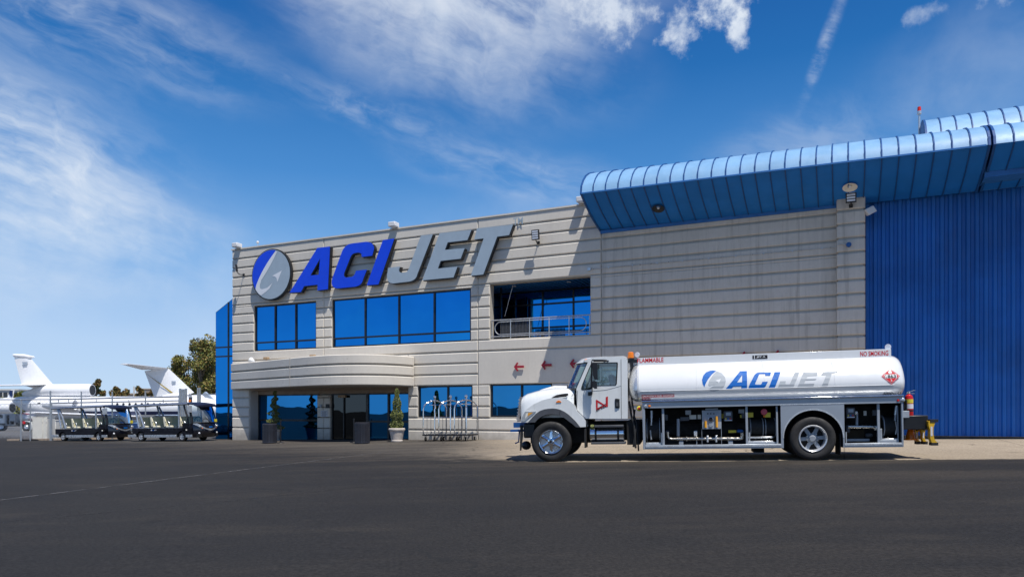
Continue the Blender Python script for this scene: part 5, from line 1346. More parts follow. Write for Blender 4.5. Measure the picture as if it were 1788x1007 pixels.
stand(1620, 1634, 734, 775, .15, 'front yellow chock at the outer end below the black rear bumper')
stand(1608, 1617, 748, 773, .5, 'yellow chock hanging second from the outer end of the black rear bumper')
stand(1596, 1606, 748, 773, .75, 'yellow chock hanging third from the outer end of the black rear bumper')
x0, z1 = U(1582, 748, .6); x1, z0 = U(1604, 770, .6)
t = thing('safety_cone', 'orange rubber cone wedged below the black rear bumper next to the skirt', 'cone', T, (x0+.2, .7, z0))
m_ = MB(); m_.lathe([(.0, 0), (.16, 0), (.16, .03), (.11, .03), (.03, .36), (.0, .36)], (x0+.12, .7, z0+.03), n=18); m_.build('body', M['orange'], t, smooth=True, angle=30)
m_ = MB(); m_.lathe([(.085, .12), (.062, .2)], (x0+.12, .7, z0+.03), n=18, caps=False); m_.build('reflective_band', M['paper'], t, smooth=True)
# ================================================================== things in front of the building
def gp(px, py):
    """the ground point seen at a pixel"""
    d = V(((px-CX)/F, 1, (HY-py)/F)); lo, hi = 2.0, 400.0
    for _ in range(60):
        m = (lo+hi)/2; p = CAM+d*m
        if p.z > gz(p.x, p.y): lo = m
        else: hi = m
    p = CAM+d*lo; return V((p.x, p.y, gz(p.x, p.y)))
def here(px, py, deg=-24.9, tilt=False): return rotframe(gp(px, py), deg, tilt)

def leaves(mb, n, fn, size, rnd, flat=.4):
    """many small leaf faces; fn gives a centre"""
    for _ in range(n):
        c = V(fn()); s = size*rnd.uniform(.6, 1.4)
        a = V((rnd.gauss(0, 1), rnd.gauss(0, 1), rnd.gauss(0, 1)*flat+.2)).normalized()
        b_ = a.orthogonal().normalized(); b_ = (b_*math.cos(1.3*s*50)+a.cross(b_)*math.sin(1.3*s*50)).normalized(); t_ = a.cross(b_)
        mb.mi = rnd.choice((0, 0, 1, 2))
        mb.add([c-b_*s, c+t_*s*.6, c+b_*s, c-t_*s*.6], [(0, 1, 2, 3)])
LM = [M['foliage'], pm('topiary leaves light', (.22, .24, .07), .7, 0, .3, 9), pm('topiary leaves dark', (.07, .09, .025), .7, 0, .4, 9)]

def planter(px, py, top, spiral, label, plabel, hw=.36, hh=.60):
    K = here(px, py); t = thing('planter', label, 'planter', K, (0, 0, 0), 'stone planters at the entrance')
    m_ = MB(); m_.lathe([(.0, 0), (.26, 0), (.27, .05), (.245, .07), (.27, .2), (.31, .38), (.325, .48), (hw, .5), (hw+.01, .56), (hw-.03, hh), (hw-.07, hh), (hw-.08, .54), (0, .54)], n=28); m_.build('pot', M['planter'], t, smooth=True, angle=35)
    m_ = MB(); m_.cyl((0, 0, .5), (0, 0, .555), hw-.082, n=20); m_.build('soil', M['soil'], t)
    tp = thing('topiary', plabel, 'topiary tree', K, (0, 0, .55), 'clipped trees at the entrance')
    h = top-.55; rnd = random.Random(px)
    m_ = MB(); m_.tube([(0, 0, .5), (.02, 0, .55+h*.5), (0, 0, .55+h*.95)], [.035, .025, .01], 6); m_.build('trunk', M['bark'], tp)
    m_ = MB()
    def pt():
        u = rnd.random()**1.25; z = .58+h*u
        if spiral:
            r = (.36*(1-u)**.9+.06)*(.75+.35*math.sin(u*34)); ph = u*24; ox, oy = .06*math.cos(ph)*(1-u*.3), .06*math.sin(ph)
            if u > .82: ox += (u-.82)*.75
        else: r = (.30*(1-u)**.75*(1-.35*max(0, .15-u)/.15)+.03)*(1+.18*math.sin(u*21+rnd.random())); ox = oy = 0
        a = rnd.uniform(0, 2*PI); rr = r*math.sqrt(rnd.uniform(.45, 1))
        return (ox+rr*math.cos(a), oy+rr*math.sin(a), z)
    leaves(m_, 3800, pt, .032, rnd); m_.build('foliage', LM, tp)
planter(479, 769, 2.45, True, 'stone planter mostly hidden behind the left slatted bin', 'tall thin spiral topiary tree bending at its top, behind the left bin')
planter(693, 770.5, 2.32, False, 'pale stone planter standing in the open right of the entrance doors', 'dense cone shaped topiary tree in the open stone planter')

def trash_bin(px, py, label, first=None):
    K = here(px, py, 0)
    if first is not None: return dup(first, K, (0, 0, 0), label, 'slatted bins at the entrance')
    t = thing('trash_bin', label, 'trash bin', K, (0, 0, 0), 'slatted bins at the entrance'); rr = .315
    m_ = MB(); m_.cyl((0, 0, .03), (0, 0, .84), rr-.035, n=24); m_.build('liner', M['black'], t)
    m_ = MB()
    for i in range(30):
        a = 2*PI*i/30; e = V((math.cos(a), math.sin(a), 0)); g_ = V((-e.y, e.x, 0)); m_.obox(e*rr+V((0, 0, .44)), e, g_, (0, 0, 1), .006, .022, .40)
    m_.build('slats', M['bin'], t)
    m_ = MB()
    for z in (.05, .60, .84): m_.lathe([(rr-.014, z-.02), (rr+.012, z-.02), (rr+.012, z+.02), (rr-.014, z+.02), (rr-.014, z-.02)], n=30, caps=False)
    m_.build('hoop', M['bin'], t, smooth=True)
    m_ = MB(); m_.lathe([(.14, .865), (rr-.02, .86), (rr+.02, .88), (rr-.02, .905), (.14, .89), (.14, .865)], n=30, caps=False); m_.build('lid', M['bin'], t, smooth=True)
    return t
b1_ = trash_bin(471, 773.5, 'dark slatted round bin in front of the left planter')
trash_bin(632.5, 774, 'dark slatted round bin in front of the sliding entrance door', b1_)
K = here(490, 773, 0); t = thing('barrier_post', 'thin black barrier post on a flat round base right of the left bin', 'barrier post', K)
m_ = MB(); m_.lathe([(0, 0), (.18, 0), (.17, .02), (.05, .05), (0, .05)], n=24); m_.build('base', M['black'], t, smooth=True)
m_ = MB(); m_.cyl((0, 0, .04), (0, 0, .98), .028, n=12); m_.build('post', M['black'], t, smooth=True)
m_ = MB(); m_.cyl((0, 0, .98), (0, 0, 1.06), .036, n=12); m_.build('belt_head', M['black'], t, bevel=.006)
K = here(618, 772, 0); t = thing('barrier_post', 'black barrier post half hidden behind the right bin', 'barrier post', K)
m_ = MB(); m_.lathe([(0, 0), (.18, 0), (.17, .02), (.05, .05), (0, .05)], n=24); m_.build('base', M['black'], t, smooth=True)
m_ = MB(); m_.cyl((0, 0, .04), (0, 0, .98), .028, n=12); m_.build('post', M['black'], t, smooth=True)
m_ = MB(); m_.cyl((0, 0, .98), (0, 0, 1.06), .036, n=12); m_.build('belt_head', M['black'], t, bevel=.006)

# luggage carts
def luggage_cart(K, label):
    t = thing('luggage_cart', label, 'luggage cart', K, (0, 0, 0), 'chrome luggage carts under the window')
    wd, ln = .58, 1.0; zt = 1.78
    m_ = MB(); m_.box(-wd/2-.04, wd/2+.04, -.04, ln+.04, .24, .30); dk_ = m_.build('deck', M['black'], t, bevel=.02, seg=3)
    m_ = MB(); m_.box(-wd/2, wd/2, 0, ln, .302, .312); m_.build('carpet', M['grey_pl'], dk_)
    for sx in (-1, 1):
        for yy in (0, ln):
            x = sx*wd/2; pth = [(x, yy, .30), (x, yy, 1.40)]
            cy_ = ln/2
            for i in range(1, 9):
                a = PI/2*i/8; pth.append((x*math.cos(a)*.98+.0, yy+(cy_-yy)*(1-math.cos(a)), 1.40+(zt-1.40)*math.sin(a)))
            m_ = MB(); m_.tube(pth, .029, 8); u_ = m_.build('upright', M['chrome'], t, smooth=True)
    m_ = MB()
    for yy in (0, ln): m_.tube([(-wd/2, yy, 1.02), (wd/2, yy, 1.02)], .014, 6)
    for x in (-wd/2, wd/2): m_.tube([(x, 0, 1.02), (x, ln, 1.02)], .014, 6)
    m_.build('guard_rail', M['chrome'], t, smooth=True)
    m_ = MB(); m_.tube([(0, .05, 1.60), (0, ln-.05, 1.60)], .014, 6); m_.tube([(0, ln/2, 1.6), (0, ln/2, zt)], .014, 6); m_.build('hanger_bar', M['chrome'], t, smooth=True)
    for x in (-wd/6, wd/6): 
        m_ = MB(); m_.tube([(x, 0, .3), (x, 0, 1.02)], .012, 6); m_.build('baluster', M['chrome'], t, smooth=True)
    m_ = MB(); m_.lathe([(0, -.03), (.10, -.02), (.11, 0), (.05, .03), (.025, .06), (.03, .08), (.055, .11), (.07, .16), (.05, .21), (.0, .235)], (0, ln/2, zt), n=16); m_.build('finial', M['chrome'], t, smooth=True)
    for sx in (-1, 1):
        for yy in (.1, ln-.1):
            x = sx*(wd/2-.06); m_ = MB(); m_.lathe([(0, -.022), (.08, -.022), (.095, -.012), (.095, .012), (.08, .022), (0, .022)], (x, yy, .095), (1, 0, 0), 16); w_ = m_.build('caster', M['black_rub'], t, smooth=True, angle=30)
            m_ = MB(); m_.lathe([(0, -.03), (.045, -.03), (.045, .03), (0, .03)], (x, yy, .095), (1, 0, 0), 12); m_.box(x-.035, x-.028, yy-.03, yy+.03, .09, .24); m_.box(x+.028, x+.035, yy-.03, yy+.03, .09, .24); m_.build('fork', M['chrome'], w_)
    return t
lc = None
for px, lb in ((748, 'chrome luggage cart with arched frame, leftmost of the three by the wall'), (775.5, 'chrome luggage cart with arched frame, middle of the three by the wall'), (803, 'chrome luggage cart with arched frame, rightmost of the three by the wall')):
    s_ = S(px, -1.35); p = B.w((s_, -1.30, 0)); p.z = gz(p.x, p.y)
    K = Frame(p, B.x, B.y, B.z)
    if lc is None: lc = luggage_cart(K, lb)
    else: dup(lc, K, (0, 0, 0), lb)

# ================================================================== shuttle carts
KB = here(245.6, 770.3, -24.9, True); KA = here(109.5, 769.8, -24.9, True)
def ZC(pts, y=0.0): return [KB.un(80+a/5.5875, 680+b/5.5875, y) for a, b in pts]
def shuttle():
    t = thing('shuttle_cart', 'dark open shuttle cart with tan benches, the right one, nearest the blue glass wing', 'shuttle cart', KB, (0, 0, 0), 'open shuttle carts by the fence')
    wd = 1.5
    xr = ZC([(842, 420)])[0][0]; xf = ZC([(1432, 420)])[0][0]; zt_ = ZC([(1000, 376)])[0][1]; zb_ = ZC([(1000, 430)])[0][1]
    xw0, xw1 = 0.0, ZC([(1325, 480)])[0][0]; rw = .25
    def archp(xc, r=.31): return [(xc+r*math.cos(a), .25+r*math.sin(a)) for a in [PI-PI*i/10 for i in range(11)] if .25+r*math.sin(a) > zb_-.06]
    prof = [(xr, zt_), (xr, zb_-.02), (xw0-.32, zb_-.02)]+archp(xw0)+[(xw0+.32, zb_-.02), (xw1-.32, zb_-.02)]+archp(xw1)+[(xw1+.32, zb_-.02), (xf, zb_-.12), (xf, zt_+.0)]
    m_ = MB(); m_.poly(prof, 0, back=wd); bd_ = m_.build('body', M['navy'], t, bevel=.02)
    m_ = MB(); m_.box(xr+.1, xf+.3, .12, wd-.12, .22, zb_); m_.build('underbody', M['void'], t)
    m_ = MB(); m_.box(xw0+.36, xw1-.36, -.06, .02, .22, .36); m_.box(xw1+.36, xf-.02, -.06, .02, .22, .36); m_.box(xr-.32, xw0-.36, -.02, .06, .22, .36); m_.build('side_step', M['silver'], t, bevel=.01)
    m_ = MB(); m_.box(xr-.3, xr+.02, .05, wd-.05, .22, .34); m_.build('rear_bumper', M['silver'], t, bevel=.02)
    # roof
    ra, rb_ = ZC([(790, 152)])[0], ZC([(1540, 142)])[0]; zr = ZC([(1100, 150)])[0][1]
    m_ = MB(); secs = []
    for x, z, e in ((ra[0], zr-.02, .2), (ra[0]+.3, zr+.03, .02), (xw1, zr+.06, 0), (xf-.35, zr+.05, 0), (xf+.05, zr-.0, .06), (xf+.22, zr-.10, .16)):
        secs.append([(x, -.03+e, z-.05), (x, -.03+e, z), (x, .3, z+.04), (x, wd/2, z+.06), (x, wd-.3, z+.04), (x, wd+.03-e, z), (x, wd+.03-e, z-.05)])
    m_.loft(secs, True); m_.build('roof', M['cart_roof'], t, smooth=True, angle=40)
    m_ = MB(); m_.tube([(ra[0]+.1, -.02, zr-.03), (xf-.3, -.02, zr+.01)], .055, 6); m_.build('roof_rail', M['silver'], t)
    # pillars
    for y in (.02, wd-.06):
        for pts in ([(862, 165), (880, 230), (905, 370)], [(880, 170), (920, 250), (958, 372)]):
            q = ZC(pts); m_ = MB(); m_.tube([(a, y, b_) for a, b_ in q], .05, 6); m_.build('pillar', M['silver'], t)
        q = ZC([(1292, 155), (1292, 375)]); m_ = MB(); m_.box(q[0][0]-.05, q[0][0]+.05, y-.02, y+.04, q[1][1], q[0][1]); m_.build('pillar', M['silver'], t, bevel=.01)
    # benches
    for i, xa in enumerate((900, 1012, 1138, 1292)):
        x = ZC([(xa+12, 350)])[0][0]
        m_ = MB(); m_.obox((x-.02, wd/2, zt_+.34), (1, 0, .16), (0, 1, 0), (-.16, 0, 1), .05, wd/2-.1, .26); s_ = m_.build('bench', M['seat'], t, bevel=.03)
        m_ = MB(); m_.box(x+.02, x+.46, .1, wd-.1, zt_+.02, zt_+.13); m_.build('cushion', M['seat_lt'], s_, bevel=.03)
        m_ = MB(); m_.obox((x-.05, .11, zt_+.34), (1, 0, .16), (0, 1, 0), (-.16, 0, 1), .07, .03, .26); m_.build('bench_edge', M['seat_lt'], s_, bevel=.02)
        m_ = MB(); m_.tube([(x+.02, .09, zt_+.34), (x+.26, .09, zt_+.34), (x+.32, .09, zt_+.28), (x+.32, .09, zt_+.05)], .018, 6); m_.build('armrest', M['silver'], s_)
    # nose: rounded front in plan
    zn = ZC([(1432, 328)])[0][1]
    def nose(u, off=0.0): return xf+.42*(1-abs(u)**2.6)+off
    def ringn(z, off=0.0, inx=0.0): return [(nose(-1+2*i/16, off)-inx, wd/2+(-1+2*i/16)*wd/2, z) for i in range(17)]
    m_ = MB(); m_.loft([ringn(.20, -.12), ringn(.30, .0), ringn(.5, .06), ringn(.66, .05), ringn(zn-.08, .0), ringn(zn, -.06)], caps=False, closed=False)
    m_.loft([ringn(zn, -.06), [(xf-.3, wd/2+(-1+2*i/16)*wd/2, zn) for i in range(17)]], caps=False, closed=False)
    for f in m_.f: f.reverse()
    no = m_.build('nose', M['navy'], t, smooth=True, angle=50)
    m_ = MB(); m_.box(xf-.75, xf, 0, .03, .3, zn); m_.box(xf-.75, xf, wd-.03, wd, .3, zn); m_.box(xf-.4, xf-.36, .03, wd-.03, .3, zn); m_.build('side_panel', M['navy'], no)
    # silver smile: a band whose lower edge dips in the middle
    m_ = MB(); lo = []; hi = []
    for i in range(25):
        u = -1+2*i/24; zl = zn-.05-.34*(1-abs(u)**1.6); zh = zn-.0-.30*(1-min(1, abs(u)/.82)**2.2) if abs(u) < .82 else zn
        off = .065; lo.append((nose(u, off), wd/2+u*wd/2*1.005, zl)); hi.append((nose(u, off-.0), wd/2+u*wd/2*1.005, zh+.0))
    m_.loft([lo, hi], caps=False, closed=False)
    for f in m_.f: f.reverse()
    m_.build('nose_band', M['silver'], no, smooth=True)
    for u in (-.72, .72):
        c = V((nose(u, .07), wd/2+u*wd/2, zn-.17)); m_ = MB(); m_.ball(c, .085, 12, .6, 1, .9); m_.build('headlight', M['headlamp'], no, smooth=True)
        m_ = MB(); m_.ball(c+V((.05 if u < 0 else .05, .12*(1 if u < 0 else -1), -.09)), .05, 10, .6, 1.2, .8); m_.build('turn_signal', M['orange'], no, smooth=True)
        c = V((nose(u*1.05, .06), wd/2+u*1.05*wd/2, .42)); m_ = MB(); m_.ball(c, .06, 10, .5, 1, 1); m_.build('fog_lamp', M['lens'], no, smooth=True)
    m_ = MB(); pl = [(nose(-.16+.3*i/6, .07), wd/2+(-.16+.3*i/6)*wd/2) for i in range(7)]
    m_.loft([[(x, y, zn-.24) for x, y in pl], [(x, y, zn-.17) for x, y in pl]], caps=False, closed=False)
    for f in m_.f: f.reverse()
    m_.mi = 0
    m_.build('nose_logo', M['logo_blue'], no)
    # windscreen frame
    ztp = zr-.0
    def wsf(u, t_): 
        x0 = nose(u, -.04); x1 = xf-.30+.20*(1-abs(u)**2.6)
        return V((x0+(x1-x0)*(t_**1.7), wd/2+u*wd/2*(.985), zn+(ztp-zn)*t_))
    m_ = MB(); m_.loft([[wsf(-.94+1.88*i/10, t_) for i in range(11)] for t_ in (.02, .3, .6, .85, .98)], caps=False, closed=False)
    for f in m_.f: f.reverse()
    m_.build('windscreen', M['wind_glass'], t, smooth=True)
    m_ = MB()
    for u in (-1, 1): m_.tube([wsf(u, i/8) for i in range(9)], [.045+.03*(1-i/8) for i in range(9)], 6)
    m_.tube([wsf(-1+2*i/10, .0)+V((0, 0, .02)) for i in range(11)], .035, 6)
    m_.build('windscreen_frame', M['black'], t, smooth=True)
    for y in (.03, wd-.03):
        q = [(xf-.62, zr-.02), (xf-.56, zr-.25), (xf-.38, zn+.35), (xf-.34, zn)]
        m_ = MB(); m_.tube([(a, y, b_) for a, b_ in q], .045, 6); m_.build('door_pillar', M['black'], t)
        m_ = MB(); m_.poly([(xf-.34, zn+.0), (xf+.02, zn), (xf-.02, zn+.42), (xf-.36, zn+.45)], y); m_.build('side_glass', M['wind_glass'], t)
    # roof front lettering band
    m_ = MB(); pts = [wsf(-.62+1.24*i/8, .965)+V((.035, 0, .02)) for i in range(9)]
    m_.loft([[p-V((-.01, 0, .045)) for p in pts], [p+V((0, 0, .045)) for p in pts]], caps=False, closed=False)
    for f in m_.f: f.reverse()
    lb_ = m_.build('roof_sign', M['cart_roof'], t)
    def front_text(body, u0, u1, t_, h, mat, par, off):
        p0, p1 = wsf(u0, t_)+V((off, 0, .02)), wsf(u1, t_)+V((off, 0, .02)); m2 = MB(); m2.text(body, 0, 1, 0, 1, 0, shear=.12, bold=.02)
        m2.v = [p0+(p1-p0)*v_.x+V((0, 0, (v_.z-.5)*h)) for v_ in m2.v]; m2.build('lettering', mat, par)
    front_text('ACI', -.22, .1, .965, .10, M['logo_blue'], lb_, .075); front_text('JET', .12, .5, .965, .10, M['paper'], lb_, .075)
    m_ = MB(); c = wsf(-.36, .965)+V((.07, 0, .02)); m_.ball(c, .05, 10, .2, 1, 1); m_.build('emblem', M['paper'], lb_)
    def side_text(px0, px1, py0, py1, body, mat):
        (x0, z0), (x1, z1) = ZC([(px0, py1), (px1, py0)]); m2 = MB(); m2.text(body, x0, x1, z0, z1, -.026, shear=.2, bold=.02); m2.build('lettering', mat, bd_)
    side_text(1040, 1060, 388, 400, 'ACI', M['logo_blue']); side_text(1062, 1084, 388, 400, 'JET', M['paper'])
    m_ = MB(); x, z = ZC([(1034, 394)])[0]; m_.cyl((x, -.03, z), (x, -.022, z), .04, n=12); m_.build('emblem', M['paper'], bd_)
    m_ = MB(); x, z = ZC([(1374, 393)])[0]; m_.ball((x, -.02, z), .05, 10, 1.2, .4, .8); m_.build('side_lamp', M['cabinet'], bd_, smooth=True)
    # mirror, wiper, steering wheel
    m_ = MB(); m_.tube([wsf(-1, .93)+V((0, -.02, 0)), wsf(-1, .9)+V((.15, -.12, -.05)), wsf(-1, .85)+V((.22, -.12, -.12))], .02, 6); m_.obox(wsf(-1, .75)+V((.16, -.14, 0)), (.4, 1, 0), (1, -.4, 0), (0, 0, 1), .12, .04, .18); m_.build('mirror', M['silver'], t, bevel=.02)
    m_ = MB(); c = V((xf-.15, wd*.3, zn+.18)); m_.tube([c+V((.06*math.sin(a)*1.2, .18*math.cos(a), .16*math.sin(a))) for a in [2*PI*i/16 for i in range(17)]], .016, 6); m_.tube([c, c+V((.2, 0, -.3))], .025); m_.build('steering_wheel', M['black'], t)
    m_ = MB(); m_.tube([wsf(.1, .02)+V((.03, 0, 0)), wsf(-.3, .3)+V((.03, 0, 0))], .014, 5); m_.build('wiper', M['black'], t)
    m_ = MB(); m_.obox(wsf(.86, .12)+V((.04, 0, 0)), (0, 1, 0), (1, 0, 0), (0, 0, 1), .10, .01, .08); m_.build('permit_sticker', M['tagyel'], t)
    # wheels
    for x in (xw0, xw1):
        for y, sg in ((.02, 1), (wd-.02, -1)):
            ax = V((0, sg, 0)); o = V((x, y, rw)); m_ = MB(); m_.lathe([(.15, .0), (.2, -.005), (.235, .01), (rw, .04), (rw, .15), (.235, .18), (.15, .18)], o, ax, 24, False); w_ = m_.build('wheel', M['tyre'], t, smooth=True, angle=35)
            m_ = MB(); m_.lathe([(.155, .0), (.14, .012), (.138, .08)], o, ax, 20, False); m_.cyl(o+ax*.06, o+ax*.07, .138, n=20)
            for k_ in range(5):
                a = 2*PI*k_/5+.3; e = V((math.cos(a), 0, math.sin(a))); g_ = V((-e.z, 0, e.x)); m_.obox(o+ax*.03+e*.08, e, g_, ax, .07, .028, .018)
            m_.cyl(o+ax*.0, o+ax*.06, .04, n=12); m_.build('rim', M['alu_lt'], w_)
    return t
shA = shuttle()
dup(shA, KA, (0, 0, 0), 'dark open shuttle cart with tan benches, the left one, next to the beige cabinet')

# ================================================================== airfield on the left
def plane_frame(Yd): return Frame((0, Yd, 0), (1, 0, 0), (0, 1, 0), (0, 0, 1))
def jet_parts(Y0, name, label): 
    P = plane_frame(Y0)
    return P, thing(name, label, 'jet', P, (0, 0, 0))
def fus(mb, secs, n=24):
    """secs: (x, zc, ry, rz) at y=0"""
    mb.loft([[(x, ry*math.cos(2*PI*k/n), zc+rz*math.sin(2*PI*k/n)) for k in range(n)] for x, zc, ry, rz in secs], True)
def wingplate(mb, root, tip, th):
    """root, tip: (leading xyz, trailing xyz): lens shaped section"""
    def sec(le, te, t):
        le, te = V(le), V(te); d = te-le
        up = V((0, 0, 1)) if abs((V(tip[0])-V(root[0])).z) < abs((V(tip[0])-V(root[0])).y)+.01 else V((0, 1, 0))
        return [le, le+d*.25+up*t, le+d*.6+up*t*.8, te, le+d*.6-up*t*.8, le+d*.25-up*t]
    mb.loft([sec(*root, th), sec(*tip, th*.6)], True)
# --- jet 1: trijet, nose to the right
J1 = plane_frame(70.0); q = lambda a, b_: J1.un(a/5.595, 600+b_/5.595)
j1o = thing('business_jet', 'white three engined jet behind the fence, its fin with rounded tip leftmost', 'business jet', J1, (q(300, 700)[0], 0, -.33), 'white jets on the apron')
zc1 = J1.un(200, 712)[1]; rz = 1.13
xs = lambda px: J1.un(px, 700)[0]
m_ = MB(); fus(m_, [(xs(22), zc1+.75, .1, .12), (xs(28), zc1+.68, .32, .36), (xs(42), zc1+.48, .62, .68), (xs(60), zc1+.25, .92, .95), (xs(85), zc1+.05, 1.1, 1.1), (xs(110), zc1, 1.18, rz), (xs(330), zc1, 1.18, rz), (xs(360), zc1-.05, 1.15, 1.08), (xs(385), zc1-.15, .9, .85), (xs(402), zc1-.3, .5, .45), (xs(410), zc1-.38, .1, .1)])
f1 = m_.build('fuselage', M['jetw'], j1o, smooth=True)
m_ = MB(); xa, za = q(545, 398); xb_, zb_ = q(215, 380)
t0_, t1_ = q(300, 138), q(140, 138)
wingplate(m_, ((xa, 0, za-.3), (xb_, 0, zb_-.3)), ((t0_[0], 0, t0_[1]), (t1_[0], 0, t1_[1])), .16); m_.build('tail_fin', M['jetw'], j1o, smooth=True, angle=60)
m_ = MB(); pa, pb = q(122, 120), q(340, 127)
fus(m_, [(pa[0], pa[1]+.14, .03, .04), (pa[0]+.2, pa[1]+.05, .12, .18), (pa[0]+1.2, pa[1]+.0, .16, .2), (pb[0]-.5, pb[1]-.02, .14, .17), (pb[0]-.1, pb[1]-.02, .07, .08), (pb[0], pb[1]-.02, .01, .01)], 12)
m_.build('fin_tip_fairing', M['jetw'], j1o, smooth=True)
m_ = MB(); a, b_ = q(228, 178), q(284, 205); m_.poly([(a[0], a[1]), (a[0]+.1, b_[1]), (b_[0]-.1, b_[1]), (b_[0], a[1])], -.2, back=-.17); m_.build('fin_panel', M['jetgrey'], j1o)
m_ = MB(); zst = q(300, 398)[1]; xl, xt = q(500, 398)[0], q(215, 398)[0]
wingplate(m_, ((xl, 0, zst), (xt, 0, zst)), ((xt-.2, -4.0, zst-.25), (xt-1.5, -4.0, zst-.25)), .10); m_.build('stabiliser', M['jetw'], j1o, smooth=True, angle=60)
m_ = MB(); wingplate(m_, ((xl, 0, zst), (xt, 0, zst)), ((xt-.2, 4.0, zst-.25), (xt-1.5, 4.0, zst-.25)), .10); m_.build('stabiliser', M['jetw'], j1o, smooth=True, angle=60)
m_ = MB(); a, b_ = q(480, 455), q(905, 455); r_ = .63
fus(m_, [(a[0]-2.6, a[1]-.35, .1, .15), (a[0]-1.2, a[1]-.15, .45, .5), (a[0], a[1], .6, r_), (b_[0]-.35, b_[1]+.02, .64, r_), (b_[0]-.02, b_[1]+.02, .58, .56)]); m_.build('centre_engine', M['jetw'], j1o, smooth=True)
m_ = MB(); m_.lathe([(.5, 0), (.42, -.3)], (b_[0]-.0, 0, b_[1]+.02), (1, 0, 0), 20); m_.build('engine_intake', M['jetdark'], j1o)
m_ = MB(); m_.lathe([(.28, 0), (.44, .5), (.55, 1.6), (.56, 2.7), (.47, 3.0), (.40, 2.95), (.3, 2.2)], (xs(98), -1.85, zc1+.3), (1, 0, 0), 22); m_.bar((xs(110), -1.4, zc1+.3), (xs(145), -1.4, zc1+.3), .9, .2); m_.build('engine', M['jetw'], j1o, smooth=True)
m_ = MB(); wingplate(m_, ((xs(255), -.9, zc1-.85), (xs(190), -.9, zc1-.85)), ((xs(165), -8.6, zc1-.45), (xs(145), -8.6, zc1-.45)), .16); m_.build('wing', M['jetw'], j1o, smooth=True, angle=60)
m_ = MB(); wingplate(m_, ((xs(255), .9, zc1-.85), (xs(190), .9, zc1-.85)), ((xs(165), 8.6, zc1-.45), (xs(145), 8.6, zc1-.45)), .16); m_.build('wing', M['jetw'], j1o, smooth=True, angle=60)
for i in range(11):
    x = xs(216+i*10.5); m_ = MB(); m_.ball((x, -1.13, zc1+.34), .17, 10, .75, .25, 1); m_.build('window', M['jetdark'], f1, smooth=True)
m_ = MB(); x = J1.un(448/5.595, 701)[0]; m_.ball((x, -.99, zc1+.42), .14, 10, 1.4, .25, .8); m_.build('exhaust_port', M['jetdark'], f1)
m_ = MB(); m_.loft([[(x, -1.185*math.cos(a)-.012, zc1+1.14*math.sin(a)) for x in (xs(150), xs(330))] for a in (-.62, -.45, -.3)], caps=False, closed=False); m_.build('cheat_stripe', M['jetblue'], f1)
for x in (xs(200), xs(372)):
    for y in ((-1.4, 1.4) if x < xs(300) else (0,)):
        m_ = MB(); m_.cyl((x, y, zc1-1.0), (x, y, -.05), .07); m_.cyl((x, y-.1, -.02), (x, y+.1, -.02), .31, n=18); m_.build('landing_gear', M['grey_pl'], j1o)
# --- jet 2: T-tail, further back
J2 = plane_frame(88.0); q2 = lambda a, b_: J2.un(200+a/3.596, 500+b_/3.596)
zc2 = J2.un(360, 709)[1]
j2o = thing('business_jet', 'white jet with T tail and gold striped fin before the tall tree', 'business jet', J2, (q2(500, 700)[0], 0, -.33), 'white jets on the apron')
x2 = lambda px: J2.un(px, 700)[0]
m_ = MB(); fus(m_, [(x2(262), zc2+.55, .1, .1), (x2(275), zc2+.5, .45, .5), (x2(300), zc2+.35, .85, .9), (x2(330), zc2+.1, 1.2, 1.3), (x2(350), zc2, 1.3, 1.42), (x2(560), zc2, 1.3, 1.42), (x2(600), zc2-.2, .8, .8), (x2(620), zc2-.4, .1, .1)]); f2 = m_.build('fuselage', M['jetw'], j2o, smooth=True)
m_ = MB(); a, b_ = q2(500, 655), q2(265, 735); c, d = q2(338, 512), q2(188, 530)
wingplate(m_, ((a[0], 0, a[1]-.2), (b_[0], 0, b_[1])), ((c[0], 0, c[1]), (d[0], 0, d[1])), .2); fn_ = m_.build('tail_fin', M['jetw'], j2o, smooth=True, angle=60)
m_ = MB(); g0, g1, g2_, g3 = q2(193, 538), q2(210, 552), q2(398, 684), q2(380, 684); m_.poly([g0, g1, g2_, g3], -.24); m_.build('gold_stripe', M['jetgold'], fn_)
m_ = MB(); a, b_ = q2(362, 594), q2(392, 610); m_.poly([(a[0], a[1]), (a[0]+.1, b_[1]), (b_[0]-.1, b_[1]), (b_[0], a[1])], -.24); m_.build('fin_panel', M['jetgrey'], fn_)
m_ = MB(); e = q2(340, 512); h = q2(185, 528); zt2 = e[1]+.0
wingplate(m_, ((e[0], 0, zt2), (h[0]-.3, 0, zt2-.2)), ((e[0]-2.5, -4.6, zt2+.2), (e[0]-3.5, -4.6, zt2+.2)), .14); m_.build('stabiliser', M['jetw'], j2o, smooth=True, angle=60)
m_ = MB(); wingplate(m_, ((e[0], 0, zt2), (h[0]-.3, 0, zt2-.2)), ((e[0]-2.5, 4.6, zt2+.2), (e[0]-3.5, 4.6, zt2+.2)), .14); m_.build('stabiliser', M['jetw'], j2o, smooth=True, angle=60)
m_ = MB(); xe, ze = q2(520, 702); m_.lathe([(.35, -3.2), (.62, -2.0), (.72, -.6), (.68, -.1), (.58, 0), (.5, -.1), (.3, -1)], (xe, -2.0, ze), (1, 0, 0), 22); m_.bar((xe-2.2, -1.3, ze), (xe-.6, -1.3, ze), 1.2, .25); m_.build('engine', M['jetw'], j2o, smooth=True)
m_ = MB(); m_.bar((xe+1.5, -1.5, ze+.6), (xe+4.6, -1.5, ze-2.4), .5, .5); m_.build('airstair', M['jetgrey'], j2o)
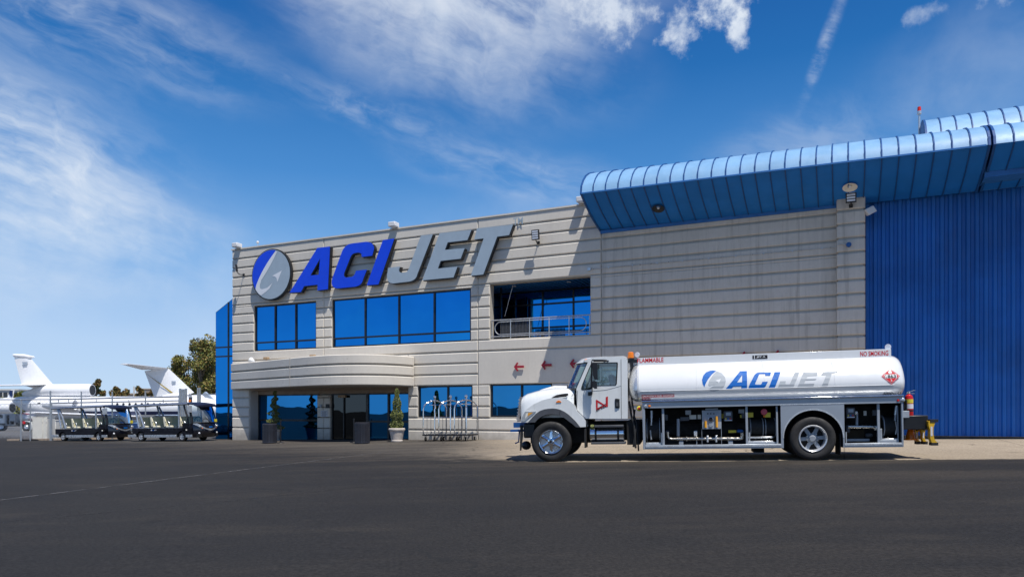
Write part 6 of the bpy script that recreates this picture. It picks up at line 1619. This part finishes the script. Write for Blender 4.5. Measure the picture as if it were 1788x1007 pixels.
for x in (x2(370), x2(590)):
    m_ = MB(); m_.cyl((x, 0, zc2-1.0), (x, 0, -.05), .09); m_.cyl((x, -.2, .0), (x, .2, .0), .35, n=18); m_.build('landing_gear', M['grey_pl'], j2o)
m_ = MB(); wingplate(m_, ((x2(480), -1.0, zc2-1.0), (x2(420), -1.0, zc2-1.0)), ((x2(395), -9, zc2-.6), (x2(378), -9, zc2-.6)), .18); m_.build('wing', M['jetw'], j2o, smooth=True, angle=60)
# --- jet 3: partly in frame at the far left
J3 = plane_frame(80.0); q3 = lambda a, b_: J3.un(a/8.39, 660+b_/8.39)
j3o = thing('business_jet', 'small white jet cut by the left picture edge, with a navy fin tip', 'business jet', J3, (q3(0, 500)[0], 0, -.33), 'white jets on the apron')
x3 = lambda a: q3(a, 400)[0]; z3 = q3(0, 440)[1]
m_ = MB(); fus(m_, [(x3(300), z3+.9, .1, .1), (x3(230), z3+.7, .4, .42), (x3(100), z3+.35, .8, .85), (x3(-40), z3, 1.0, 1.05), (x3(-600), z3, 1.0, 1.05), (x3(-800), z3-.3, .3, .3)], 20); m_.build('fuselage', M['jetw'], j3o, smooth=True)
m_ = MB(); a, b_, c, d = q3(60, 380), q3(190, 300), q3(160, 170), q3(215, 165); wingplate(m_, ((a[0], 0, a[1]), (b_[0], 0, b_[1])), ((c[0], 0, c[1]), (d[0], 0, d[1])), .15); fn3 = m_.build('tail_fin', M['jetw'], j3o)
m_ = MB(); a = q3(150, 250); m_.poly([q3(150, 245), q3(192, 280), q3(205, 180), q3(162, 180)], -.2, back=-.17); m_.build('fin_tip', M['jetblue'], fn3)
m_ = MB(); ex, ez_ = q3(205, 435); m_.lathe([(.58, 0), (.66, -.2), (.68, -1.2), (.5, -2.4), (.3, -3.0)], (ex+1.0, -1.7, ez_), (1, 0, 0), 20, True); en = m_.build('engine', M['jetw'], j3o, smooth=True)
m_ = MB(); m_.lathe([(.5, .02), (.5, .04)], (ex+1.0, -1.7, ez_), (1, 0, 0), 20); m_.build('intake', M['jetdark'], en)
m_ = MB(); wingplate(m_, ((x3(-100), -.8, z3-.6), (x3(-300), -.8, z3-.6)), ((x3(-250), -7, z3-.3), (x3(-320), -7, z3-.3)), .15); m_.build('wing', M['jetw'], j3o)
for x in (x3(-150), x3(-700)):
    m_ = MB(); m_.cyl((x, 0, z3-.8), (x, 0, -.1), .08); m_.cyl((x, -.15, -.05), (x, .15, -.05), .3, n=16); m_.build('landing_gear', M['grey_pl'], j3o)

# --- small fuel truck in the back
K2 = plane_frame(gp(40, 752).y); qk = lambda a, b_, y=0: K2.un(a/8.39, 660+b_/8.39, y)
zg2 = gz(-48, K2.o.y)
ft2 = thing('fuel_truck', 'small white tank truck far behind the fence at the left picture edge', 'fuel truck', K2, (qk(200, 760)[0], 0, zg2))
(xa, za), (xb_, zb_) = qk(-60, 660), qk(66, 520)
m_ = MB(); m_.poly([(xa, za), (xb_, za), (xb_, zb_), (xa+.5, zb_), (xa, zb_-.8)], 0, back=2.0); cb_ = m_.build('cab', M['white'], ft2, bevel=.06)
m_ = MB(); a, b_ = qk(-30, 585), qk(40, 535); m_.box(a[0], b_[0], -.01, .01, a[1], b_[1]); m_.build('window', M['far_win'], cb_)
(xa, za), (xb_, zb_) = qk(215, 640), qk(455, 512); zc = (za+zb_)/2; r_ = (zb_-za)/2
m_ = MB(); m_.lathe([(0, -.12), (r_*.7, -.1), (r_, 0), (r_, xb_-xa-.1), (r_*.7, xb_-xa), (0, xb_-xa)], (xa, 1.0, zc), (1, 0, 0), 24); tk2 = m_.build('tank', M['tankw'], ft2, smooth=True, angle=35)
def yt2(x, z): return 1.0-math.sqrt(max(.001, r_*r_-(z-zc)**2))-.012
for body, a, b_, mt in (('ACI', 280, 335, 'logo_blue'), ('JET', 338, 395, 'logo_grey')):
    p0, p1 = qk(a, 590), qk(b_, 562); m_ = MB(); m_.text(body, p0[0], p1[0], p0[1], p1[1], 0, shear=.25, fn=yt2, bold=.02); m_.build('lettering', M[mt], tk2)
p0, p1 = qk(355, 612), qk(405, 600); m_ = MB(); m_.poly([(p0[0], p0[1]), (p1[0], p0[1]), (p1[0], p1[1]), (p0[0], p1[1])], 0, fn=yt2); m_.build('red_label', M['decal_red'], tk2)
p0, p1 = qk(260, 524), qk(395, 512); m_ = MB(); m_.box(p0[0], p1[0], .5, .54, p0[1], p1[1]); m_.build('top_label', M['decal_red'], tk2)
(xa, za), (xb_, zb_) = qk(72, 690), qk(212, 520); m_ = MB(); m_.box(xa, xb_, .05, 1.9, za, zb_); pc_ = m_.build('pump_cabinet', M['grey_eq'], ft2, bevel=.02)
for a, b_, c, d in ((92, 675, 132, 540), (145, 675, 205, 625)):
    (u0, w0), (u1, w1) = qk(a, b_), qk(c, d); m_ = MB(); m_.box(u0, u1, .03, .06, w0, w1); m_.build('cabinet_opening', M['void'], pc_)
(xa, za), (xb_, zb_) = qk(60, 720), qk(470, 650); m_ = MB(); m_.box(xa, xb_, .2, 1.8, za+.1, zb_); m_.box(qk(240, 0)[0], qk(300, 0)[0], .0, .3, za+.1, zb_); m_.build('chassis', M['black'], ft2)
m_ = MB(); a = qk(350, 648, -.02); m_.cyl((a[0], -.03, a[1]), (a[0], .0, a[1]), .15, n=14); m_.build('round_label', M['decal_red'], ft2)
for a, rr in ((15, .42), (380, .42)):
    x, z = qk(a, 720); o = V((x, .05, zg2+rr)); m_ = MB(); m_.lathe([(.22, 0), (rr-.05, 0), (rr, .05), (rr, .25), (.22, .25)], o, (0, 1, 0), 22, False); w_ = m_.build('wheel', M['tyre'], ft2, smooth=True, angle=35)
    m_ = MB(); m_.lathe([(0, .02), (.06, .0), (.12, .06), (.23, .02)], o, (0, 1, 0), 18, False); m_.build('rim', M['alu_lt'], w_)
m_ = MB(); x, z = qk(380, 690); m_.lathe([(.5, 0), (.56, 0), (.56, .3), (.5, .3)], (x, .03, zg2+.42), (0, 1, 0), 24, False); m_.build('mudguard', M['white'], ft2)

# --- parked car between the carts
KC = here(258, 764, 0); KC = plane_frame(50.0); qc = lambda a, b_: KC.un(a, b_)
zg3 = gz(-25, 50)
def car(pxa, pxb, label, mt):
    xa, xb_ = qc(pxa, 720)[0], qc(pxb, 720)[0]; L_ = xb_-xa
    t = thing('parked_car', label, 'car', KC, (xa+L_/2, 0, zg3), 'parked cars behind the carts')
    m_ = MB(); secs = []
    for u, zl, zh, ins in ((0, .45, .75, .18), (.04, .28, .9, .06), (.25, .25, .98, 0), (.55, .25, 1.0, 0), (.9, .27, .82, .02), (.985, .35, .66, .12), (1, .42, .58, .22)):
        x = xa+L_*u; secs.append([(x, ins, zg3+zl), (x, ins-.02, zg3+(zl+zh)/2), (x, ins+.06, zg3+zh), (x, 1.72-ins, zg3+zh), (x, 1.8-ins, zg3+(zl+zh)/2), (x, 1.78-ins, zg3+zl)])
    m_.loft(secs, True); m_.build('body', mt, t, smooth=True, angle=45)
    m_ = MB(); m_.loft([[(xa+L_*u0, i, zg3+z), (xa+L_*u1, i, zg3+z), (xa+L_*u1, 1.78-i, zg3+z), (xa+L_*u0, 1.78-i, zg3+z)] for u0, u1, i, z in ((.06, .72, .08, .95), (.2, .52, .3, 1.40))], True); m_.build('cabin_glass', M['far_win'], t)
    m_ = MB(); m_.loft([[(xa+L_*u0, i, zg3+z), (xa+L_*u1, i, zg3+z), (xa+L_*u1, 1.78-i, zg3+z), (xa+L_*u0, 1.78-i, zg3+z)] for u0, u1, i, z in ((.185, .54, .28, 1.38), (.22, .5, .33, 1.45))], True); m_.build('roof', mt, t, bevel=.03)
    for u in (.18, .82):
        for y, sg in ((.02, 1), (1.76, -1)):
            o = V((xa+L_*u, y, zg3+.31)); m_ = MB(); m_.lathe([(.2, 0), (.29, 0), (.31, .04), (.31, .18), (.2, .2)], o, (0, sg, 0), 20, False); w_ = m_.build('wheel', M['tyre'], t, smooth=True)
            m_ = MB(); m_.lathe([(0, .02), (.2, .03)], o, (0, sg, 0), 16, False); m_.build('rim', M['alu_lt'], w_)
car(140, 250, 'dark blue car parked behind the left shuttle cart, seen through it', M['carblue'])
car(244, 360, 'pale silver blue car parked behind the right shuttle cart, roof showing through it', M['carsilver'])

# --- cabinets by the fence
def cabinet(px0, px1, py0, py1, dp, label, panels):
    o = gp((px0+px1)/2, py1); K = plane_frame(o.y); (x0, z0), (x1, z1) = K.un(px0, py1), K.un(px1, py0); z0 = min(z0, gz(x0, o.y))
    t = thing('utility_cabinet', label, 'cabinet', K, ((x0+x1)/2, 0, z0), 'beige cabinets by the fence')
    m_ = MB(); m_.box(x0, x1, .03, dp, z0, z1); m_.box(x0-.02, x1+.02, .01, dp+.02, z1, z1+.03); m_.build('body', M['cabinet'], t, bevel=.01)
    for a, b_ in panels:
        m_ = MB(); xa, xb = x0+(x1-x0)*a, x0+(x1-x0)*b_; m_.box(xa+.02, xb-.02, .0, .028, z0+.06, z1-.04); d_ = m_.build('door', M['cabinet'], t, bevel=.008)
        m_ = MB()
        m_.box(xb-.05, xb-.03, -.02, -.002, z0+.8*(z1-z0)-.1, z0+.8*(z1-z0)); m_.build('hinge', M['grey_pl'], d_)
cabinet(56, 82, 728, 767, .8, 'tall beige steel cabinet standing alone against the fence left of the carts', [(0, .72), (.74, 1)])
cabinet(80.5, 97, 734, 765, .7, 'lower beige box beside the tall cabinet, partly behind the left cart', [(0, .8)])
# kerb under the fence
o = gp(60, 768.5); m_ = MB()
for i in range(12):
    xa = o.x-1.6+i*.62
    m_.box(xa, xa+.60, o.y-.1, o.y+.35, gz(xa, o.y)-.2, gz(xa, o.y)+.11)
kb = m_.build('kerb', M['far_tan']); tag(kb, None, None, kind='structure')
K = here(55, 768.6, 0); m_ = MB(); m_.ball((0, -.25, .04), .62, 14, 1, .35, .12); 
t = thing('rubber_mat', 'flat black rubber hump on the ground in front of the tall beige cabinet', 'rubber hump', K); m_.build('mat', M['black_rub'], t, smooth=True)

# --- fences
def mesh_wires(mb, x0, x1, z0, z1, y, p, wd):
    n = int((x1-x0+z1-z0)/p)
    for i in range(n+1):
        for sg in (1, -1):
            # line x+sg*z = c
            if sg > 0:
                c = i*p; a = (max(x0, x0+c-(z1-z0)), 0); xa = max(x0, x0+c-(z1-z0)); xb = min(x1, x0+c)
                za, zb = z0+c-(xa-x0), z0+c-(xb-x0)
            else:
                c = i*p-(z1-z0); xa = max(x0, x0+c); xb = min(x1, x0+c+(z1-z0)); za, zb = z0+(xa-x0)-c, z0+(xb-x0)-c
            if xb-xa < .02: continue
            mb.bar((xa, y+.004*sg, za), (xb, y+.004*sg, zb), wd, wd, (0, 1, 0))
Yf = gp(160, 768).y+.5; FF = plane_frame(Yf)
fq = lambda px, py: FF.un(px, py)
def fpost(mb, px, pytop, r=.04):
    x, z1 = fq(px, pytop); mb.cyl((x, 0, gz(x, Yf)-.1), (x, 0, z1), r, n=10)
def fence(label, posts, rails, mesh=None, cat='fence', name='chain_link_fence', wire=.07):
    x0 = fq(posts[0][0], 700)[0]; x1 = fq(posts[-1][0], 700)[0]
    t = thing(name, label, cat, FF, ((x0+x1)/2, 0, gz((x0+x1)/2, Yf)))
    for px, py, r_ in posts: m_ = MB(); fpost(m_, px, py, r_); m_.build('post', M['galv'], t, smooth=True)
    for (pa, pb, r_) in rails: m_ = MB(); a, b_ = fq(*pa), fq(*pb); m_.tube([(a[0], 0, a[1]), (b_[0], 0, b_[1])], r_, 8); m_.build('rail', M['galv'], t, smooth=True)
    if mesh:
        (a0, a1), (c0, c1) = fq(mesh[0], mesh[3]), fq(mesh[2], mesh[1]); m_ = MB(); mesh_wires(m_, a0, c0, a1, c1, .03, mesh[4], mesh[5]); m_.build('wire_mesh', M['galv'], t)
    return t
fence('chain link fence at the left picture edge with galvanised posts and wire arms', [(-75, 697, .04), (-20, 697, .045), (37, 697, .05), (53, 704, .035), (88, 682, .045)], [((-75, 697.5), (88, 697), .035), ((-75, 706), (88, 705), .015)], (-75, 699, 88, 764, .24, .007))
g_ = fence('long sliding gate of horizontal pipes behind the shuttle carts', [(90, 704, .04), (142, 683, .04), (196, 683, .04), (254, 682, .04), (313, 690, .05)], [((90, 697), (315, 692), .045), ((90, 703.5), (315, 699), .04), ((90, 760), (315, 758), .04)], None, 'gate', 'sliding_gate')
for px in (102, 120, 168, 225, 285):
    a, b_ = fq(px, 697), fq(px, 703); m_ = MB(); m_.cyl((a[0], 0, b_[1]), (a[0], 0, a[1]), .025, n=8); m_.build('strut', M['galv'], g_)
t = fence('cluster of tall gate posts where the sliding gate meets the fence by the right cart', [(314.5, 678, .07), (318.5, 679, .09), (322, 679, .09), (325, 678, .06)], [], None, 'gate post', 'gate_post_cluster')
m_ = MB(); a, b_ = fq(330, 692.5), fq(334.5, 702); m_.box(a[0], b_[0], -.05, .1, b_[1], a[1]); m_.build('signal_box', M['grey_pl'], t); m_ = MB(); m_.cyl(((a[0]+b_[0])/2, -.09, b_[1]+.08), ((a[0]+b_[0])/2, -.05, b_[1]+.08), .08, n=12); m_.build('signal_lamp', M['orange'], t)
fence('chain link fence panel in front of the blue glass wing with a white top rail', [(345.5, 676.5, .05), (349, 676.5, .06), (404, 687, .04)], [((326, 689.5), (376, 687.5), .02), ((376, 687.5), (405, 687), .05), ((376, 709.5), (405, 709), .03), ((350, 766), (405, 766), .03)], (377, 689, 405, 766, .13, .016))

# --- trees
LV = [M['leaf_a'], M['leaf_c'], M['leaf_b']]
def tree(px, Yd, ztop, wid, name, label, seed, n=4200, lean=.0, size=.30, blobs=16, trunk=True, mats=None, group='trees beyond the airfield', base_u=.3):
    rnd = random.Random(seed); P = plane_frame(Yd); x0 = P.un(px, 700)[0]; z0 = gz(x0, Yd); H = ztop-z0
    t = thing(name, label, 'tree', P, (x0, 0, z0), group)
    m_ = MB(); tp = (x0+lean*H, 0, z0+H*.9)
    m_.tube([(x0, 0, z0-.2), (x0+lean*H*.3, .1, z0+H*.3), (x0+lean*H*.6, -.1, z0+H*.6), tp], [.035*H, .028*H, .018*H, .005*H], 8)
    C_ = []
    for i in range(blobs):
        u = base_u+(.97-base_u)*((i+.5)/blobs); a = rnd.uniform(0, 2*PI); r_ = wid*math.sin(PI*min(1, (u-base_u*.8)/(1.02-base_u*.8))**.8)**.7*rnd.uniform(.25, .9)
        c = V((x0+lean*H*u+r_*math.cos(a), r_*math.sin(a)*.8, z0+H*u)); C_.append((c, wid*rnd.uniform(.26, .48)))
        s = V((x0+lean*H*u*.7, 0, z0+H*max(.2, u-.22))); m_.tube([s, s.lerp(c, .5)+V((0, 0, .04*H)), c], [.014*H, .009*H, .004*H], 5)
    m_.build('trunk', M['bark'], t, smooth=True)
    m_ = MB()
    def pt():
        c, r_ = rnd.choice(C_); d = V((rnd.gauss(0, 1), rnd.gauss(0, 1), rnd.gauss(0, .8))).normalized()*r_*rnd.random()**.45
        return c+d
    leaves(m_, n, pt, size, rnd, .7); m_.build('crown', mats or LV, t)
tree(350, 112, 12.9, 3.6, 'eucalyptus_tree', 'tall olive green eucalyptus with rusty patches right behind the T tail, tallest tree', 5, 13000, .02, .16, 34, base_u=.22)
tree(318, 116, 10.4, 3.0, 'eucalyptus_tree', 'rust tinged eucalyptus left of the tallest tree, behind the T tail fin', 9, 9000, -.02, .16, 26, base_u=.2)
tree(371, 120, 13.0, 2.8, 'eucalyptus_tree', 'olive eucalyptus partly hidden by the blue glass wing', 21, 8000, .02, .16, 22)
DV = [M['leaf_b'], M['leaf_c'], M['leaf_b']]
tree(169, 150, 8.4, 1.6, 'far_tree', 'dark brown pointed tree just right of the three engined tail', 3, 1800, 0, .30, 14, mats=DV)
tree(204, 165, 7.4, 1.7, 'far_tree', 'small round brownish tree above the white fuselage, between the two tails', 4, 1300, 0, .32, 10, mats=DV)
tree(216, 170, 6.8, 1.8, 'far_tree', 'low dark bush tree right of the small round brownish tree', 6, 1100, 0, .32, 9, mats=DV)
tree(243, 160, 7.2, 1.3, 'far_tree', 'thin brown tree just left of the gold striped fin', 8, 1100, 0, .30, 10, mats=DV)
tree(262, 165, 6.6, 1.6, 'far_tree', 'low dark tree seen behind the gold striped fin', 12, 1100, 0, .30, 9, mats=DV)
tree(34, 150, 5.6, 2.4, 'far_tree', 'bright green low tree below the left stabiliser', 14, 1400, 0, .34, 10, mats=[M['leaf_a'], M['leaf_c'], M['foliage']])
tree(6, 140, 3.6, 2.6, 'far_tree', 'green hedge like tree at the left picture edge below the white block', 15, 1400, 0, .32, 10, mats=[M['leaf_a'], M['leaf_c'], M['foliage']])
# --- far buildings
def block(px0, px1, pytop, Yd, dp, name, label, mt, floors, cols):
    P = plane_frame(Yd); x0, z1 = P.un(px0, pytop); x1 = P.un(px1, pytop)[0]; z0 = -.4
    t = thing(name, label, 'building', P, ((x0+x1)/2, 0, z0))
    m_ = MB(); m_.box(x0, x1, 0, dp, z0, z1); w_ = m_.build('wall', M[mt], t)
    m_ = MB(); m_.box(x0-.3, x1+.3, -.3, dp, z1, z1+.4); m_.build('roof', M[mt], t)
    h = (z1-z0)/floors
    for i in range(floors):
        for j in range(cols):
            wd = (x1-x0)/cols; m_ = MB(); m_.box(x0+wd*j+wd*.1, x0+wd*(j+1)-wd*.1, -.05, .05, z0+h*i+h*.25, z0+h*i+h*.8); m_.build('window', M['far_win'], t)
block(-40, 32, 681, 230, 15, 'apartment_block', 'white block with rows of dark windows far off at the left edge', 'far_wall', 3, 8)
block(218, 268, 688, 260, 12, 'low_building', 'low tan building in the distance left of the gold striped fin', 'far_tan', 2, 5)
block(238, 262, 679.5, 300, 12, 'low_building', 'taller tan building in the distance behind the gold striped fin', 'far_tan', 2, 3)
P = plane_frame(180); 
for px, py, lb in ((234, 674, 'white twin vent mast in the distance left of the gold striped fin'),):
    x, z = P.un(px, py); t = thing('vent_mast', lb, 'mast', P, (x, 0, -.4)); m_ = MB(); m_.cyl((x, 0, -.4), (x, 0, z), .2, n=8); m_.build('pipe', M['far_wall'], t)
    m_ = MB(); m_.cyl((x+.9, 0, -.4), (x+.9, 0, z-.2), .2, n=8); m_.build('pipe', M['far_wall'], t)
# far wooded skyline around the airfield (also mirrored in the ground floor glass)
rnd = random.Random(77); m_ = MB()
CL = []
for i in range(150):
    x = rnd.uniform(-200, 170); h_ = rnd.choice((2.2, 3, 3.5, 4.2, 6, 7.5)); CL.append((x, -150+rnd.uniform(-15, 15), h_, rnd.uniform(1.6, 4.2)))
for i in range(60):
    x = rnd.uniform(-340, -30); CL.append((x, 330+rnd.uniform(-8, 8), rnd.choice((1.6, 2.2, 2.8, 3.6)), rnd.uniform(2.5, 6)))
def sky_pt():
    x, y, h_, r_ = rnd.choice(CL); u = rnd.random(); q_ = r_*math.sin(PI*(.12+.88*u))**.6
    return (x+rnd.uniform(-1, 1)*q_, y+rnd.uniform(-1, 1)*q_, -.6+h_*u)
leaves(m_, 24000, sky_pt, .5, rnd, .7); wl_ = m_.build('distant_woods', DV); tag(wl_, 'dark wooded skyline in the distance', 'woods', kind='stuff')
bpy.context.view_layer.update()
